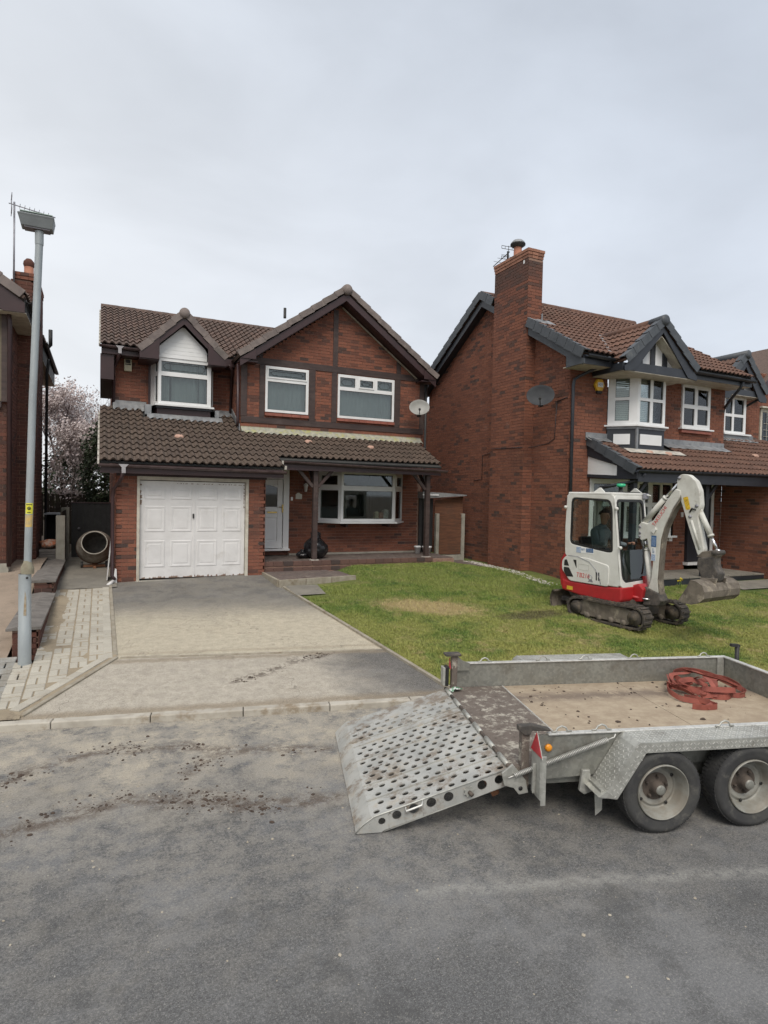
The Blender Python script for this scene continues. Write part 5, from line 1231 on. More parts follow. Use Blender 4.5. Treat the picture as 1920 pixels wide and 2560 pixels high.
# pipes
b = MB(); b.box(10.18, 10.64, 9.62, 10.50, 5.17, 5.33); b.build('eave_box', M['black_trim'], BG)
pipe(MR, [(10.14, 9.88, 5.40), (10.12, 10.2, 5.34), (9.75, 10.46, 5.12), (9.63, 10.47, 5.04), (9.60, 10.47, 4.9), (9.62, 10.47, .6)], .036, M['black_trim'])
pipe(MR, [(14.6, 9.88, 5.40), (14.6, 9.95, 5.25), (14.7, 10.3, 4.98), (14.9, 10.6, 4.8), (14.95, 10.8, 3.8)], .036, M['black_trim'])
pipe(PR, [(10.35, 9.08, 2.93), (10.35, 9.2, 2.78), (10.0, 9.6, 2.66), (9.9, 9.9, 2.6)], .036, M['black_trim'])
pipe(H2, [(9.56, 10.95, 4.58), (9.56, 11.0, 3.75), (9.56, 11.2, 3.65), (9.57, 11.75, 3.6), (9.28, 11.85, 3.58), (9.28, 13.1, 3.62), (9.55, 13.2, 3.6), (9.56, 13.9, 3.5), (9.56, 13.9, 2.85), (9.56, 14.3, 2.8)], .008, M['black_trim'], 'aerial_cable', 6)
pipe(H2, [(9.56, 10.6, 4.66), (9.56, 10.95, 4.60)], .008, M['black_trim'], 'aerial_cable', 6)
# terrace
b = MB(); b.prism([(10.9, 9.42), (14.8, 9.30), (14.8, 10.55), (10.9, 10.55)], (0, 0, 0), X_, Y_, Z_, .42, .585); T2_ = thing('terrace', 'pale grey slab terrace with a black edge in front of the right-hand house', 'terrace', (12.8, 9.9, .45)); b.build('terrace_edge', M['black_trim'], T2_)
for i in range(9):
    for j in range(2):
        x = 10.9 + i * .435; b = MB(); y0 = lerp(9.40, 9.28, i / 9) if j == 0 else 9.98; b.box(x + .005, min(x + .43, 14.79), y0 + (.0), 9.975 if j == 0 else 10.53, .587, .615); b.build('paving_slab', M['path_conc'], T2_)
b = MB(); b.grid(lambda u, v: (lerp(12.9, 16.5, u), lerp(8.55, 9.28, v) - u * .3, zg(lerp(12.9, 16.5, u), lerp(8.55, 9.28, v)) + .03), 8, 3); b.build('garden_path', M['path_conc'], kind='structure')
b = MB()
for i in range(420):
    y = rnd.uniform(10.2, 14.0); x = 9.2 - rnd.random() * .28 - (14 - y) * .06; clod(b, x + .1, y, zg(x, y) + .01, rnd.uniform(.012, .028), i)
b.build('gravel_strip', M['mortar_pale'], kind='stuff')
AB = thing('alarm_box', 'yellow hexagonal alarm box on the right-hand house beside its bay', 'alarm box', (10.40, 10.5, 4.85)); yel = mat('yellow_plastic', (.72, .42, .03), .4)
hx = [(cos(radians(60 * k)) * .15, sin(radians(60 * k)) * .155) for k in range(6)]
b = MB(); b.prism(hx, (10.40, 10.54, 4.99), X_, Z_, FR, 0, .07); b.build('case', yel, AB, bevel=.012)
b = MB(); b.box(10.33, 10.49, 10.462, 10.469, 4.94, 5.05); b.build('printed_badge', M['white'], AB); b = MB(); b.box(10.34, 10.48, 10.48, 10.54, 4.80, 4.86); b.build('strobe_lens', M['black'], AB)
M['ink_blue'] = mat('blue_print', (.03, .10, .32), .5); letter(AB, 'ADT', .075, M['ink_blue'], (10.41, 10.461, 4.995), X_, Z_, FR)
dish('satellite_dish', 'oval dark grey satellite dish on the side wall below the tall chimney', (9.12, 11.0, 4.68), (-.62, -.70, .30), .275, mat('grey_dish_paint', (.055, .058, .062), .7, (.042, .045, .05), 5, spec=.2), M['black'])
def aerial(name, label, base, top, n, m, ang=0):
    T = thing(name, label, 'aerial', base); b = MB(); b.tube([base, top], .018, 8); b.build('mast', m, T)
    b = MB(); d = Vector((cos(ang), sin(ang), 0)); t_ = Vector(top); pd = Vector((-d.y, d.x, 0)); b.tube([t_ - d * .1 - Z_ * .05, t_ + d * .75 - Z_ * .12], .011, 6)
    for i in range(n): p = t_ + d * (.1 + .6 * i / n) - Z_ * (.06 + .05 * i / n); b.tube([p - pd * (.12), p + pd * .12], .005, 5)
    b.build('boom', m, T)
    b = MB()
    for zz in (.03, .10, -.16, -.23): b.tube([t_ - d * .05 + pd * -.2 + Z_ * zz, t_ - d * .05 + pd * .2 + Z_ * zz], .007, 5)
    for xx in (-.2, -.1, .1, .2): b.tube([t_ - d * .05 + pd * xx + Z_ * .10, t_ - d * .05 + pd * xx + Z_ * .03], .006, 5); b.tube([t_ - d * .05 + pd * xx - Z_ * .16, t_ - d * .05 + pd * xx - Z_ * .23], .006, 5)
    b.tube([t_ - d * .05 + Z_ * .12, t_ - d * .05 - Z_ * .25], .009, 5)
    b.build('reflector_grid', m, T); return T
aerial('roof_aerial', 'small dark television aerial behind the tall chimney of the right-hand house', (9.40, 12.78, 8.38), (9.40, 12.78, 8.66), 3, M['black'], 1.45)

# ---- second block of the right house: narrow bay
B3 = bpy.data.objects.new('second_bay', None); COL.objects.link(B3); B3.parent = H2
w_ = window(B3, (15.90, 11.3, 4.31), X_, FR, .96, 1.04, [(.07, .36, .56, .98), (.44, .86, .56, .98), (.07, .36, .07, .48), (.44, .86, .07, .48)], gm=M['glass_net'])
b = MB(); b.box(15.90, 16.86, 11.36, 11.7, 4.0, 5.34); b.build('bay_core', M['white'], B3)
b = MB(); b.box(15.84, 17.02, 11.22, 11.6, 4.27, 4.31); b.build('window_sill', M['white'], B3)
b = MB(); b.box(15.92, 16.84, 11.31, 11.7, 3.90, 4.27); b.build('apron_panel', M['black_trim'], B3)
ax, az, gy, sl = 16.38, 6.50, 11.0, 1.06
for sgn in (-1, 1):
    fx = ax + sgn * .95; fz = az - sl * .95
    deck(B3, [(ax, gy + .02, az), (ax, 12.7, az), (fx, 11.9, fz), (fx, gy + .02, fz)], M['tile2'], .04, 'bay_roof_slope')
    verge_tiles(B3, (fx, gy, fz + .02), (ax + sgn * .02, gy, az + .02), 4, .16, .14, FR, M['verge_grey'], step=.03)
    b = MB(); b.prism([(ax, az - .14), (fx, fz - .14), (fx, fz - .26), (fx - sgn * .3, fz - .26), (ax, az - .34)], (0, gy + .05, 0), X_, Z_, FR, 0, .03); b.build('barge_board', M['black_trim'], B3)
roof(B3, (ax - .97, 12.8, az - sl * .97), -Y_, Vector((1, 0, sl)).normalized(), 1.8, 1.35, M['tile2'], 'b3', amp=.03, ga=.26, ok=lambda u, v: v < 1.2, cap=60)
b = MB(); b.box(15.5, 17.25, 11.06, 11.085, 5.36, 5.52); b.build('tie_board', M['black_trim'], B3); b = MB(); b.box(15.5, 17.25, 11.06, 11.7, 5.35, 5.36); b.build('bay_soffit', M['cream_frame'], B3)
b = MB(); b.prism([(15.6, 5.5), (17.16, 5.5), (ax, 6.2)], (0, 11.28, 0), X_, Z_, FR, -.02, 0); b.build('render_panel', M['white'], B3)
for (p, q) in ((15.98, 16.06), (16.26, 16.34), (16.56, 16.66)): b = MB(); b.prism([(p, 5.5), (q, 5.5), (q, 6.2 - abs(q - ax) * .9), (p, 6.2 - abs(p - ax) * .9)], (0, 11.28, 0), X_, Z_, FR, .001, .03); b.build('timber_stud', M['black_trim'], B3)
b = MB(); b.lathe([(0, 0), (.12, 0), (.12, 1.8), (0, 1.8)], (ax, gy - .04, az), (0, 1, 0), 14); b.build('ridge_tiling', M['verge_grey'], B3, kind='stuff')
pipe(B3, [(17.2, 11.05, 5.4), (17.1, 11.4, 5.2), (16.95, 11.6, 5.05), (16.9, 11.7, 4.1)], .036, M['black_trim'])
deck(B3, [(14.9, 11.55, 5.55), (18.0, 11.55, 5.55), (18.0, 13.2, 6.3), (14.9, 13.2, 6.3)], M['tile2'], .05, 'rear_slope')

# ================================================================== HOUSE AT THE FAR RIGHT EDGE
H4 = thing('detached_house', 'slice of a brick house at the right edge of the photo, with a leaded window', 'house', (19.5, 12.5, .5))
B = Bricks(H4, M['brick2'], M['mortar'], 'b'); B.wall((17.3, 12.0, 0), X_, FR, 4.0, 3.0, 6.4, holes([(1.12, 4.0, 4.12, 5.3)], 4.0, lambda z: (0, 4.0) if z < 5.4 else (max(0, (z - 5.4) * 1.35), 4.0))); B.done(40)
window(H4, (18.38, 11.85, 4.14), X_, FR, 1.9, 1.13, [(.09, .62, .08, 1.02), (.70, 1.20, .08, 1.02), (1.28, 1.8, .08, 1.02)], gm=M['glass_net'], fm=M['cream_frame'])
b = MB()
for x in (18.62, 18.78): b.box(x, x + .008, 11.80, 11.806, 4.2, 5.16)
for z in (4.4, 4.6, 4.8): b.box(18.47, 19.0, 11.80, 11.806, z, z + .008)
b.build('leading', M['cream_frame'], H4, kind='stuff')
b = MB(); b.box(18.30, 20.3, 11.75, 12.0, 5.27, 5.32); b.box(18.30, 20.3, 11.75, 12.0, 4.09, 4.14); b.build('window_sill', M['cream_frame'], H4)
deck(H4, [(18.35, 11.7, 6.02), (18.35, 15, 6.02), (20.5, 15, 7.6), (20.5, 11.7, 7.6)], M['tile_up'], .08, 'roof_slope')
b = MB(); b.bar((18.3, 11.68, 5.92), (20.5, 11.68, 7.54), .03, .18); b.build('barge_board', M['fascia'], H4)

# ================================================================== BETWEEN THE HOUSES
F = thing('side_fence', 'brown slatted fence panel between two concrete posts, in the gap between two houses', 'fence', (8.8, 14.3, .6))
for x in (8.34, 9.17):
    b = MB(); b.box(x, x + .10, 14.25, 14.35, .5, 1.87); b.build('concrete_post', M['concrete'], F, bevel=.008)
M['fence_wood'] = mat('brown_fence_wood', (.17, .075, .04), .85, (.10, .045, .028), 3, bump=.4, grime=(.08, .05, .035), sc3=(1, 1, 9))
for i in range(9):
    b = MB(); z = .74 + i * .122; b.prism([(z, 14.30), (z, 14.315), (z + .145, 14.295), (z + .145, 14.285)], (8.44, 0, 0), Z_, Y_, X_, 0, .73); o = b.build('fence_slat', M['fence_wood'], F); o.rotation_euler = (0, rnd.uniform(-.006, .006), 0)
b = MB(); b.box(8.44, 9.17, 14.27, 14.32, .5, .72); b.build('gravel_board', M['concrete'], F)
b = MB(); b.box(8.36, 9.27, 14.38, 14.40, 1.85, 2.36); b.v = [(v[0], v[1], v[2] - (.14 if (v[2] > 2 and v[0] < 8.6) else 0)) for v in b.v]; b.build('upper_board', M['fence_wood'], F)
G2 = thing('side_gate', 'dark closed gate beside the right corner of the middle house under a sloping sheet canopy', 'gate', (8.1, 14.45, .7))
for i in range(4): b = MB(); b.box(7.90 + i * .11, 8.005 + i * .11, 14.44, 14.47, .80, 2.28); b.build('gate_board', M['black'], G2)
b = MB(); b.prism([(7.88, 2.28), (9.28, 2.37), (9.28, 2.40), (8.55, 2.44), (7.88, 2.46)], (0, 14.2, 0), X_, Z_, FR, -.9, .0); C2 = thing('canopy_sheet', 'pale grey sheet canopy bridging the gap between the two houses', 'canopy', (8.5, 14.5, 2.3)); b.build('sheet', M['lead'], C2)
b = MB(); b.box(7.86, 8.36, 14.18, 14.22, 2.36, 2.40); b.build('canopy_edge', M['white'], C2)
b = MB()
SP = thing('side_path', None, None, (8.6, 13.9, .55)); tag(SP, kind='structure')
for j in range(9):
    for i in range(6):
        x = 8.05 + i * .205; y = 12.95 + j * .205 
        if x > 9.15 or (x < 8.15 and y > 13.0 and False): continue
        piece('paving_block', block_mesh(.196, .196, .0, round(rnd.random() * 4) / 4, M['patio_block'], 'pb'), SP, Matrix.Translation((x, y, .572 + (0.0))))
# ================================================================== LEFT HOUSE
H3 = thing('detached_house', 'dark brick house at the left edge, partly hidden by the street lamp', 'house', (-3, 14, .7))
B = Bricks(H3, M['brick3'], M['mortar'], 'c')
B.wall((-5.6, 13.3, 0), X_, FR, 4.0, .82, 6.6, lambda z: [(0, 4.0 if z < 5.3 else max(.5, 4.0 - (z - 5.3) * 1.3))])
B.wall((-1.6, 20.3, 0), -Y_, Vector((1, 0, 0)), 7.0, .6, 5.6)
B.wall((-1.66, 14.8, 0), X_, FR, .41, .6, 6.70); B.wall((-1.25, 16.25, 0), -Y_, Vector((1, 0, 0)), 1.45, .6, 6.70)
B.done(150)
b = MB(); b.box(-5.6, -1.7, 20.2, 20.3, .5, 5.5); b.box(-1.72, -1.66, 14.82, 16.2, 5.0, 6.7); b.box(-1.66, -1.27, 16.2, 16.25, .6, 6.7); b.build('rear_wall', M['brick3'], H3)
b = MB(); b.box(-5.6, -1.555, 13.2, 13.40, .5, .90); b.build('plinth', M['concrete'], H3)
M['render_tan'] = mat('dull_tan_render', (.17, .145, .10), .9, (.13, .11, .075), 2.5, bump=.3)
b = MB(); b.box(-3.0, -1.68, 13.245, 13.288, 3.95, 5.62); b.build('render_panel', M['render_tan'], H3)
b = MB(); b.box(-3.0, -1.68, 13.23, 13.286, 3.83, 3.94); b.build('timber_board', M['timber'], H3); b = MB(); b.box(-1.68, -1.57, 13.23, 13.286, 3.941, 5.62); b.build('timber_board', M['timber'], H3)
pipe(H3, [(-1.56, 13.16, 5.6), (-1.545, 13.2, 5.4), (-1.545, 13.2, .85)], .04, M['fascia']); pipe(H3, [(-1.17, 17.0, 5.5), (-1.22, 17.2, 5.2), (-1.235, 17.2, .7)], .034, M['black'])
S5 = .727
def rz3(x): return 5.86 + S5 * (-1.27 - x)
deck(H3, [(-1.27, 12.9, rz3(-1.27)), (-5.2, 12.9, rz3(-5.2)), (-5.2, 20.6, rz3(-5.2)), (-1.27, 20.6, rz3(-1.27))], M['tile_up'], .06, 'roof_slope')
deck(H3, [(-9.13, 12.9, rz3(-1.27)), (-5.2, 12.9, rz3(-5.2)), (-5.2, 20.6, rz3(-5.2)), (-9.13, 20.6, rz3(-1.27))], M['tile_up'], .06, 'roof_slope')
roof(H3, (-1.27, 12.95, rz3(-1.27)), Y_, Vector((-1, 0, S5)).normalized(), 7.5, 1.6, M['tile_up'], 'h3', amp=.045, ok=lambda u, v: not (1.75 < u < 3.4), cap=120)
verge_tiles(H3, (-1.30, 12.9, 5.90), (-5.2, 12.9, rz3(-5.2) + .03), 11, .16, .13, FR, M['verge'])
b = MB(); b.prism([(-1.28, 5.74), (-1.28, 5.56), (-1.62, 5.56), (-5.2, 8.0), (-5.2, 8.6)], (0, 12.96, 0), X_, Z_, FR, 0, .03); b.build('barge_board', M['fascia'], H3)
b = MB(); b.box(-3.0, -1.3, 12.96, 13.3, 5.56, 5.575); b.build('soffit', M['cream_frame'], H3); b = MB(); b.box(-1.6, -1.26, 12.96, 14.78, 5.55, 5.562); b.build('soffit', M['cream_frame'], H3)
b = MB(); b.box(-1.29, -1.27, 12.96, 14.7, 5.56, 5.80); b.build('fascia_board', M['black'], H3); b = MB(); b.box(-1.29, -1.26, 16.3, 20.6, 5.40, 5.80); b.build('fascia_board', M['black'], H3); b = MB(); b.box(-1.6, -1.26, 16.3, 20.6, 5.38, 5.395); b.build('soffit', M['cream_frame'], H3)
gutter(H3, (-1.21, 12.95, 5.80), (-1.21, 14.75, 5.79), .055, M['black'], front=(1, 0, 0)); gutter(H3, (-1.21, 16.35, 5.80), (-1.21, 20.6, 5.79), .055, M['black'], front=(1, 0, 0))
b = MB(); b.tube([(-1.45, 17.2, 5.85), (-1.20, 17.0, 5.78), (-1.13, 16.95, 5.85), (-1.13, 16.95, 6.22)], .045, 10); b.build('boiler_flue', M['black'], H3)
for k in range(2):
    for i in range(3): b = MB(); b.box(-1.68 + i * .145, -1.54 + i * .145, 14.77 - k * .01, 14.88, 6.71 + k * .075, 6.778 + k * .075, rnd.random()); b.build('cap_brick', M['brick2'], H3)
    for i in range(6): b = MB(); b.box(-1.36, -1.235 + k * .01, 14.89 + i * .235, 15.12 + i * .235, 6.71 + k * .075, 6.778 + k * .075, rnd.random()); b.build('cap_brick', M['brick2'], H3)
b = MB(); b.box(-1.64, -1.30, 14.82, 16.2, 6.70, 6.86); b.build('capping_mortar', M['mortar'], H3)
b = MB(); b.lathe([(.11, 0), (.09, .03), (.09, .25), (.0, .25)], (-1.42, 15.1, 6.85), n=18); b.build('chimney_pot', M['terracotta'], H3)
b = MB(); b.lathe([(.095, 0), (.11, .05), (.10, .11), (.05, .17), (0, .18)], (-1.42, 15.1, 7.08), n=18); b.build('pot_cowl', M['brick3'], H3)
AE = aerial('television_aerial', 'tall television aerial on a mast beside the left chimney', (-1.655, 14.72, 6.3), (-1.65, 14.72, 8.25), 7, M['alu'], .15)
# ================================================================== GARDEN WALL, FENCE, GATE (left)
GW = thing('garden_wall', 'low brick garden wall with flat copings stepping up between the two front gardens', 'wall', (-.87, 11, .2))
B = Bricks(GW, M['brick3'], M['mortar'], 'w')
for (ya, yb, zt) in ((8.95, 11.75, .50), (11.75, 15.0, .72)):
    B.wall((-.72, yb, 0), -Y_, Vector((1, 0, 0)), yb - ya, .10, zt)
    B.wall((-1.01, ya, 0), X_, FR, .27, .10, zt)
B.done(180)
M['coping'] = mat('grey_coping', (.18, .165, .15), .9, (.12, .11, .10), 5, bump=.4, grime=(.30, .28, .25), gs=3, glo=.6)
for (ya, yb, zt) in ((8.90, 11.72, .505), (11.70, 15.0, .725)):
    n = int((yb - ya) / .45)
    for i in range(n):
        b = MB(); y0 = ya + (yb - ya) * i / n; b.prism([(-1.08, 0), (-.68, 0), (-.68, .035), (-.88, .062), (-1.08, .035)], (0, y0 + .004, zt), X_, Z_, Y_, 0, (yb - ya) / n - .008); b.build('coping_stone', M['coping'], GW, bevel=.005)
FE = thing('boundary_fence', 'concrete-posted dark panel fence continuing from the garden wall to the side gate', 'fence', (-.78, 16, .5))
for (y, zt) in ((15.02, 1.74), (17.1, 1.86)):
    b = MB(); b.box(-.88, -.70, y, y + .12, .5, zt); b.build('concrete_post', M['concrete'], FE, bevel=.01)
M['dark_wood'] = mat('dark_stained_wood', (.055, .045, .035), .85, (.035, .028, .022), 3, bump=.3, grime=(.09, .10, .05), sc3=(1, 1, 5))
for i in range(10):
    b = MB(); z = .60 + i * .12; b.box(-.80, -.775, 15.15, 17.09, z, z + .135); o = b.build('fence_slat', M['dark_wood'], FE); o.rotation_euler = (0, .0, 0)
GT = thing('garden_gate', 'tall black boarded garden gate behind the cement mixer', 'gate', (-.2, 17.3, .56))
for i in range(7): b = MB(); b.box(-.66 + i * .135, -.53 + i * .135, 17.30, 17.33, .58, 1.97); b.build('gate_board', M['black'], GT)
b = MB(); b.box(-.68, .28, 17.28, 17.34, 1.97, 2.0); b.build('gate_rail', M['fascia'], GT); b = MB(); b.lathe([(0, 0), (.03, .01), (.035, .03), (0, .05)], (-.49, 17.29, 1.32), (0, -1, 0), 12); b.build('gate_knob', M['alu'], GT)
# rear fence and clutter
RF = thing('rear_fence', 'weathered brown fence across the far end of the side passage', 'fence', (-1, 22.5, .5))
for i in range(18): b = MB(); b.box(-2.3 + i * .16, -2.15 + i * .16, 22.5, 22.52, .5, 2.15 + rnd.uniform(-.02, .02)); b.build('fence_board', M['dark_wood'], RF)
T = thing('log_store', 'small dark lean-to store beside the left house', 'shelter', (-1.15, 16.7, .6))
b = MB(); b.box(-1.22, -.84, 16.5, 17.3, 1.70, 1.73); b.build('roof', M['lead'], T); b = MB(); b.box(-1.20, -.86, 17.2, 17.25, .6, 1.7); b.build('back_panel', M['dark'], T)
for x, y in ((-1.2, 16.55), (-.88, 16.55)): b = MB(); b.box(x, x + .03, y, y + .03, .6, 1.7); b.build('post', M['black'], T)
T = thing('orange_sack', 'crumpled orange and white sack beside the left house wall', 'sack', (-1.0, 15.6, 1.0))
orange = mat('orange_plastic', (.50, .13, .04), .6, (.55, .5, .42), 12)
def blob(cx, cy, cz, rx, ry, rz_, seed, nu=24, nv=14):
    b = MB(); b.grid(lambda u, v: tuple(Vector((cx, cy, cz)) + Vector((cos(u * 2 * pi) * sin(v * pi) * rx, sin(u * 2 * pi) * sin(v * pi) * ry, -cos(v * pi) * rz_)) * (1 + .35 * noise.noise(Vector((cos(u * 2 * pi) * 2 + seed, sin(u * 2 * pi) * 2, v * 4))))), nu, nv); return b
blob(-1.02, 15.5, 1.08, .19, .22, .10, 4).build('sack_body', orange, T)
b = MB()
for i in range(4):
    for j in range(2): b.box(-1.22 + j * .19, -1.04 + j * .19, 15.2 + i * .2, 15.39 + i * .2, .56, .99)
o = b.build('stacked_slabs', M['coping'], T); bpy.data.objects.remove(o)
T = thing('slab_stack', 'stack of grey slabs between the low wall and the left house', 'slabs', (-1.05, 15.5, .56))
for k in range(7): b = MB(); b.box(-1.21 + rnd.uniform(-.01, .01), -.87, 15.1, 15.9, .60 + k * .055, .648 + k * .055); b.build('slab', M['coping'], T, bevel=.005)
# board leaning against the garage corner
b = MB(); b.prism([(12.95, .55), (13.3, .55), (13.3, 1.36), (12.95, 1.36)], (0, 0, 0), Y_, Z_, LF, -.21, -.195); b.v = [(v[0] - .07 * (1 - (v[2] - .55) / .81), v[1], v[2]) for v in b.v]
b.build('leaning_board', M['white_paint'], None, label='narrow white board leaning on the garage corner beside the mixer', cat='board')
# ================================================================== CEMENT MIXER
CM = thing('cement_mixer', 'muddy tipped cement mixer drum on a small stand in front of the black gate', 'cement mixer', (-.1, 15.0, .56))
M['mixer'] = mat('cement_crusted_steel', (.25, .225, .19), .85, (.13, .095, .07), 7, bump=.7, grime=(.38, .36, .31), gs=9)
M['mixer_o'] = mat('rusty_orange_paint', (.22, .10, .05), .85, (.13, .07, .045), 9, bump=.5)
ax_ = Vector((-.02, -.93, .36)).normalized(); c0 = Vector((-.10, 15.05, 1.03))
b = MB(); b.lathe([(.245, .34), (.27, .34), (.265, .31), (.31, .22), (.375, .05), (.375, -.05), (.30, -.24), (.16, -.36), (0, -.37)], c0, ax_, 36); b.build('drum', M['mixer'], CM)
b = MB(); b.lathe([(.245, .34), (.30, .2), (.36, .04), (.28, -.2), (0, -.3)], c0, ax_, 30); b.build('drum_inside', mat('dark_drum_inside', (.10, .09, .08), .9, (.17, .16, .14), 8), CM)
b = MB()
for i in range(36):
    pass
b.tube([c0 + ax_ * .34 + (ax_.orthogonal().normalized() * cos(a) + ax_.cross(ax_.orthogonal().normalized()) * sin(a)) * .258 for a in [2 * pi * i / 36 for i in range(36)]], .013, 8, closed=True); b.build('rim', mat('pale_rim', (.42, .40, .35), .8, (.3, .28, .24), 9, bump=.4), CM)
b = MB(); b.lathe([(.383, -.03), (.39, 0), (.383, .03)], c0, ax_, 36); b.build('ring_gear', M['mixer_o'], CM)
b = MB(); b.lathe([(.17, -.34), (.12, -.42), (0, -.45)], c0, ax_, 20); b.build('drum_base', M['mixer_o'], CM)
b = MB(); b.bar((-.10, 15.1, .60), (-.10, 15.2, .80), .12, .10); b.bar((-.36, 14.95, .62), (.16, 14.95, .62), .06, .05); b.bar((-.10, 14.75, .60), (-.10, 15.45, .60), .06, .05); b.bar((-.1, 15.45, .6), (-.1, 15.5, 1.0), .06, .06); b.build('stand', M['mixer_o'], CM)
for x in (-.36, .14):
    b = MB(); b.lathe([(0, -.025), (.075, -.025), (.075, .025), (0, .025)], (x, 14.98, .64), (1, 0, 0), 18); b.build('wheel', M['black'], CM)
# ================================================================== STREET LAMP
SL = thing('street_lamp', 'tall grey steel street lamp with a flat post-top lantern beside the left garden wall', 'street lamp', (-.815, 8.42, .17))
t = NT('galvanised_lamp_steel'); c_ = t.mix(t.rng(t.noise(5, 5, .6, sc3=(1, 1, .3)), .35, .7), (.37, .405, .415), (.30, .33, .34)); c_ = t.mix(t.rng(t.noise(30, 4, .7), .5, .75, 0, .4), c_, (.40, .43, .43)); t.color(c_); t.rough(.5); t.b.inputs['Metallic'].default_value = .25; M['lamp_steel'] = t.m
Lx = lambda z: -.822 + .022 * z
b = MB(); b.lathe([(.072, 0), (.072, .50), (.069, .505), (.069, 1.15)], (Lx(.1), 8.42, .15), n=24); b.build('base_section', M['lamp_steel'], SL)
b = MB(); b.lathe([(.071, 0), (.073, .03), (.073, .06), (.07, .085), (.044, .14), (.042, .16)], (Lx(1.3), 8.42, 1.30), n=24); b.build('shoulder', mat('dirty_shoulder', (.27, .25, .18), .8, (.20, .17, .12), 9), SL)
b = MB(); b.tube([(Lx(1.4), 8.42, 1.44), (Lx(3.4), 8.42, 3.4), (Lx(5.3) + .02, 8.42, 5.30)], .042, 20, caps=False); b.build('shaft', M['lamp_steel'], SL)
b = MB(); b.lathe([(.045, 0), (.047, .02), (.047, .14), (.05, .16)], (Lx(5.3) + .02, 8.42, 5.27), n=20); b.build('collar', M['lamp_steel'], SL)
b = MB()
cx, cy = -.705, 8.42
def rect(x0, x1, y0, y1, z, dz=0): return [(x0, y0, z), (x1, y0, z), (x1, y1, z), (x0, y1, z)]
tp = rect(-.905, -.52, 8.30, 8.54, 5.58); m1 = rect(-.895, -.525, 8.31, 8.53, 5.555); bt = rect(-.87, -.54, 8.34, 8.50, 5.45)
tp2 = rect(-.86, -.56, 8.33, 8.51, 5.60)
vs = tp2 + tp + m1 + bt; fs = [(0, 1, 2, 3)] + [(a * 4 + (i + 1) % 4, a * 4 + i, (a + 1) * 4 + i, (a + 1) * 4 + (i + 1) % 4) for a in range(3) for i in range(4)] + [(15, 14, 13, 12)]
b.add(vs, fs); b.build('lantern_body', mat('grey_green_lantern', (.20, .22, .225), .5, (.17, .185, .19), 6), SL, bevel=.006)
b = MB(); b.box(-.84, -.57, 8.35, 8.49, 5.437, 5.449); b.build('diffuser', mat('dull_diffuser', (.22, .21, .23), .3), SL)
b = MB(); b.box(-.88, -.54, 8.31, 8.53, 5.60, 5.612); b.build('lantern_cap', mat('greenish_cap', (.36, .45, .40), .6, (.28, .36, .31), 9), SL, bevel=.004)
def wrap(z0, z1, a0, a1, m, name, r=.0425):
    b = MB(); n = 10; b.grid(lambda u, v: (Lx(2) + .0 + r * cos(lerp(a0, a1, u)), 8.42 + r * sin(lerp(a0, a1, u)), lerp(z0, z1, v)), n, 1); b.v = [(v[0] + .022 * (v[2] - 2), v[1], v[2]) for v in b.v]; return b.build(name, m, SL)
wrap(2.03, 2.158, radians(205), radians(335), mat('yellow_sticker', (.78, .74, .05), .5), 'warning_sticker')
wrap(1.87, 2.02, radians(205), radians(335), mat('faded_orange_sticker', (.62, .42, .12), .6, (.45, .36, .2), 14), 'faded_sticker')
wrap(2.135, 2.146, radians(225), radians(315), M['black'], 'sticker_print', .0428); wrap(2.042, 2.053, radians(245), radians(295), M['black'], 'sticker_print', .0428)
b = MB(); b.lathe([(.012, 0), (.02, 0), (.02, .002), (.012, .002)], (Lx(2.1) + .0, 8.3762, 2.098), (0, -1, 0), 14); b.lathe([(0, 0), (.008, 0), (.008, .003), (0, .003)], (Lx(2.1), 8.376, 2.095), (0, -1, 0), 10); b.build('sticker_symbol', M['black'], SL)
b = MB(); b.lathe([(0, 0), (.014, 0), (.014, .006), (.008, .008), (0, .008)], (Lx(1.25) + .005, 8.352, 1.258), (0, -1, 0), 14); b.build('door_lock', M['black'], SL)
b = MB(); b.prism([(-.02, 0), (.012, 0), (.010, .22), (-.004, .30), (-.012, .18)], (Lx(1) - .008, 8.3525, .80), X_, Z_, FR, 0, .002); b.build('torn_label', mat('brown_label_residue', (.30, .22, .13), .8, (.38, .36, .3), 20), SL)
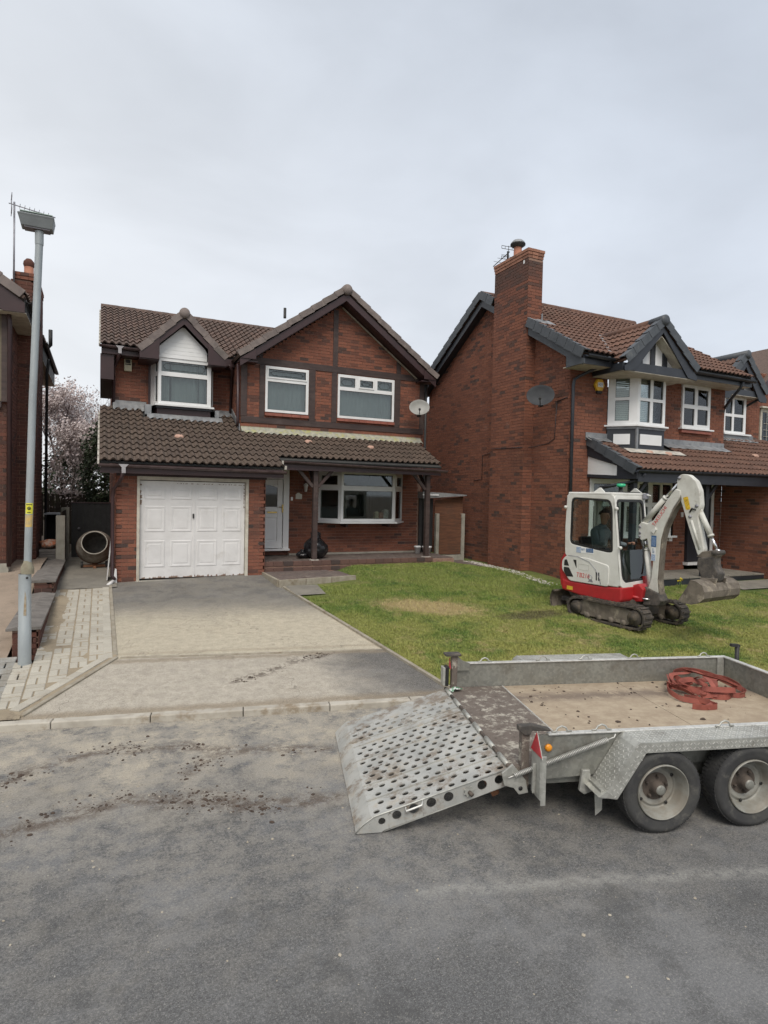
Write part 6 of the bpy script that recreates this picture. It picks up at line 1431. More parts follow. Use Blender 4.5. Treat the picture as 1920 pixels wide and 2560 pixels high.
# ================================================================== TREES
M['bark'] = mat('bark', (.07, .055, .045), .95, (.045, .036, .03), 9, bump=.5)
M['blossom'] = mat('pale_pink_blossom', (.66, .59, .57), .8, (.54, .46, .45), 3)
M['leaf'] = mat('dark_evergreen_leaf', (.045, .065, .03), .7, (.025, .04, .02), 2.2)
M['twig'] = mat('bare_twig', (.15, .12, .115), .9)
def tree(name, label, base, h, cr, seed, nleaf, leaf_m, leafs, lname='blossom', levels=4, lean=(0, 0), spread=.55, twig=True, clip=None):
    T = thing(name, label, 'tree', base, group=None); rr = random.Random(seed); tb = MB(); tw = MB(); tips = []
    def grow(p, d, L, r, lv):
        pts = [p]; q = Vector(p); dd = Vector(d)
        for i in range(4):
            dd = (dd + Vector((rr.uniform(-1, 1), rr.uniform(-1, 1), rr.uniform(-.3, .8))) * .16).normalized(); q = q + dd * L / 4; pts.append(q.copy())
        (tb if lv < 2 else tw).tube(pts, [r * (1 - .13 * i) for i in range(5)], 7 if lv < 2 else 4, caps=False)
        if lv >= 2: tips.extend(pts[1:])
        if lv < levels:
            for k in range(rr.choice((3, 4, 4, 5)) if lv else 5):
                f = rr.choice(pts[2:]); a = rr.uniform(0, 2 * pi); out = Vector((cos(a), sin(a), rr.uniform(.0, .9))); nd = (dd * (1 - spread) + out * spread).normalized()
                grow(f, nd, L * rr.uniform(.55, .78), r * .5, lv + 1)
    grow(Vector(base), Vector((lean[0], lean[1], 1)).normalized(), h * .33, cr * .055, 0)
    tb.build('trunk', M['bark'], T); tw.build('twigs', M['twig'], T, kind='stuff')
    if nleaf:
        lb = MB(); vs = []; fs = []; tn = []
        for i in range(nleaf):
            p = rr.choice(tips) + Vector((rr.gauss(0, .09), rr.gauss(0, .09), rr.gauss(0, .09)))
            if clip and not clip(p): continue
            s = leafs * rr.uniform(.6, 1.3); a = Vector((rr.uniform(-1, 1), rr.uniform(-1, 1), rr.uniform(-1, 1))).normalized(); c = a.orthogonal().normalized() * s; e = a.cross(c).normalized() * s
            k = len(vs); vs += [tuple(p - c), tuple(p + e * .7), tuple(p + c), tuple(p - e * .7)]; fs.append((k, k + 1, k + 2, k + 3)); tn.append(rr.random())
        lb.v = vs; lb.f = fs; lb.tone = tn; lb.mi = [0] * len(fs); lb.sm = [False] * len(fs); lb.build('crown', leaf_m, T, kind='stuff')
    return T
tree('blossom_tree', 'tree in pale pink blossom seen in the gap left of the middle house', (-1.0, 23.6, .5), 7.6, 2.0, 12, 26000, M['blossom'], .036)
tree('bare_tree', 'bare twiggy tree behind the blossom tree, close to the middle house', (.3, 27.5, .5), 8.6, 2.0, 5, 0, None, 0, levels=5)
tree('bare_tree', 'faint bare tree farthest back in the left gap', (-1.2, 33, .5), 10, 2.2, 8, 0, None, 0, levels=5)
def shrub(name, label, C, R, n, m, ls, seed):
    T = thing(name, label, 'shrub', (C[0], C[1], .5)); rr = random.Random(seed); lb = MB(); vs = []; fs = []; tn = []
    for i in range(n):
        a, bq = rr.uniform(0, 2 * pi), rr.uniform(0, pi); d = Vector((cos(a) * sin(bq), sin(a) * sin(bq), cos(bq))); q = (.6 + .4 * rr.random()) * (1 + .35 * noise.noise(d * 2.4 + Vector((seed, 0, 0))))
        p = Vector(C) + Vector((d.x * R[0], d.y * R[1], d.z * R[2])) * q; s = ls * rr.uniform(.6, 1.3)
        a_ = Vector((rr.uniform(-1, 1), rr.uniform(-1, 1), rr.uniform(-1, 1))).normalized(); c = a_.orthogonal().normalized() * s; e = a_.cross(c).normalized() * s; k = len(vs)
        vs += [tuple(p - c), tuple(p + e * .6), tuple(p + c), tuple(p - e * .6)]; fs.append((k, k + 1, k + 2, k + 3)); tn.append(rr.random())
    lb.v = vs; lb.f = fs; lb.tone = tn; lb.mi = [0] * len(fs); lb.sm = [False] * len(fs); lb.build('foliage', m, T, kind='stuff')
    b = MB(); b.tube([(C[0], C[1], .45), (C[0] + .05, C[1], C[2])], .05, 6); b.build('stem', M['bark'], T)
shrub('evergreen_shrub', 'dark evergreen shrub behind the black side gate', (.1, 21.8, 2.9), (.75, .7, 1.5), 6500, M['leaf'], .055, 3)
shrub('evergreen_shrub', 'dark evergreen mass below the blossom tree beside the left house', (-1.1, 24.6, 2.3), (.9, .6, 1.5), 8000, M['leaf'], .055, 9)
shrub('blossom_shrub', 'lower sprays of white-pink blossom in front of the dark evergreen mass', (-.85, 22.7, 3.1), (.95, .5, 1.6), 2600, M['blossom'], .05, 4)
# daffodils by the terrace
M['daff'] = mat('yellow_petals', (.75, .58, .04), .6); M['stem_g'] = mat('green_stems', (.08, .15, .03), .7)
T = thing('daffodils', 'small clump of yellow daffodils at the edge of the right-hand terrace', 'flowers', (11.6, 9.15, .36))
b = MB(); b2 = MB()
for i in range(5):
    x, y = 11.5 + rnd.uniform(0, .35), 9.2 + rnd.uniform(-.08, .08); h = rnd.uniform(.13, .22); b.tube([(x, y, zg(x, y)), (x + .02, y, zg(x, y) + h)], .005, 4); b2.lathe([(.0, .0), (.022, .004), (.022, .01), (.010, .012), (.010, .025)], (x + .02, y - .01, zg(x, y) + h), (-.3, -.9, .3), 8)
b.build('stems', M['stem_g'], T, kind='stuff'); b2.build('flower_heads', M['daff'], T, kind='stuff')
# ================================================================== MINI EXCAVATOR
EX = thing('mini_excavator', 'white and red mini excavator on rubber tracks, standing on the lawn with its boom folded', 'excavator', (8.33, 7.5, .25), radians(-83))
M['ex_white'] = mat('excavator_white', (.66, .66, .62), .4, (.58, .575, .53), 3, grime=(.36, .33, .27), gs=5, glo=.58, ghi=.85)
M['ex_red'] = mat('excavator_red', (.42, .022, .025), .42, (.33, .02, .022), 3, grime=(.14, .05, .04), gs=5, glo=.6, ghi=.85)
M['track'] = mat('muddy_track_rubber', (.045, .04, .036), .9, (.085, .07, .055), 9, bump=.6, grime=(.15, .12, .085), gs=6, glo=.48, ghi=.7)
M['muddy'] = mat('mud_caked_steel', (.17, .145, .115), .85, (.09, .075, .06), 7, bump=.7, grime=(.30, .26, .20), gs=5, glo=.52, ghi=.68)
M['hitch'] = mat('dark_muddy_hitch', (.05, .046, .042), .8, (.11, .095, .08), 12, bump=.7, grime=(.22, .19, .15), gs=9, glo=.55)
M['chrome'] = mat('polished_rod', (.75, .75, .75), .15, metal=1)
M['ex_dirty'] = mat('scuffed_cream_white', (.60, .60, .55), .48, (.50, .49, .44), 5, grime=(.26, .23, .18), gs=7, glo=.56, ghi=.78)
M['rubber'] = mat('black_seal', (.018, .018, .018), .5)
M['blue'] = mat('blue_decal', (.02, .10, .25), .45); M['pale_blue'] = mat('pale_decal', (.45, .52, .62), .5, (.15, .24, .42), 60)
M['red_ink'] = mat('red_lettering', (.55, .03, .03), .5)
SIDE = (0, -1, 0); EX0 = (0, 0, 0); EXX = (1, 0, 0)
def resample(poly, c, n):
    out = []
    for k in range(n):
        a = 2 * pi * (k + .5) / n; d = (cos(a), sin(a)); best = None
        for i in range(len(poly)):
            p, q = poly[i], poly[(i + 1) % len(poly)]; ex, ey = q[0] - p[0], q[1] - p[1]; den = d[0] * ey - d[1] * ex
            if abs(den) < 1e-9: continue
            t = ((p[0] - c[0]) * ey - (p[1] - c[1]) * ex) / den; s = ((p[0] - c[0]) * d[1] - (p[1] - c[1]) * d[0]) / den
            if t > 0 and -1e-6 <= s <= 1 + 1e-6 and (best is None or t > best): best = t
        out.append((c[0] + d[0] * best, c[1] + d[1] * best))
    return out
def roundp(poly, r, n=4):
    out = []; m = len(poly)
    for i in range(m):
        p0, p, p1 = Vector(poly[i - 1]), Vector(poly[i]), Vector(poly[(i + 1) % m]); a = (p0 - p); b_ = (p1 - p); k = min(r, a.length * .45, b_.length * .45); A = p + a.normalized() * k; Bq = p + b_.normalized() * k
        for j in range(n + 1): t = j / n; out.append(tuple(A * (1 - t) ** 2 + p * 2 * t * (1 - t) + Bq * t * t))
    return out
def ring(b, outer, inner, O, U, V, N, d0, d1, n=64):
    c = (sum(p[0] for p in inner) / len(inner), sum(p[1] for p in inner) / len(inner)); o = resample(outer, c, n); i_ = resample(inner, c, n)
    O, U, V, N = map(Vector, (O, U, V, N)); P = lambda p, d: O + U * p[0] + V * p[1] + N * d
    vs = [P(p, d1) for p in o] + [P(p, d1) for p in i_] + [P(p, d0) for p in i_] + [P(p, d0) for p in o]; fs = []
    for a in range(4):
        e = (a + 1) % 4
        for k in range(n): fs.append((a * n + k, a * n + (k + 1) % n, e * n + (k + 1) % n, e * n + k))
    b.add(vs, fs)
def xprism(name, pts, y0, y1, m, parent=None, bevel=.008, rnd_=0, label=None):
    b = MB(); pts = roundp(pts, rnd_) if rnd_ else pts; b.prism(pts, EX0, EXX, (0, 0, 1), (0, 1, 0), y0, y1); return b.build(name, m, parent or EX, local=True, bevel=bevel, label=label)
def xtube(name, pts, r, m, parent=None, n=10): b = MB(); b.tube(pts, r, n); return b.build(name, m, parent or EX, local=True)
# tracks
for ys, yo in ((-1, -.63), (1, .40)):
    TR = bpy.data.objects.new('crawler_track', None); COL.objects.link(TR); TR.parent = EX
    cx0, cx1, r0, r1 = -.68, .48, .185, .195; y0, y1 = yo, yo + .23; path = []
    for k in range(13): a = pi / 2 + pi * k / 12; path.append((cx0 + cos(a) * r0, .19 + sin(a) * r0 * .95))
    for k in range(9): t = (k + 1) / 10; path.append((lerp(cx0, cx1, t), .01))
    for k in range(13): a = -pi / 2 + pi * k / 12; path.append((cx1 + cos(a) * r1, .20 + sin(a) * r1 * .95))
    for k in range(9): t = (k + 1) / 10; path.append((lerp(cx1, cx0, t), .385 - .015 * sin(t * pi)))
    b = MB(); n = len(path); inner = []
    for i in range(n):
        p0, p1 = path[i - 1], path[(i + 1) % n]; tx, tz = p1[0] - p0[0], p1[1] - p0[1]; L = sqrt(tx * tx + tz * tz); inner.append((path[i][0] - tz / L * .028, path[i][1] + tx / L * .028))
    for i in range(n):
        j = (i + 1) % n; q = [path[i], path[j], inner[j], inner[i]]; k0 = len(b.v)
        b.add([(p[0], y0, p[1]) for p in q] + [(p[0], y1, p[1]) for p in q], [(0, 1, 5, 4), (2, 3, 7, 6), (0, 3, 2, 1), (4, 5, 6, 7)], .5, 0, False)
    b.build('belt', M['track'], TR, local=True)
    b = MB(); per = [0]
    for i in range(n): per.append(per[-1] + (Vector(path[(i + 1) % n]) - Vector(path[i])).length)
    nl = 44
    for k in range(nl):
        s_ = per[-1] * k / nl; i = max(j for j in range(n) if per[j] <= s_); f_ = (s_ - per[i]) / (per[i + 1] - per[i]); p = Vector(path[i]).lerp(Vector(path[(i + 1) % n]), f_); d = (Vector(path[(i + 1) % n]) - Vector(path[i])).normalized(); o_ = Vector((d.y, -d.x))
        b.obox((p.x, 0, p.y), (d.x, 0, d.y), (0, 1, 0), (o_.x, 0, o_.y), -.016, .016, y0 + (.0 if k % 2 else .03), y1 - (.03 if k % 2 else .0), -.004, .022)
    b.build('belt_lugs', M['track'], TR, local=True, kind='stuff')
    xprism('track_frame', [(-.60, .07), (.35, .06), (.42, .13), (.40, .30), (.30, .33), (-.55, .34), (-.66, .28), (-.66, .13)], y0 + .045, y1 - .045, M['muddy'], TR, .012)
    b = MB()
    for (cx, cz, r) in ((cx1, .20, .125), (cx0, .19, .12)): b.lathe([(0, 0), (r, 0), (r, .19), (0, .19)], (cx, y0 + .02, cz), (0, 1, 0), 24); b.lathe([(0, 0), (.06, 0), (.07, .03)], (cx, y0 + .0, cz), (0, 1, 0), 16)
    b.build('idler_wheels', M['track'], TR, local=True, kind='stuff')
    b = MB()
    for i in range(4): b.lathe([(0, 0), (.05, 0), (.05, .19), (0, .19)], (-.45 + i * .24, y0 + .02, .085), (0, 1, 0), 14)
    b.build('track_rollers', M['muddy'], TR, local=True, kind='stuff')
b = MB(); b.box(-.30, .25, -.42, .42, .14, .34); b.lathe([(.0, 0), (.30, 0), (.30, .1), (0, .1)], (-.05, 0, .32), n=32); b.build('undercarriage_frame', M['track'], EX, local=True, bevel=.015)
# blade
b = MB(); b.grid(lambda u, v: (-1.30 - .06 * sin(v * pi) + .03, lerp(-.52, .52, u), lerp(.06, .40, v)), 4, 8); b.grid(lambda u, v: (-1.32 - .06 * sin(v * pi) + .01, lerp(.52, -.52, u), lerp(.06, .40, v)), 4, 8); b.bar((-1.27, -.52, .06), (-1.27, .52, .06), .03, .05); b.bar((-1.27, -.52, .39), (-1.27, .52, .39), .03, .03); b.build('blade', M['muddy'], EX, local=True)
for y in (-.28, .28): b = MB(); b.bar((-.5, y, .22), (-1.27, y, .24), .07, .08); b.build('blade_arm', M['hitch'], EX, local=True)
# upper body
xprism('rear_bodywork', [(-.60, .40), (-1.10, .42), (-1.17, .52), (-1.205, .75), (-1.18, .98), (-1.09, 1.13), (-.98, 1.15), (-.90, 1.02), (-.60, .9)], -.485, .485, M['ex_red'], bevel=.05, rnd_=.05)
xprism('lower_skirt', [(-1.12, .44), (-.7, .38), (.10, .36), (.155, .42), (.155, .645), (-.21, .612), (-.94, .612), (-1.12, .64)], -.50, .49, M['ex_red'], bevel=.03)
xprism('slew_base', [(-1.0, .33), (.1, .31), (.14, .40), (-1.05, .42)], -.40, .40, M['hitch'], bevel=.02)
b = MB(); b.prism([(-1.12, -.40), (-1.20, -.2), (-1.21, 0), (-1.20, .2), (-1.12, .40)], (0, 0, .45), EXX, (0, 1, 0), (0, 0, 1), 0, .4); b.build('counterweight', M['ex_red'], EX, local=True, bevel=.03)
# white side cover with vents
cover = roundp([(-1.115, .97), (-1.03, 1.065), (-.55, 1.065), (-.10, .98), (-.10, .618), (-.93, .618), (-1.115, .81)], .05)
b = MB(); b.prism(cover, EX0, EXX, (0, 0, 1), (0, 1, 0), -.512, -.44); b.build('side_cover', M['ex_white'], EX, local=True, bevel=.012)
for pts in ([(-1.05, .99), (-1.0, 1.0), (-.945, .885), (-1.06, .885)], [(-1.06, .855), (-.945, .855), (-.84, .70), (-1.0, .69), (-1.06, .78)], [(-.855, 1.01), (-.785, 1.01), (-.775, .86)]):
    b = MB(); b.prism(roundp(pts, .012), EX0, EXX, (0, 0, 1), (0, 1, 0), -.516, -.505); b.build('air_vent', M['rubber'], EX, local=True)
b = MB(); ring(b, roundp([(-.74, .95), (-.50, .95), (-.51, .84), (-.73, .85)], .02), roundp([(-.733, .943), (-.507, .943), (-.517, .847), (-.723, .857)], .02), EX0, EXX, (0, 0, 1), SIDE, .508, .5155, 24); b.build('fuel_flap', M['ex_dirty'], EX, local=True)
for x in (-.36, -.31): b = MB(); b.prism([(x, .84), (x + .022, .84), (x + .03, .70), (x + .008, .70)], EX0, EXX, (0, 0, 1), (0, 1, 0), -.516, -.505); b.build('air_slot', M['rubber'], EX, local=True)
# cab
CB = bpy.data.objects.new('cab', None); COL.objects.link(CB); CB.parent = EX
outer = roundp([(-1.06, 1.06), (-1.075, 1.55), (-1.045, 2.205), (-.06, 2.205), (-.02, 2.0), (.05, 1.30), (.14, .635), (-.24, .635), (-.42, .90)], .07)
win = roundp([(-.955, 1.29), (-.945, 2.13), (-.13, 2.10), (-.075, 1.95), (-.045, 1.21), (-.14, 1.20)], .09)
glas = roundp([(-.925, 1.32), (-.915, 2.10), (-.155, 2.07), (-.105, 1.93), (-.075, 1.25), (-.15, 1.235)], .07)
b = MB(); ring(b, outer, win, EX0, EXX, (0, 0, 1), SIDE, .45, .50, 96); b.build('side_panel', M['ex_white'], CB, local=True, bevel=.012)
b = MB(); ring(b, win, glas, EX0, EXX, (0, 0, 1), SIDE, .47, .497, 96); b.build('window_seal', M['rubber'], CB, local=True)
b = MB(); b.prism(resample(glas, (-.5, 1.7), 48), EX0, EXX, (0, 0, 1), SIDE, .482, .488); b.build('side_window', M['glass_cab'], CB, local=True)
b = MB(); b.prism(resample(roundp([(-1.0, 1.0), (-1.02, 2.19), (-.06, 2.19), (.05, 1.3), (.12, .66), (-1.0, .66)], .05), (-.5, 1.5), 48)[:0] or [(-1.0, .64), (-1.02, 1.10), (.06, 1.10), (.12, .64)], EX0, EXX, (0, 0, 1), SIDE, -.34, -.30); b.build('door_lower', M['ex_white'], CB, local=True)
b = MB(); ring(b, [(-1.0, 1.101), (-1.02, 2.19), (-.05, 2.19), (.06, 1.101)], roundp([(-.93, 1.16), (-.92, 2.10), (-.12, 2.10), (-.02, 1.16)], .06), EX0, EXX, (0, 0, 1), SIDE, -.34, -.30, 64); b.build('door_frame', M['ex_white'], CB, local=True)
b = MB(); b.prism([(-.95, 1.14), (-.93, 2.12), (-.10, 2.12), (0, 1.14)], EX0, EXX, (0, 0, 1), SIDE, -.323, -.318); b.build('door_glass', M['glass_cab'], CB, local=True)
b = MB(); b.bar((-.46, .30, 1.1), (-.46, .30, 2.1), .03, .05); b.build('door_pillar', M['rubber'], CB, local=True)
fU = Vector((0, 1, 0)); fV = Vector((-.19, 0, 1.56)).normalized(); fN = fU.cross(fV) * 1; fO = Vector((.145, 0, .64))
fouter = roundp([(-.50, -.02), (.33, -.02), (.33, 1.55), (-.50, 1.55)], .05); finner = roundp([(-.46, .16), (-.38, .07), (.27, .10), (.29, .4), (.29, 1.43), (.24, 1.48), (-.42, 1.48), (-.455, 1.43)], .03)
fin2 = roundp([(-.425, .20), (-.36, .105), (.24, .135), (.255, .4), (.255, 1.40), (.20, 1.44), (-.39, 1.44), (-.42, 1.40)], .03)
b = MB(); ring(b, fouter, finner, fO, fU, fV, fN, -.04, .0, 96); b.build('front_frame', M['ex_white'], CB, local=True, bevel=.01)
b = MB(); ring(b, finner, fin2, fO, fU, fV, fN, -.03, -.003, 96); b.build('front_seal', M['rubber'], CB, local=True)
b = MB(); b.prism([(-.42, .12), (.25, .12), (.255, .62), (-.425, .62)], fO, fU, fV, fN, -.016, -.011); b.build('lower_windscreen', glass_mat('green_lower_glass', (.60, .76, .68), .05, .06, (.25, .34, .28)), CB, local=True)
b = MB(); b.prism([(-.33, 1.12), (.30, 1.12), (.30, 2.17), (-.33, 2.17)][:0] or [(-.48, .70), (.32, .70), (.32, 1.25), (-.48, 1.25)], (-1.03, 0, 0), (0, 1, 0), (0, 0, 1), (1, 0, 0), 0, .04); b.build('rear_panel', M['ex_white'], CB, local=True)
b = MB(); ring(b, [(-.49, 1.251), (.33, 1.251), (.33, 2.19), (-.49, 2.19)], roundp([(-.42, 1.32), (.26, 1.32), (.26, 2.1), (-.42, 2.1)], .05), (-1.05, 0, 0), (0, 1, 0), (0, 0, 1), (1, 0, 0), 0, .04, 64); b.build('rear_frame', M['ex_white'], CB, local=True)
b = MB(); b.box(-.98, .08, -.46, .31, .63, .67); b.build('cab_floor', M['rubber'], CB, local=True)
b = MB(); b.prism(roundp([(-1.05, -.50), (-.045, -.50), (-.045, .33), (-1.05, .33)], .07), (0, 0, 2.165), EXX, (0, 1, 0), (0, 0, 1), 0, .062); b.build('cab_roof', M['ex_white'], CB, local=True, bevel=.02)
b = MB(); b.box(-.55, -.06, -.22, .26, 2.226, 2.24); b.build('roof_panel', M['rubber'], CB, local=True, bevel=.005)
for (x0, x1, y) in ((-.63, -.38, -.30), (.0, .0, 0)):
    if x0 == x1: continue
    xprism('roof_bracket', [(x0, 2.225), (x0 + .13, 2.31), (x0 + .16, 2.31), (x1, 2.225)], y - .012, y + .012, M['ex_white'], CB, .003)
xprism('roof_bracket', [(-.30, 2.225), (-.19, 2.31), (-.16, 2.31), (-.04, 2.225)], .24, .264, M['ex_white'], CB, .003)
xprism('roof_visor', [(-.60, 2.226), (-.02, 2.226), (.10, 2.19), (.10, 2.175), (-.04, 2.19)], .27, .31, M['ex_white'], CB, .003)
b = MB(); b.lathe([(0, 0), (.05, 0), (.055, .02), (.03, .03), (.03, .10), (0, .10)], (-.30, .02, 2.225), n=16); b.build('beacon_base', M['rubber'], CB, local=True)
b = MB(); b.lathe([(0, .0), (.072, 0), (.076, .02), (.072, .055), (0, .06)], (-.30, .02, 2.33), n=20); b.build('beacon', mat('green_beacon', (.03, .42, .20), .3), CB, local=True)
b = MB(); b.box(-.03, .04, .24, .34, 2.12, 2.22); b.build('work_light', M['alu'], CB, local=True, bevel=.012)
b = MB()
for (x, z) in ((.115, 1.30), (.02, 1.95), (-1.085, 1.95)): b.lathe([(0, 0), (.03, .0), (.03, .03), (0, .035)], (x if x > -1 else -1.06, -.50, z), SIDE, 12)
b.build('hinge_knobs', M['ex_white'], CB, local=True, kind='stuff')
# seat and controls
b = MB(); b.prism(roundp([(-.86, 1.0), (-.36, 1.0), (-.34, 1.09), (-.78, 1.12), (-.84, 1.42), (-.93, 1.42)], .03), EX0, EXX, (0, 0, 1), (0, 1, 0), -.32, .16); b.build('seat', M['rubber'], CB, local=True, bevel=.03)
b = MB(); b.box(-.80, -.40, -.25, .10, .67, 1.0); b.build('seat_base', M['rubber'], CB, local=True)
for y in (-.40, .24):
    b = MB(); b.box(-.55, -.15, y - .05, y + .05, 1.08, 1.16); b.tube([(-.18, y, 1.14), (-.14, y, 1.26), (-.13, y, 1.36)], .016, 8); b.lathe([(0, 0), (.03, .01), (.035, .05), (.02, .09), (0, .1)], (-.13, y, 1.33), n=12); b.build('control_console', M['rubber'], CB, local=True)
b = MB(); b.tube([(.0, -.10, .67), (-.02, -.10, 1.0)], .012, 8); b.tube([(.0, .0, .67), (-.02, .0, 1.0)], .012, 8); b.tube([(.09, .28, 1.0), (.06, .28, 1.55)], .012, 8); b.build('travel_levers', M['rubber'], CB, local=True, kind='stuff')
# decals on the side
def decal(x0, x1, z0, z1, m, d=.5155, name='decal'):
    b = MB(); b.box(x0, x1, -d - .001, -d + .003, z0, z1); return b.build(name, m, EX, local=True)
decal(-.80, -.705, 1.145, 1.245, M['pale_blue'], .5025); decal(-.70, -.43, 1.145, 1.237, M['white'], .5025); decal(-.585, -.432, 1.165, 1.235, M['blue'], .5045)
b = MB()
for i in range(3): b.box(-.575, -.445, -.509, -.5055, 1.178 + i * .018, 1.184 + i * .018)
b.build('decal_print', M['pale_blue'], EX, local=True, kind='stuff'); letter(EX, 'BETT', .05, M['blue'], (-.645, -.5045, 1.205), EXX, (0, 0, 1), SIDE, local=True, squash=.8)
letter(EX, 'TB216', .115, M['red_ink'], (-.63, -.5135, .745), EXX, (-.0, 0, 1), SIDE, local=True, squash=.95, shear=.12)
b = MB(); b.lathe([(.036, 0), (.045, 0), (.045, .003), (.036, .003)], (-.475, -.5125, .73), SIDE, 20); b.build('round_emblem', M['alu'], EX, local=True)
b = MB(); b.prism([(-.52, .655), (-.48, .70), (-.44, .70), (-.41, .655)], EX0, EXX, (0, 0, 1), SIDE, .5125, .515); b.build('emblem_base', M['alu'], EX, local=True)
decal(-.99, -.86, .455, .52, mat('yellow_decal', (.70, .48, .04), .5), .502, 'warning_decal')
b = MB(); ar = [(-.98 + .0, 1.075), (-.75, 1.07), (-.5, 1.0), (-.36, .88), (-.28, .74), (-.25, .64)]; b.tube([(x, -.514, z) for x, z in ar], .005, 6); b.build('panel_seam', M['alu'], EX, local=True)
# front lower red and swing bracket
xprism('front_casting', [(.12, .38), (.30, .40), (.34, .62), (.24, .70), (.12, .66)], -.18, .26, M['ex_red'], bevel=.02)
xprism('front_cover', [(.10, .42), (.18, .44), (.20, .60), (.16, .80), (.10, .80)], .10, .42, M['ex_red'], bevel=.02)
xprism('swing_bracket', [(.28, .34), (.56, .36), (.62, .46), (.56, .58), (.30, .66)], -.11, .11, M['hitch'], bevel=.02)
xtube('swing_cylinder', [(.05, -.20, .47), (.26, -.16, .46)], .028, M['ex_red']); xtube('swing_rod', [(.25, -.16, .46), (.42, -.11, .455)], .016, M['chrome'])
# boom, stick and rams
BM = bpy.data.objects.new('boom', None); COL.objects.link(BM); BM.parent = EX
xprism('boom_beam', [(.36, .41), (.34, .60), (.40, .80), (.425, 1.11), (.34, 1.30), (.30, 1.46), (.2, 1.42), (.14, 1.47), (.13, 1.68), (.19, 1.74), (.30, 1.71), (.41, 1.78), (.71, 2.22), (.78, 2.30), (.86, 2.27), (.86, 2.16), (.74, 1.98), (.60, 1.66), (.55, 1.46), (.535, 1.18), (.515, .78), (.55, .50), (.48, .39)], -.075, .075, M['ex_dirty'], BM, .012)
xprism('boom_front_plate', [(.865, 2.20), (.862, 2.14), (.745, 1.97), (.605, 1.655), (.555, 1.455), (.54, 1.18), (.52, .80), (.555, .52), (.575, .53), (.535, .80), (.555, 1.18), (.57, 1.45), (.62, 1.645), (.76, 1.955), (.88, 2.13)], -.07, .07, M['muddy'], BM, .002)
for (x, z) in ((.17, 1.65), (.17, 1.55), (.165, 1.49)): b = MB(); b.lathe([(0, 0), (.022, 0), (.022, .01), (0, .012)], (x, -.075, z), SIDE, 14); b.build('pin', M['alu'], BM, local=True)
letter(BM, 'TAKEUCHI', .088, M['red_ink'], (.52, -.0765, 1.845), Vector((.30, 0, .45)), Vector((-.45, 0, .30)), SIDE, local=True, squash=.92)
def bdecal(x0, x1, z0, z1, m, nm='decal', d=.0768): b = MB(); b.box(x0, x1, -d - .001, -d + .002, z0, z1); b.build(nm, m, BM, local=True)
bdecal(.385, .475, 1.335, 1.52, M['blue']); bdecal(.39, .47, 1.10, 1.325, M['white']); bdecal(.395, .467, 1.105, 1.21, M['pale_blue'], d=.0782)
b = MB()
for i in range(4): b.box(.40 + i * .018, .406 + i * .018, -.0795, -.0785, 1.35, 1.50)
b.build('decal_print', M['pale_blue'], BM, local=True, kind='stuff'); letter(BM, 'BETT', .045, M['blue'], (.43, -.079, 1.27), (0, 0, 1), (-1, 0, 0), SIDE, local=True, squash=.8)
def ram(p, q, f, r, rr_, m, y, nm):
    p = Vector((p[0], y, p[1])); q = Vector((q[0], y, q[1])); k = p.lerp(q, f); R_ = bpy.data.objects.new(nm, None); COL.objects.link(R_); R_.parent = EX
    b = MB(); b.tube([p, k], r, 16); d_ = (q - p).normalized(); b.tube([k, k + d_ * .03], r * 1.15, 16); b.build('barrel', m, R_, local=True); b = MB(); b.tube([k, q], rr_, 12); b.lathe([(.015, -.025), (.035, -.025), (.035, .025), (.015, .025)], q, (0, 1, 0), 14); b.build('rod', M['chrome'], R_, local=True); return R_
ram((.20, 1.74), (.79, 2.40), .60, .046, .022, M['ex_dirty'], 0, 'stick_ram'); ram((.36, .62), (.21, 1.50), .72, .048, .026, M['ex_white'], 0, 'lift_ram'); ram((1.13, 1.99), (1.45, 1.35), .62, .042, .02, M['ex_dirty'], 0, 'bucket_ram')
SK = bpy.data.objects.new('dipper_stick', None); COL.objects.link(SK); SK.parent = EX
xprism('stick_beam', [(.79, 2.44), (.82, 2.51), (.88, 2.535), (.98, 2.52), (1.10, 2.42), (1.165, 2.27), (1.19, 2.04), (1.15, 1.86), (1.265, 1.36), (1.24, 1.27), (1.17, 1.26), (1.01, 1.69), (.86, 2.12), (.79, 2.28)], -.06, .06, M['ex_dirty'], SK, .01, rnd_=.03)
for (x, z) in ((.83, 2.47), (.83, 2.20), (1.03, 1.86), (1.13, 2.03)): b = MB(); b.lathe([(0, 0), (.026, 0), (.026, .012), (0, .014)], (x, -.06, z), SIDE, 14); b.build('pin', M['alu'], SK, local=True)
b = MB(); b.prism(roundp([(.90, 2.16), (.98, 2.18), (1.03, 1.98), (.96, 1.96)], .02), EX0, EXX, (0, 0, 1), SIDE, .060, .0625); b.build('warning_decal', mat('yellow_warning_decal', (.75, .50, .02), .5, (.35, .2, .02), 45), SK, local=True)
xtube('hydraulic_hose', [(.16, -.05, 1.45), (.24, -.07, 1.30), (.26, -.08, 1.05), (.22, -.06, .85)], .014, M['rubber'], BM, 8); xtube('hydraulic_hose', [(.42, -.0, 1.80), (.62, .0, 2.22), (.80, 0, 2.34)], .013, M['rubber'], BM, 8)
xtube('hydraulic_hose', [(1.02, -.065, 1.93), (1.06, -.075, 1.99), (1.12, -.07, 1.97)], .013, M['rubber'], SK, 8); xtube('link_arm', [(1.05, -.05, 1.80), (1.20, -.05, 1.36)], .024, M['ex_dirty'], SK, 8)
xprism('clamp_block', [(.38, 1.60), (.46, 1.66), (.48, 1.62), (.43, 1.55)], -.10, -.05, M['ex_white'], BM, .004)
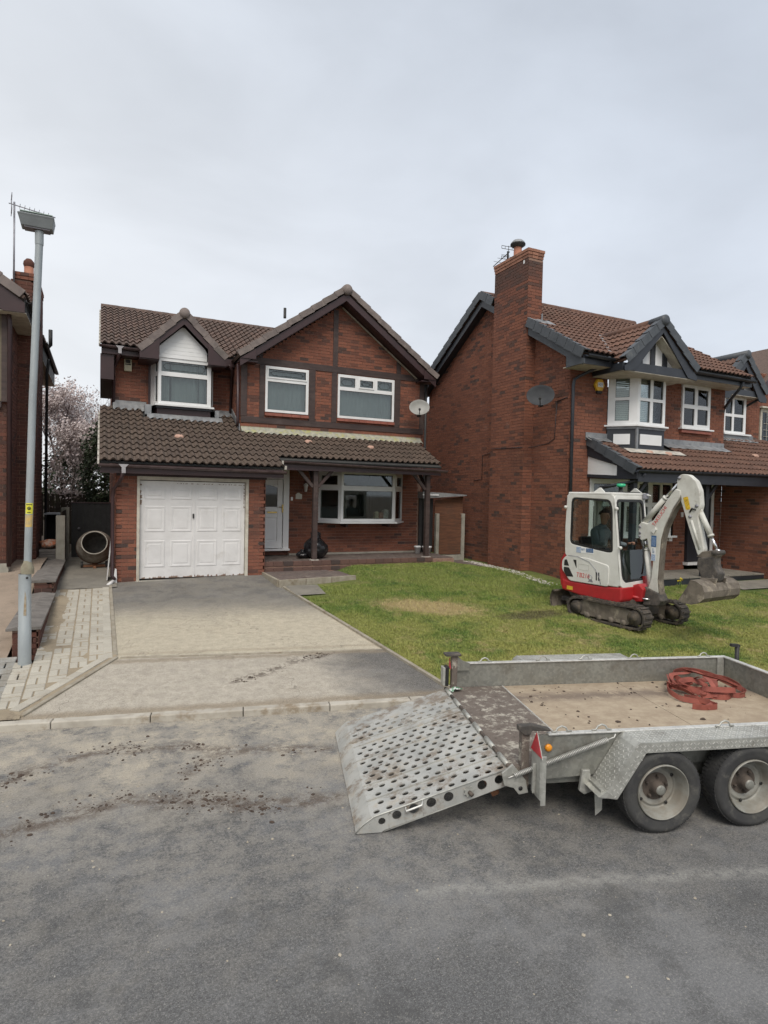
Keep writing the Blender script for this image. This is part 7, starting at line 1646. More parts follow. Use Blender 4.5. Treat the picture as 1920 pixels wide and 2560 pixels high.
# hitch and bucket
HT = bpy.data.objects.new('quick_hitch', None); COL.objects.link(HT); HT.parent = EX
xprism('link_plate', [(1.16, 1.24), (1.25, 1.33), (1.43, 1.37), (1.49, 1.30), (1.44, 1.22), (1.30, 1.22)], -.085, .085, M['muddy'], HT, .012)
xprism('hitch_body', [(1.19, 1.23), (1.45, 1.27), (1.46, 1.12), (1.53, 1.02), (1.50, .90), (1.38, .84), (1.27, .86), (1.24, .98), (1.18, 1.08)], -.10, .10, M['hitch'], HT, .02, rnd_=.03)
xprism('hitch_ear', [(1.26, .93), (1.53, .95), (1.50, .80), (1.30, .78)], -.14, -.11, M['muddy'], HT, .01); xprism('hitch_ear', [(1.26, .93), (1.53, .95), (1.50, .80), (1.30, .78)], .11, .14, M['muddy'], HT, .01)
b = MB(); b.lathe([(0, 0), (.04, 0), (.04, .26), (0, .26)], (1.46, -.13, 1.33), (0, 1, 0), 16); b.lathe([(0, 0), (.035, 0), (.035, .24), (0, .24)], (1.44, -.12, .92), (0, 1, 0), 16); b.build('hitch_pins', M['hitch'], HT, local=True, kind='stuff')
BK = bpy.data.objects.new('grading_bucket', None); COL.objects.link(BK); BK.parent = EX
prof = [(1.13, .56), (1.24, .565), (1.36, .565), (1.46, .60), (1.53, .67), (1.545, .77), (1.51, .86), (1.42, .91), (1.33, .925)]
inn = [(1.13, .575), (1.24, .583), (1.36, .583), (1.45, .617), (1.512, .68), (1.525, .77), (1.495, .845), (1.41, .893), (1.33, .907)]
xprism('shell', prof + inn[::-1], -.50, .50, M['muddy'], BK, 0)
for y in (-.505, .485): xprism('side_plate', [(1.13, .56), (1.24, .562), (1.36, .56), (1.465, .595), (1.535, .665), (1.55, .77), (1.515, .865), (1.42, .915), (1.33, .93), (1.27, .80)], y, y + .02, M['muddy'], BK, .003)
xprism('cutting_edge', [(1.08, .552), (1.20, .552), (1.20, .576), (1.09, .565)], -.51, .51, M['hitch'], BK, .002)
b = MB(); b.grid(lambda u, v: (1.36 + .10 * (v - .3) + .02 * noise.noise(Vector((u * 8, v * 3, 0))), lerp(-.46, .46, u), .90 - .03 * v + .045 * max(0, noise.noise(Vector((u * 5, v * 2, 7)))) + .01), 40, 8); b.build('dried_mud', M['sand'], BK, local=True, kind='stuff')

# ================================================================== DRIVER
PE = thing('person', 'driver seated in the excavator cab, dark grey jacket, both hands at the control levers', 'person', tuple(Vector((8.33, 7.5, .25))), radians(-83))
def skin_body(name, joints, bones, m, parent, sub=2):
    me = bpy.data.meshes.new(name); me.from_pydata([j[0] for j in joints], bones and [(a, b_) for a, b_ in bones], []); o = bpy.data.objects.new(name, me); COL.objects.link(o)
    sk = o.modifiers.new('skin', 'SKIN'); sk.use_smooth_shade = True
    if not me.skin_vertices: me.skin_vertices.new() if hasattr(me.skin_vertices, 'new') else None
    bpy.context.view_layer.objects.active = o
    for i, j in enumerate(joints):
        v = me.skin_vertices[0].data[i]; r = j[1]; v.radius = r if isinstance(r, tuple) else (r, r); v.use_root = (i == 0)
    su = o.modifiers.new('sub', 'SUBSURF'); su.levels = sub; su.render_levels = sub
    dg = bpy.context.evaluated_depsgraph_get(); nm = bpy.data.meshes.new_from_object(o.evaluated_get(dg)); bpy.data.objects.remove(o)
    nm.materials.clear(); nm.materials.append(m); nm.polygons.foreach_set('use_smooth', [True] * len(nm.polygons)); nm.name = name
    q = bpy.data.objects.new(name, nm); COL.objects.link(q); q.parent = parent; return q
M['skin'] = mat('skin', (.40, .22, .15), .6, (.36, .19, .13), 9); M['jacket'] = mat('dark_grey_jacket', (.16, .195, .21), .9, (.12, .15, .165), 6); M['trousers'] = mat('dark_trousers', (.035, .037, .045), .9); M['hair'] = mat('dark_hair', (.02, .015, .012), .8)
cy_ = -.09
J = [((-.62, cy_, 1.14), (.15, .12)), ((-.64, cy_, 1.30), (.145, .12)), ((-.63, cy_, 1.47), (.165, .125)), ((-.58, cy_, 1.60), (.10, .09)), ((-.555, cy_, 1.67), (.055, .055)),
     ((-.62, cy_ - .17, 1.54), .07), ((-.50, cy_ - .25, 1.32), .055), ((-.26, cy_ - .27, 1.30), .042), ((-.62, cy_ + .17, 1.54), .07), ((-.50, cy_ + .25, 1.32), .055), ((-.26, cy_ + .27, 1.30), .042)]
skin_body('jacket', J, [(0, 1), (1, 2), (2, 3), (3, 4), (2, 5), (5, 6), (6, 7), (2, 8), (8, 9), (9, 10)], M['jacket'], PE)
bod = [((-.60, cy_, 1.13), .11), ((-.56, cy_ - .10, 1.13), .085), ((-.16, cy_ - .13, 1.15), .065), ((-.10, cy_ - .13, .80), .05), ((.02, cy_ - .13, .71), .04), ((-.56, cy_ + .10, 1.13), .085), ((-.16, cy_ + .13, 1.15), .065), ((-.10, cy_ + .13, .80), .05), ((.02, cy_ + .13, .71), .04)]
skin_body('trousers', bod, [(0, 1), (1, 2), (2, 3), (3, 4), (0, 5), (5, 6), (6, 7), (7, 8)], M['trousers'], PE)
hd = [((-.555, cy_, 1.64), .05), ((-.545, cy_, 1.72), .055), ((-.535, cy_, 1.80), (.082, .098)), ((-.54, cy_, 1.88), (.078, .09)), ((-.545, cy_, 1.915), .055)]
skin_body('head', hd, [(0, 1), (1, 2), (2, 3), (3, 4)], M['skin'], PE)
b = MB(); b.lathe([(.012, -.02), (.018, 0), (.006, .03)], (-.448, cy_, 1.80), (.3, 0, -.9), 8); b.build('nose', M['skin'], PE, local=True)
for s in (-1, 1): b = MB(); b.lathe([(.02, -.006), (.024, 0), (.012, .008)], (-.545, cy_ + s * .083, 1.80), (0, s, 0), 10); b.build('ear', M['skin'], PE, local=True); b = MB(); b.lathe([(0, 0), (.009, .001), (0, .004)], (-.456, cy_ + s * .032, 1.825), (1, 0, 0), 8); b.build('eye', M['hair'], PE, local=True)
b = MB(); b.box(-.458, -.452, cy_ - .022, cy_ + .022, 1.752, 1.758); b.build('mouth', mat('lips', (.28, .10, .08), .6), PE, local=True)
b = MB(); b.grid(lambda u, v: (-.555 + .098 * cos(u * 2 * pi) * cos(v * 1.45), cy_ + .090 * sin(u * 2 * pi) * cos(v * 1.45), 1.865 + .085 * sin(v * 1.45) - .035 * (cos(u * 2 * pi) < 0)), 24, 8); b.build('hair', M['hair'], PE, local=True)
for s in (-1, 1):
    base = Vector((-.235, cy_ + s * .27, 1.315)); hj = [(tuple(base), .028), (tuple(base + Vector((.05, -s * .005, .02))), (.035, .018)), (tuple(base + Vector((.085, -s * .01, .035))), (.034, .016))]; bn = [(0, 1), (1, 2)]
    for k in range(4):
        f = base + Vector((.09, -s * .01 + (k - 1.5) * .018, .035)); L = (.030, .036, .034, .026)[k]; i0 = len(hj); hj += [(tuple(f + Vector((L, 0, .012))), .0088), (tuple(f + Vector((L * 1.3, -s * .0, -.016))), .008), (tuple(f + Vector((L * .9, 0, -.036))), .007)]; bn += [(2, i0), (i0, i0 + 1), (i0 + 1, i0 + 2)]
    i0 = len(hj); hj += [(tuple(base + Vector((.055, -s * .045, .03))), .010), (tuple(base + Vector((.085, -s * .05, .015))), .0085)]; bn += [(1, i0), (i0, i0 + 1)]
    skin_body('hand', hj, bn, M['skin'], PE, 1)
    b = MB(); b.prism(roundp([(-.02, .665), (.16, .665), (.16, .70), (.06, .75), (-.02, .75)], .02), (-.04, 0, 0), EXX, (0, 0, 1), (0, 1, 0), cy_ + s * .13 - .045, cy_ + s * .13 + .045); b.build('boot', M['rubber'], PE, local=True, bevel=.012)
# ================================================================== PLANT TRAILER
TRL = thing('plant_trailer', 'galvanised twin-axle plant trailer on the road with its perforated ramp lowered', 'trailer', (3.6, 2.9, 0), radians(-16))
def galv(name, a, b, gr=(.20, .18, .15), glo=.5, ghi=.72, rough=.48, met=.55):
    t = NT(name); v = t.n('ShaderNodeTexVoronoi'); v.inputs['Scale'].default_value = 38; t.l(t.obj(), v.inputs['Vector'])
    col = t.mix(t.rng(v.outputs['Color'], .2, .8), a, b); col = t.mix(t.math('MULTIPLY', t.rng(t.noise(2.6, 7, .7), glo, ghi), .7), col, gr); col = t.mix(t.math('MULTIPLY', t.rng(t.noise(11, 6, .8), .56, .72), .6), col, (.42, .42, .40))
    t.color(col); t.b.inputs['Metallic'].default_value = met; t.rough(t.rng(t.noise(5, 5, .7), .3, .7, rough - .1, rough + .2)); t.bump(t.noise(30, 4, .6), .12, .003); return t.m
M['galv'] = galv('weathered_galvanised_steel', (.40, .40, .365), (.48, .48, .44))
M['galv_dark'] = galv('dull_galvanised_panel', (.25, .25, .225), (.31, .31, .275), (.17, .15, .12))
M['galv_bright'] = galv('bright_galvanised_steel', (.58, .575, .54), (.68, .675, .64), (.30, .28, .25), .56, .8)
t = NT('muddy_ramp_steel'); base = t.mix(t.rng(t.noise(5, 5, .6), .35, .7), (.50, .50, .47), (.38, .385, .365))
stp = t.noise(3.2, 8, .78); base = t.mix(t.math('MULTIPLY', t.rng(stp, .50, .62), .8), base, (.22, .17, .125)); base = t.mix(t.math('MULTIPLY', t.rng(t.noise(7, 7, .8), .52, .66), .7), base, (.47, .42, .34)); base = t.mix(t.rng(t.noise(16, 6, .8), .62, .70), base, (.10, .07, .05))
t.color(base); t.b.inputs['Metallic'].default_value = .35; t.rough(.55); t.bump(t.noise(40, 5, .7), .25, .004); M['ramp'] = t.m
t = NT('sandy_timber_deck'); o_ = t.n('ShaderNodeMapping'); o_.inputs['Scale'].default_value = (1, 6, 1); t.l(t.obj(), o_.inputs[0]); grain = t.noise(5, 7, .7, vec=o_.outputs[0])
col = t.mix(t.rng(t.noise(7, 8, .75), .35, .65), (.31, .245, .175), (.40, .33, .24)); col = t.mix(t.rng(grain, .45, .7, 0, .45), col, (.28, .22, .155))
sx = t.n('ShaderNodeSeparateXYZ'); t.l(t.obj(), sx.inputs[0]); yy = sx.outputs[1]
for (c_, w_) in ((1.66, .20), (.52, .16)):
    mm = t.rng(t.math('ABSOLUTE', t.math('SUBTRACT', t.math('ADD', yy, t.math('MULTIPLY', t.math('SUBTRACT', t.noise(3, 6, .7), .5), .22)), c_)), 0, w_, 1, 0); col = t.mix(t.math('MULTIPLY', t.math('MULTIPLY', mm, t.rng(t.noise(9, 7, .8), .34, .52)), .85), col, (.15, .115, .09))
col = t.mix(t.rng(t.noise(21, 5, .8), .67, .72), col, (.07, .05, .035)); t.color(col); t.rough(.95); t.bump(t.noise(60, 6, .75), .5, .006); M['deck'] = t.m
t = NT('mud_smeared_plate'); col = t.mix(t.rng(t.noise(9, 9, .8), .38, .50), (.40, .37, .31), (.135, .11, .092)); col = t.mix(t.rng(t.noise(22, 6, .8), .5, .7), col, (.075, .06, .05)); t.color(col); t.rough(.85); t.bump(t.noise(45, 6, .8), .5, .006); M['mudplate'] = t.m
M['tyre'] = mat('dusty_tyre_rubber', (.035, .035, .036), .85, (.055, .055, .052), 6, bump=.35, grime=(.12, .115, .10), gs=7, glo=.5, ghi=.72)
M['rim'] = mat('dirty_silver_rim', (.31, .31, .28), .55, (.23, .225, .195), 6, metal=.2, grime=(.22, .19, .15), gs=3, glo=.40, ghi=.7)
M['hub'] = mat('brown_grimy_hub', (.10, .08, .065), .8, (.055, .045, .038), 14, bump=.5)
M['refl_red'] = mat('red_reflector', (.50, .03, .04), .3, (.38, .02, .03), 30); M['amber'] = mat('amber_lens', (.80, .30, .02), .3)
def tp(name, m, fn, parent=None, bevel=0, kind=None, label=None): b = MB(); fn(b); return b.build(name, m, parent or TRL, local=True, bevel=bevel, kind=kind, label=label)
YV = (0, 1, 0)
def xz(b, pts, v0, v1): b.prism(pts, EX0, EXX, (0, 0, 1), YV, v0, v1)
# deck
for (a, c) in ((-.435, .83), (.835, 2.08)): tp('deck_board', M['deck'], lambda b: b.box(a, c, .245, 2.03, .395, .42))
tp('rear_deck_plate', M['mudplate'], lambda b: b.box(-1.035, -.44, .245, 2.03, .395, .424))
def dots(b):
    for i in range(64): v = .27 + i * .0275; b.box(-.452, -.438, v, v + .014, .424, .429)
tp('plate_edge_weld', M['galv_bright'], dots, kind='stuff')
# side panels and rails
tp('side_panel', M['galv_dark'], lambda b: xz(b, [(-.86, .655), (-.86, .335), (-.30, .355), (-.10, .40), (2.1, .40), (2.1, .655)], .22, .243), label='near side panel')
tp('side_panel', M['galv_dark'], lambda b: xz(b, [(-.95, .655), (-.95, .34), (2.1, .38), (2.1, .655)], 2.035, 2.058), label='far side panel')
tp('front_panel', M['galv_dark'], lambda b: b.box(2.085, 2.11, .245, 2.034, .38, .655))
tp('top_rail', M['galv_bright'], lambda b: b.box(-.78, 2.12, .205, .252, .656, .668), bevel=.003)
tp('top_rail', M['galv_bright'], lambda b: b.box(-.90, 2.12, 2.02, 2.075, .656, .668), bevel=.003)
tp('top_rail', M['galv_bright'], lambda b: b.box(2.07, 2.125, .253, 2.019, .656, .670), bevel=.003)
tp('corner_plate', M['galv'], lambda b: b.box(2.0, 2.08, 2.015, 2.033, .40, .655))
for (u, v) in ((-.67, .23), (-.36, .23), (.62, .20), (-.63, 2.045), (.0, 2.045), (.47, 2.045), (1.03, 2.045), (1.85, 2.045)):
    b = MB(); pts = [(u - .075, v, .672), (u - .045, v, .676), (u - .03, v, .70), (u, v, .712), (u + .03, v, .70), (u + .045, v, .676), (u + .075, v, .672)]; b.tube(pts, .007, 8); b.build('tie_hook', M['galv'], TRL, local=True)
tp('jockey_clamp', M['black'], lambda b: (b.tube([(2.22, 2.0, .30), (2.22, 2.0, .80)], .022, 10), b.bar((2.24, 2.0, .79), (2.14, 2.0, .80), .04, .03)))
# mudguards with raised tread pattern
prf = [(-.50, .30), (-.43, .335), (-.235, .635), (-.20, .662), (1.00, .662), (1.04, .635), (1.22, .33)]
def guard(v0, v1, lip, nm):
    F_ = bpy.data.objects.new(nm, None); COL.objects.link(F_); F_.parent = TRL
    inn_ = [(-.485, .29), (-.415, .325), (-.222, .622), (-.19, .650), (.99, .650), (1.025, .625), (1.205, .32)]
    b = MB(); xz(b, prf + inn_[::-1], v0, v1); b.build('guard_shell', M['galv'], F_, local=True)
    b = MB(); vl0, vl1 = (v0 - .004, v0) if lip < 0 else (v1, v1 + .004); low = [(-.485 + .085, .26), (-.40 + .06, .31), (-.165, .575), (.965, .575), (1.14, .26)]
    xz(b, prf[1:] [:0] or [(-.50, .30), (-.43, .335), (-.235, .635), (-.20, .662), (1.00, .662), (1.04, .635), (1.22, .33), (1.13, .29), (.97, .590), (-.150, .590), (-.36, .275)], vl0, vl1); b.build('guard_lip', M['galv'], F_, local=True)
    b = MB(); k = 0
    segs = [((-.43, .335), (-.235, .635)), ((-.20, .662), (1.00, .662))]
    for (p, q) in segs:
        L = sqrt((q[0] - p[0]) ** 2 + (q[1] - p[1]) ** 2); n = int(L / .03); dx, dz = (q[0] - p[0]) / L, (q[1] - p[1]) / L; U = Vector((dx, 0, dz)); N = Vector((-dz, 0, dx)); V = Vector((0, 1, 0))
        for i in range(n):
            for j in range(7):
                a = radians(45 if (i + j) % 2 else -45); u1 = U * cos(a) + V * sin(a); c = Vector((p[0], v0 + .017 + j * .031, p[1])) + U * ((i + .5) * .03)
                b.obox(c, u1, N.cross(u1), N, -.010, .010, -.0028, .0028, 0, .0022)
    if lip < 0:
        for i in range(42):
            for j in range(2):
                u = -.22 + i * .0295; z = .607 + j * .030; a = radians(45 if (i + j) % 2 else -45); b.obox((u, v0 - .004, z), (cos(a), 0, sin(a)), (-sin(a), 0, cos(a)), (0, -1, 0), -.010, .010, -.0028, .0028, 0, .0022)
        for i in range(11):
            for j in range(2): t_ = (i + .5) / 11; u = lerp(-.445, -.215, t_) + .03 + j * .028; z = lerp(.30, .61, t_) - j * .02; a = radians(45 if (i + j) % 2 else -45); b.obox((u, v0 - .004, z), (cos(a), 0, sin(a)), (-sin(a), 0, cos(a)), (0, -1, 0), -.010, .010, -.0028, .0028, 0, .0022)
    b.build('tread_pattern', M['galv_bright'], F_, local=True, kind='stuff')
guard(.0, .215, -1, 'mudguard'); guard(2.062, 2.27, 1, 'mudguard')
# chassis
for v in (.30, 1.95): tp('chassis_rail', M['galv_dark'], lambda b: b.box(-.90, 2.1, v - .03, v + .03, .28, .394))
for u in (-.7, -.1, .35, .95, 1.5): tp('cross_member', M['galv_dark'], lambda b: b.box(u - .03, u + .03, .331, 1.92, .31, .392))
tp('drawbar', M['galv_dark'], lambda b: b.bar((2.0, 1.12, .33), (3.3, 1.12, .36), .08, .1))
for u in (0, .71): tp('axle_beam', M['hub'], lambda b: b.box(u - .035, u + .035, .15, 2.15, .27, .34))
def wheel(u, v, s, ang):
    Wh = bpy.data.objects.new('wheel', None); COL.objects.link(Wh); Wh.parent = TRL; O = (u, v, .297); ax = (0, s, 0)   # ax points outwards
    b = MB(); b.lathe([(.190, -.175), (.235, -.185), (.275, -.18), (.293, -.165), (.2975, -.13), (.298, -.09), (.2975, -.05), (.293, -.02), (.280, -.006), (.262, .0), (.255, -.002), (.225, -.004), (.205, -.010), (.192, -.018), (.188, -.03)], O, ax, 56); b.build('tyre', M['tyre'], Wh, local=True)
    b = MB()
    for i in range(64):
        a = 2 * pi * i / 64
        for (h0, h1, off) in ((-.165, -.115, 0), (-.11, -.065, .5), (-.06, -.022, 0)):
            a_ = a + off * 2 * pi / 64; d = Vector((cos(a_), 0, sin(a_))); t__ = Vector((-sin(a_), 0, cos(a_))); b.obox(O, t__, ax, d, -.0105, .0105, h0, h1, .288, .2995 if h1 < -.02 else .2955)
    b.build('tread_blocks', M['tyre'], Wh, local=True, kind='stuff')
    b = MB(); b.lathe([(.196, -.02), (.197, -.005), (.192, .002), (.187, -.004), (.184, -.024), (.176, -.030), (.172, -.062), (.166, -.070), (.160, -.098), (.148, -.112), (.138, -.100), (.126, -.094), (.114, -.112), (.09, -.107), (.06, -.107)], O, ax, 48); b.build('rim', M['rim'], Wh, local=True)
    b = MB(); b.lathe([(.100, -.107), (.06, -.106), (.052, -.105), (.050, -.065), (.044, -.055), (.040, -.045), (.034, -.038), (0, -.036)], O, ax, 28); b.build('hub', M['hub'], Wh, local=True)
    b = MB(); b.lathe([(.037, -.045), (.034, -.034), (.024, -.030), (0, -.029)], O, ax, 24); b.build('hub_cap', M['galv_dark'], Wh, local=True)
    for i in range(5):
        a = ang + 2 * pi * i / 5; c = Vector(O) + Vector((cos(a) * .078, 0, sin(a) * .078)) + Vector(ax) * -.105; b = MB(); b.lathe([(0, 0), (.011, 0), (.011, .018), (.006, .022), (.006, .028), (0, .028)], c, ax, 6, smooth=False); b.build('wheel_nut', M['hub'], Wh, local=True)
    for i in range(4): a = ang + .4 + pi / 2 * i; c = Vector(O) + Vector((cos(a) * .142, 0, sin(a) * .142)) + Vector(ax) * -.094; b = MB(); b.lathe([(0, 0), (.012, 0), (.012, .003), (0, .003)], c, ax, 12); b.build('rim_slot', M['rubber'], Wh, local=True)
wheel(0, 0, -1, .2); wheel(.71, 0, -1, 1.0); wheel(0, 2.26, 1, .6); wheel(.71, 2.26, 1, .1)
# rear corner post, lights, reflector
PO = bpy.data.objects.new('corner_post', None); COL.objects.link(PO); PO.parent = TRL
def pp(name, m, fn, bevel=0, parent=PO): b = MB(); fn(b); return b.build(name, m, parent, local=True, bevel=bevel)
pp('post', M['mudplate'], lambda b: b.box(-.97, -.91, .23, .29, .28, .70), .006); pp('post_top', M['hitch'], lambda b: xz(b, [(-1.0, .73), (-1.0, .695), (-.955, .66), (-.91, .66), (-.90, .69), (-.76, .682), (-.76, .697), (-.90, .735)], .215, .27), .008)
pp('post_bracket', M['galv'], lambda b: xz(b, [(-1.04, .46), (-.94, .34), (-.92, .25), (-.99, .24), (-1.03, .29), (-1.10, .31), (-1.12, .40)], .21, .228), .003)
pp('bracket_hole', M['rubber'], lambda b: b.lathe([(0, 0), (.016, 0), (.016, .002), (0, .002)], (-.98, .2095, .285), (0, -1, 0), 14))
pp('light_channel', M['galv'], lambda b: (b.box(-.905, -.897, .055, .205, .27, .575), b.box(-.897, -.86, .055, .063, .23, .575), b.box(-.897, -.86, .197, .205, .27, .575), b.box(-.93, -.905, .12, .128, .29, .50)), .003)
pp('reflector_plate', M['galv'], lambda b: b.prism([(.025, .565), (.225, .565), (.125, .725)], (-.905, 0, 0), YV, (0, 0, 1), (-1, 0, 0), -.004, 0))
tri = [(-.90, .515), (-.815, .475), (-.862, .665)]
pp('triangle_reflector', M['refl_red'], lambda b: b.prism([(.035, .572), (.215, .572), (.125, .716)], (-.9055, 0, 0), YV, (0, 0, 1), (-1, 0, 0), 0, .004), .001); pp('reflector_backing', M['galv'], lambda b: b.prism([(.06, .50), (.19, .50), (.19, .564), (.06, .564)], (-.893, 0, 0), YV, (0, 0, 1), (-1, 0, 0), 0, .004))
pp('marker_lamp', M['amber'], lambda b: b.lathe([(0, 0), (.028, 0), (.026, .012), (.015, .018), (0, .02)], (-.775, .219, .565), (0, -1, 0), 20), parent=TRL)
SPm = MB(); A = Vector((-1.03, .20, .385)); Bq = Vector((-.33, .19, .615)); d = (Bq - A).normalized(); s1 = d.orthogonal().normalized(); s2 = d.cross(s1); n = 62; pts = []
for i in range(n * 8 + 1): a = i / 8 * 2 * pi; pts.append(A + d * ((Bq - A).length * i / (n * 8)) + (s1 * cos(a) + s2 * sin(a)) * .0155)
SPm.tube(pts, .0042, 4, caps=False); SPm.tube([Bq, Bq + d * .05, Bq + d * .06 + Vector((0, 0, .02))], .005, 6); SPm.tube([A, A - d * .05], .005, 6); SPm.build('ramp_spring', M['galv_bright'], TRL, local=True)
b = MB(); b.lathe([(.009, 0), (.009, .66), (0, .66)], A + d * .02, d, 10); b.build('spring_rod', M['galv_dark'], TRL, local=True)
PF = bpy.data.objects.new('corner_post', None); COL.objects.link(PF); PF.parent = TRL
pp('post', M['mudplate'], lambda b: b.box(-.99, -.93, 1.99, 2.05, .38, .75), .006, PF); pp('post_top', M['hitch'], lambda b: b.box(-1.06, -.90, 1.97, 2.07, .752, .775), .004, PF); pp('side_gusset', M['galv_dark'], lambda b: xz(b, [(-.93, .75), (-.88, .70), (-.80, .67), (-.80, .60), (-.93, .60)], 2.0, 2.02), 0, PF)
pp('light_channel', M['galv'], lambda b: b.box(-1.085, -1.06, 1.97, 2.06, .46, .64), .004, PF); pp('light_back', M['rubber'], lambda b: b.box(-1.058, -1.02, 1.98, 2.05, .45, .65), .01, PF); pp('triangle_reflector', M['refl_red'], lambda b: b.prism([(1.99, .62), (2.06, .62), (2.04, .72)], (-1.0, 0, 0), YV, (0, 0, 1), (-1, 0, 0), 0, .006), 0, PF)
# rear stand under the deck
pp('stand_socket', M['galv'], lambda b: (b.box(-.47, -.41, .02, .245, .325, .335), b.box(-.47, -.41, .02, .245, .275, .285), b.box(-.47, -.462, .02, .245, .285, .325), b.box(-.418, -.41, .02, .245, .285, .325)), parent=TRL)
pp('prop_leg', M['galv'], lambda b: xz(b, [(-.43, .33), (-.38, .33), (-.365, .30), (-.40, .26), (-.40, .14), (-.45, .10), (-.46, .28)], .12, .128), .002, TRL); pp('socket_dark', M['rubber'], lambda b: b.box(-.460, -.420, .024, .028, .286, .324), parent=TRL)
pp('stand_clamp', M['galv'], lambda b: xz(b, [(-.52, .40), (-.46, .40), (-.44, .24), (-.50, .22), (-.54, .25)], .19, .219), .006, TRL); pp('stand_lever', M['mixer_o'] if 'mixer_o' in M else M['hub'], lambda b: b.bar((-1.18, .60, .33), (-1.05, .5, .10), .04, .05), parent=TRL)
# hinge
tp('hinge_bar', M['hub'], lambda b: b.tube([(-1.045, .24, .418), (-1.045, 2.02, .418)], .014, 12))
for i in range(6): v = .30 + i * .30; tp('hinge_knuckle', M['galv'], lambda b: b.tube([(-1.045, v, .418), (-1.045, v + .18, .418)], .019, 12))
# ---- ramp
RP = bpy.data.objects.new('loading_ramp', None); COL.objects.link(RP); RP.parent = TRL
ra, rb_ = Vector((-1.05, 0, .405)), Vector((-2.04, 0, .112)); rd_ = (rb_ - ra); RL = rd_.length; rd_.normalize(); rn = Vector((-rd_.z, 0, rd_.x)); rn = rn if rn.z > 0 else -rn; V_ = Vector((0, 1, 0))
def rp(s, v, h=0): return tuple(ra + rd_ * s + V_ * v + rn * h)
def holed(b, s0, s1, v0, v1, hr, hs, hv, off=0, n=10, th=.004):
    ns = max(1, int(round((s1 - s0) / hs))); nv = max(1, int(round((v1 - v0) / hv)))
    hs = (s1 - s0) / ns; hv = (v1 - v0) / nv
    for j in range(nv):
        o = (off + j) % 2 * .5
        edges = [s0] + [s0 + (i + o) * hs for i in range(0 if o else 1, ns + 1)]; edges = sorted(set(round(e_, 5) for e_ in edges if s0 - 1e-6 <= e_ <= s1 + 1e-6) | {round(s1, 5)})
        for e0, e1 in zip(edges[:-1], edges[1:]):
            c = ((e0 + e1) / 2, v0 + (j + .5) * hv)
            if (e1 - e0) < hs * .7:
                b.add([rp(e0, v0 + j * hv), rp(e1, v0 + j * hv), rp(e1, v0 + (j + 1) * hv), rp(e0, v0 + (j + 1) * hv)], [(0, 3, 2, 1)]); continue
            m_ = 12; out = []; inn2 = []
            for k in range(m_):
                a = 2 * pi * k / m_ + pi / m_; dx, dy = cos(a), sin(a); sc_ = min((e1 - e0) / 2 / max(abs(dx), 1e-6), hv / 2 / max(abs(dy), 1e-6)); out.append((c[0] + dx * sc_, c[1] + dy * sc_)); inn2.append((c[0] + dx * hr, c[1] + dy * hr * .95))
            cor = [(e0, v0 + j * hv), (e1, v0 + j * hv), (e1, v0 + (j + 1) * hv), (e0, v0 + (j + 1) * hv)]
            vs = [rp(*p) for p in out] + [rp(*p) for p in inn2] + [rp(p[0], p[1], -th * 2.2) for p in inn2] + [rp(*p) for p in cor]
            fs = [((k + 1) % m_, k, m_ + k, m_ + (k + 1) % m_) for k in range(m_)] + [(m_ + (k + 1) % m_, m_ + k, 2 * m_ + k, 2 * m_ + (k + 1) % m_) for k in range(m_)]
            for q, cr in enumerate(cor):
                best = sorted(range(m_), key=lambda k: (out[k][0] - cr[0]) ** 2 + (out[k][1] - cr[1]) ** 2)[:2]; best.sort()
                if best == [0, m_ - 1]: best = [m_ - 1, 0]
                fs.append((3 * m_ + q, best[0], best[1]))
            b.add(vs, fs)
strips = [(.27, .47, 2), (.49, .69, 2), (.71, 1.13, 5), (1.15, 1.40, 3), (1.42, 1.50, 0), (1.52, 1.80, 3), (1.80, 2.03, 0)]
vcur = 0
for i, (v0, v1, k) in enumerate(strips):
    b = MB()
    if k: holed(b, .0, RL, v0, v1, .0245, .09, (v1 - v0) / k, off=i)
    else: b.add([rp(0, v0), rp(RL, v0), rp(RL, v1), rp(0, v1)], [(0, 3, 2, 1)])
    b.build('ramp_plate', M['ramp'], RP, local=True)
for (v0, v1) in ((.47, .49), (.69, .71), (1.13, 1.15), (1.40, 1.42), (1.50, 1.52)):
    b = MB(); b.obox(ra, rd_, V_, rn, .02, RL, v0, v1, -.02, -.004); b.obox(ra, rd_, V_, rn, .02, RL, v1 - .004, v1 + .004, -.004, .008); b.build('plate_seam', M['ramp'], RP, local=True)
lipp = [rp(RL, 0), (-2.10, 0, .062), (-2.145, 0, .012)]
b = MB(); b.grid(lambda u, v: (lerp(lipp[0][0], lipp[1][0], min(1, v * 2)) if v <= .5 else lerp(lipp[1][0], lipp[2][0], v * 2 - 1), lerp(.27, 2.03, u), lerp(lipp[0][2], lipp[1][2], v * 2) if v <= .5 else lerp(lipp[1][2], lipp[2][2], v * 2 - 1)), 8, 4); b.grid(lambda u, v: (-2.13, lerp(2.03, .27, u), lerp(.012, .03, v)), 4, 1); b.build('ramp_lip', M['ramp'], RP, local=True)
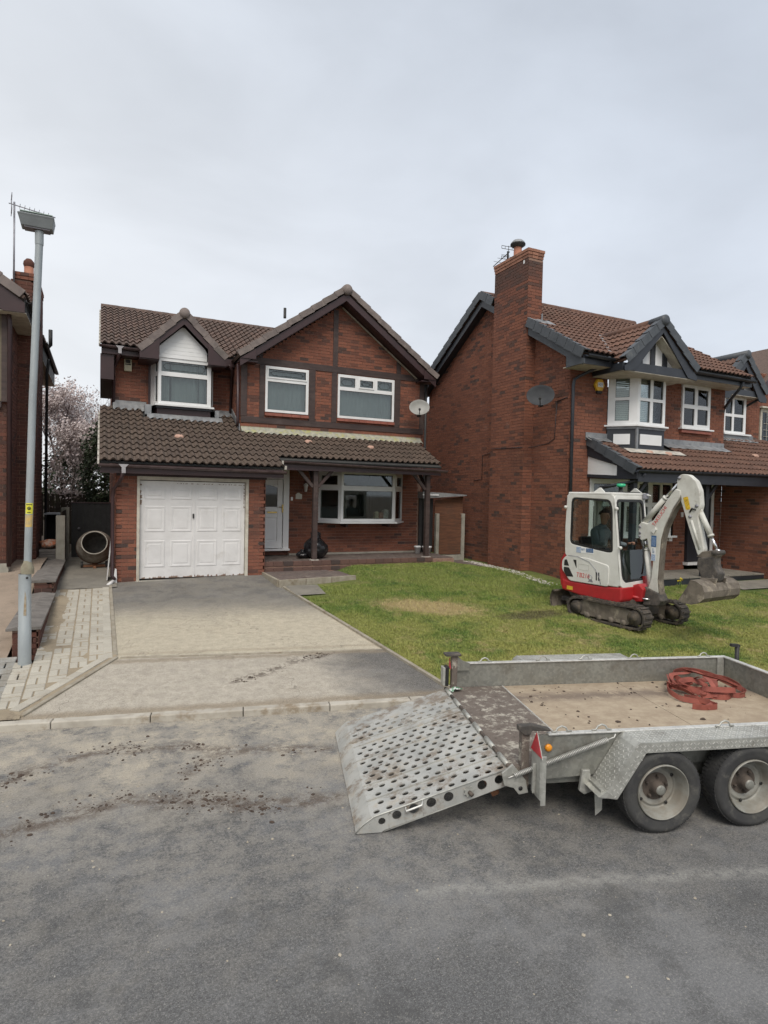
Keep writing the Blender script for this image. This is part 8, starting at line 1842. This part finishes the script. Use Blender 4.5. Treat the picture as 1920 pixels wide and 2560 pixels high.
# side plate with large holes
def sideplate(v, holes_, thick, nm):
    top = [(-1.04, .415), (-2.02, .125), (-2.10, .07), (-2.15, .012)]; tz = lambda u: lerp(.415, .125, (u + 1.04) / -.98) if u > -2.02 else lerp(.125, .012, (u + 2.02) / -.13)
    bz = lambda u: max(.008, tz(u) - .125) if u > -1.95 else .008
    b = MB(); us = [-1.02]; cur = -1.02; ns = sorted(holes_, reverse=True)
    cells = []
    for h in ns: cells.append((h[0] + .055, h[0] - .055, h))
    prev = -1.02
    def strip_(ua, ub):
        k = max(1, int(abs(ua - ub) / .04))
        for i in range(k):
            p, q = lerp(ua, ub, i / k), lerp(ua, ub, (i + 1) / k); b.add([(p, v, bz(p)), (p, v, tz(p)), (q, v, tz(q)), (q, v, bz(q))], [(0, 1, 2, 3)])
    for (ua, ub, h) in cells:
        if prev > ua + .001: strip_(prev, ua)
        ua = min(ua, prev); m_ = 24; out = []; inn2 = []
        for k in range(m_):
            a = 2 * pi * k / m_; dx, dz = cos(a), sin(a); lim = []
            if dx > 1e-6: lim.append((ua - h[0]) / dx)
            if dx < -1e-6: lim.append((ub - h[0]) / dx)
            t_ = min(lim) if lim else 9
            # march to the top or bottom edge
            s_ = 0
            for st_ in range(400):
                s2_ = s_ + .0006; u_, z_ = h[0] + dx * s2_, h[1] + dz * s2_
                if s2_ > t_ or z_ > tz(u_) or z_ < bz(u_): break
                s_ = s2_
            out.append((h[0] + dx * s_, h[1] + dz * s_)); inn2.append((h[0] + dx * h[2], h[1] + dz * h[2]))
        vs = [(p[0], v, p[1]) for p in out] + [(p[0], v, p[1]) for p in inn2] + [(p[0], v + thick * 3, p[1]) for p in inn2]; fs = [(k, (k + 1) % m_, m_ + (k + 1) % m_, m_ + k) for k in range(m_)] + [(m_ + k, m_ + (k + 1) % m_, 2 * m_ + (k + 1) % m_, 2 * m_ + k) for k in range(m_)]
        for cu, cz in ((ua, tz(ua)), (ua, bz(ua)), (ub, tz(ub)), (ub, bz(ub))):
            ks = sorted(range(m_), key=lambda k: (out[k][0] - cu) ** 2 + (out[k][1] - cz) ** 2)[:2]; b.add([(cu, v, cz), (out[ks[0]][0], v, out[ks[0]][1]), (out[ks[1]][0], v, out[ks[1]][1])], [(0, 1, 2)])
        b.add(vs, fs); prev = ub
    strip_(prev, -2.15)
    b.build(nm, M['ramp'], RP, local=True)
    b = MB(); b.tube([(-1.04, v, .412), (-2.02, v, .122), (-2.10, v, .067), (-2.15, v, .012)], .006, 6); b.tube([(-1.04, v + .004, .29), (-1.95, v + .004, .012)], .005, 6); b.build('plate_fold', M['galv'], RP, local=True)
sideplate(.262, [(-1.12, .33, .034), (-1.245, .298, .036), (-1.49, .228, .036), (-1.615, .195, .036), (-1.74, .158, .036), (-1.86, .122, .033), (-1.965, .085, .026)], .004, 'side_flange')
b = MB(); b.box(-1.95, -1.06, 2.03, 2.036, .05, .30); b.v = [(v[0], v[1], max(.01, v[2] - (.29 if v[0] < -1.5 else .0)) if v[2] > .2 else (.29 if v[0] > -1.5 else .008)) for v in b.v]; b.build('side_flange', M['ramp'], RP, local=True)
for v in (.70, 1.14, 1.51): b = MB(); b.bar(rp(.03, v, -.06), rp(RL - .02, v, -.05), .03, .09); b.build('ramp_rib', M['galv_dark'], RP, local=True)
b = MB(); b.tube([(-1.80, .262, .175), (-1.80, .235, .16), (-1.69, .235, .195), (-1.68, .262, .215)], .007, 8); b.build('lift_handle', M['galv_bright'], RP, local=True)
b = MB(); st_ = []
for k in range(16): a = 2 * pi * k / 16; r = .042 if k % 2 else .028; st_.append((-1.345 + cos(a) * r, .262 + sin(a) * r))
b.prism(st_, EX0, EXX, (0, 0, 1), YV, .246, .256); b.build('latch_plate', M['galv'], RP, local=True); b = MB(); b.tube([(-1.345, .25, .262), (-1.33, .22, .25)], .014, 8); b.build('latch_pin', M['hub'], RP, local=True)
# mud on the deck (clods) and litter
b = MB()
for i in range(150):
    u, v = rnd.uniform(-.4, 2.05), (rnd.gauss(1.66, .16) if rnd.random() < .45 else rnd.uniform(.28, 2.0))
    if .26 < v < 2.02: clod(b, u, v, .421, rnd.choice((.004, .006, .008, .011, .015)), i)
for (u, v, r) in ((.22, .98, .026), (1.02, 1.28, .02), (1.02, .95, .022), (.12, 1.80, .018), (-.05, .98, .014)): clod(b, u, v, .421, r, int(u * 50 + 60))
b.build('deck_mud', M['mud'], TRL, local=True, kind='stuff')
# straps in a heap
ST_ = thing('ratchet_straps', 'tangled heap of faded red lashing straps on the trailer deck near its front corner', 'straps', (3.6, 2.9, 0), radians(-16)); M['strap'] = mat('faded_red_webbing', (.30, .085, .062), .85, (.21, .06, .045), 9, bump=.4, bscale=300, grime=(.20, .10, .07), gs=7, glo=.55)
def ribbon(pts, w, tw, nm='strap'):
    b = MB(); P_ = []; n = len(pts) - 1
    for i in range(n):
        p0, p1, p2, p3 = [Vector(pts[max(0, min(n, k))]) for k in (i - 1, i, i + 1, i + 2)]
        for j in range(7): t = j / 7; P_.append(.5 * ((2 * p1) + (p2 - p0) * t + (2 * p0 - 5 * p1 + 4 * p2 - p3) * t * t + (3 * p1 - p0 - 3 * p2 + p3) * t ** 3))
    P_.append(Vector(pts[-1])); m_ = len(P_); vs = []
    for i, p in enumerate(P_):
        d = (P_[min(i + 1, m_ - 1)] - P_[max(i - 1, 0)]).normalized(); up = Vector((0, 0, 1)); s = d.cross(up)
        s = s.normalized() if s.length > 1e-3 else Vector((1, 0, 0)); up2 = s.cross(d); a = tw(i / m_); q = (up2 * cos(a) + s * sin(a)) * w / 2; nn = d.cross(q).normalized() * .0018
        vs += [p - q - nn, p + q - nn, p + q + nn, p - q + nn]
    fs = []
    for i in range(m_ - 1):
        for k in range(4): fs.append((i * 4 + k, i * 4 + (k + 1) % 4, (i + 1) * 4 + (k + 1) % 4, (i + 1) * 4 + k))
    fs += [(3, 2, 1, 0), ((m_ - 1) * 4, (m_ - 1) * 4 + 1, (m_ - 1) * 4 + 2, (m_ - 1) * 4 + 3)]
    lowest = min(v.z for v in vs); vs = [Vector((v.x, v.y, max(v.z, .4215))) for v in vs]
    b.add(vs, fs, None, 0, False); b.build(nm, M['strap'], ST_, local=True)
z0 = .447
ribbon([(1.62, 1.48, z0), (1.40, 1.62, z0 + .01), (1.20, 1.68, z0 + .03), (1.10, 1.55, z0 + .035), (1.12, 1.40, z0 + .01), (1.25, 1.32, z0), (1.36, 1.30, z0)], .05, lambda t: .25 * sin(t * 6))
ribbon([(1.18, 1.70, z0 + .06), (1.26, 1.52, z0 + .04), (1.30, 1.36, z0 + .01), (1.36, 1.26, z0), (1.22, 1.16, z0)], .05, lambda t: .5 + .4 * t)
ribbon([(1.10, 1.20, z0 + .0), (1.20, 1.16, z0), (1.33, 1.17, z0), (1.34, 1.24, z0), (1.24, 1.34, z0 + .02), (1.20, 1.45, z0)], .05, lambda t: .0)
ribbon([(1.46, 1.72, z0 + .02), (1.42, 1.95, z0 + .07), (1.58, 2.0, z0 + .10), (1.76, 1.90, z0 + .09), (1.86, 1.70, z0 + .05), (1.92, 1.52, z0 + .01), (1.80, 1.44, z0)], .05, lambda t: .4 * sin(t * 5))
ribbon([(1.30, 1.76, z0 + .01), (1.45, 1.64, z0 + .01), (1.60, 1.55, z0 + .01), (1.74, 1.50, z0), (1.62, 1.40, z0), (1.48, 1.44, z0)], .05, lambda t: .2)
ribbon([(1.50, 1.78, z0 + .02), (1.53, 1.72, z0 + .10), (1.55, 1.60, z0 + .13), (1.54, 1.48, z0 + .07), (1.50, 1.42, z0)], .052, lambda t: 1.5)
ribbon([(1.70, 1.85, z0 + .08), (1.90, 1.80, z0 + .06), (1.96, 1.66, z0 + .03), (1.90, 1.50, z0), (1.80, 1.44, z0), (1.72, 1.46, z0)], .05, lambda t: .25)
ribbon([(1.52, 1.92, z0 + .13), (1.66, 1.80, z0 + .10), (1.78, 1.68, z0 + .08), (1.90, 1.60, z0 + .03)], .052, lambda t: 1.1)
ribbon([(1.64, 1.58, z0 + .04), (1.70, 1.68, z0 + .07), (1.78, 1.74, z0 + .05), (1.70, 1.84, z0 + .03), (1.58, 1.80, z0 + .02)], .052, lambda t: 1.0)
ribbon([(1.34, 1.46, z0), (1.42, 1.52, z0 + .02), (1.50, 1.56, z0 + .01), (1.58, 1.66, z0 + .02)], .045, lambda t: .8)
LT = thing('litter', 'crumpled green and white wrapper lying by the far end of the ramp hinge', 'wrapper', (3.1, 4.95, .43))
for kk in range(4):
    rr_ = random.Random(kk + 40); q0 = Vector((rr_.uniform(1.42, 1.72), rr_.uniform(1.5, 1.82), 0)); P__ = []; a0 = rr_.uniform(0, 6)
    for i in range(6): a_ = a0 + i * rr_.uniform(.7, 1.1); rad = rr_.uniform(.10, .24); P__.append((q0.x + cos(a_) * rad * 1.3, q0.y + sin(a_) * rad, z0 + rr_.uniform(0, .11) * (1 if 0 < i < 5 else 0)))
    ribbon(P__, .052, lambda t, k=kk: .5 * sin(t * 5 + k) + (1.0 if k % 3 == 0 else 0))
c_ = Vector((3.6, 2.9, 0)) + Vector((.961, -.276, 0)) * -.97 + Vector((.276, .961, 0)) * 1.90
b = MB(); b.grid(lambda u, v: (c_.x + (u - .5) * .12 + .01 * noise.noise(Vector((u * 9, v * 9, 0))), c_.y + (v - .5) * .07, .432 + .03 * abs(noise.noise(Vector((u * 6, v * 6, 4)))) + .02 * sin(u * 3.1)), 14, 8); b.build('wrapper', mat('printed_wrapper', (.60, .62, .60), .4, (.04, .22, .09), 30, .48, .55), LT)
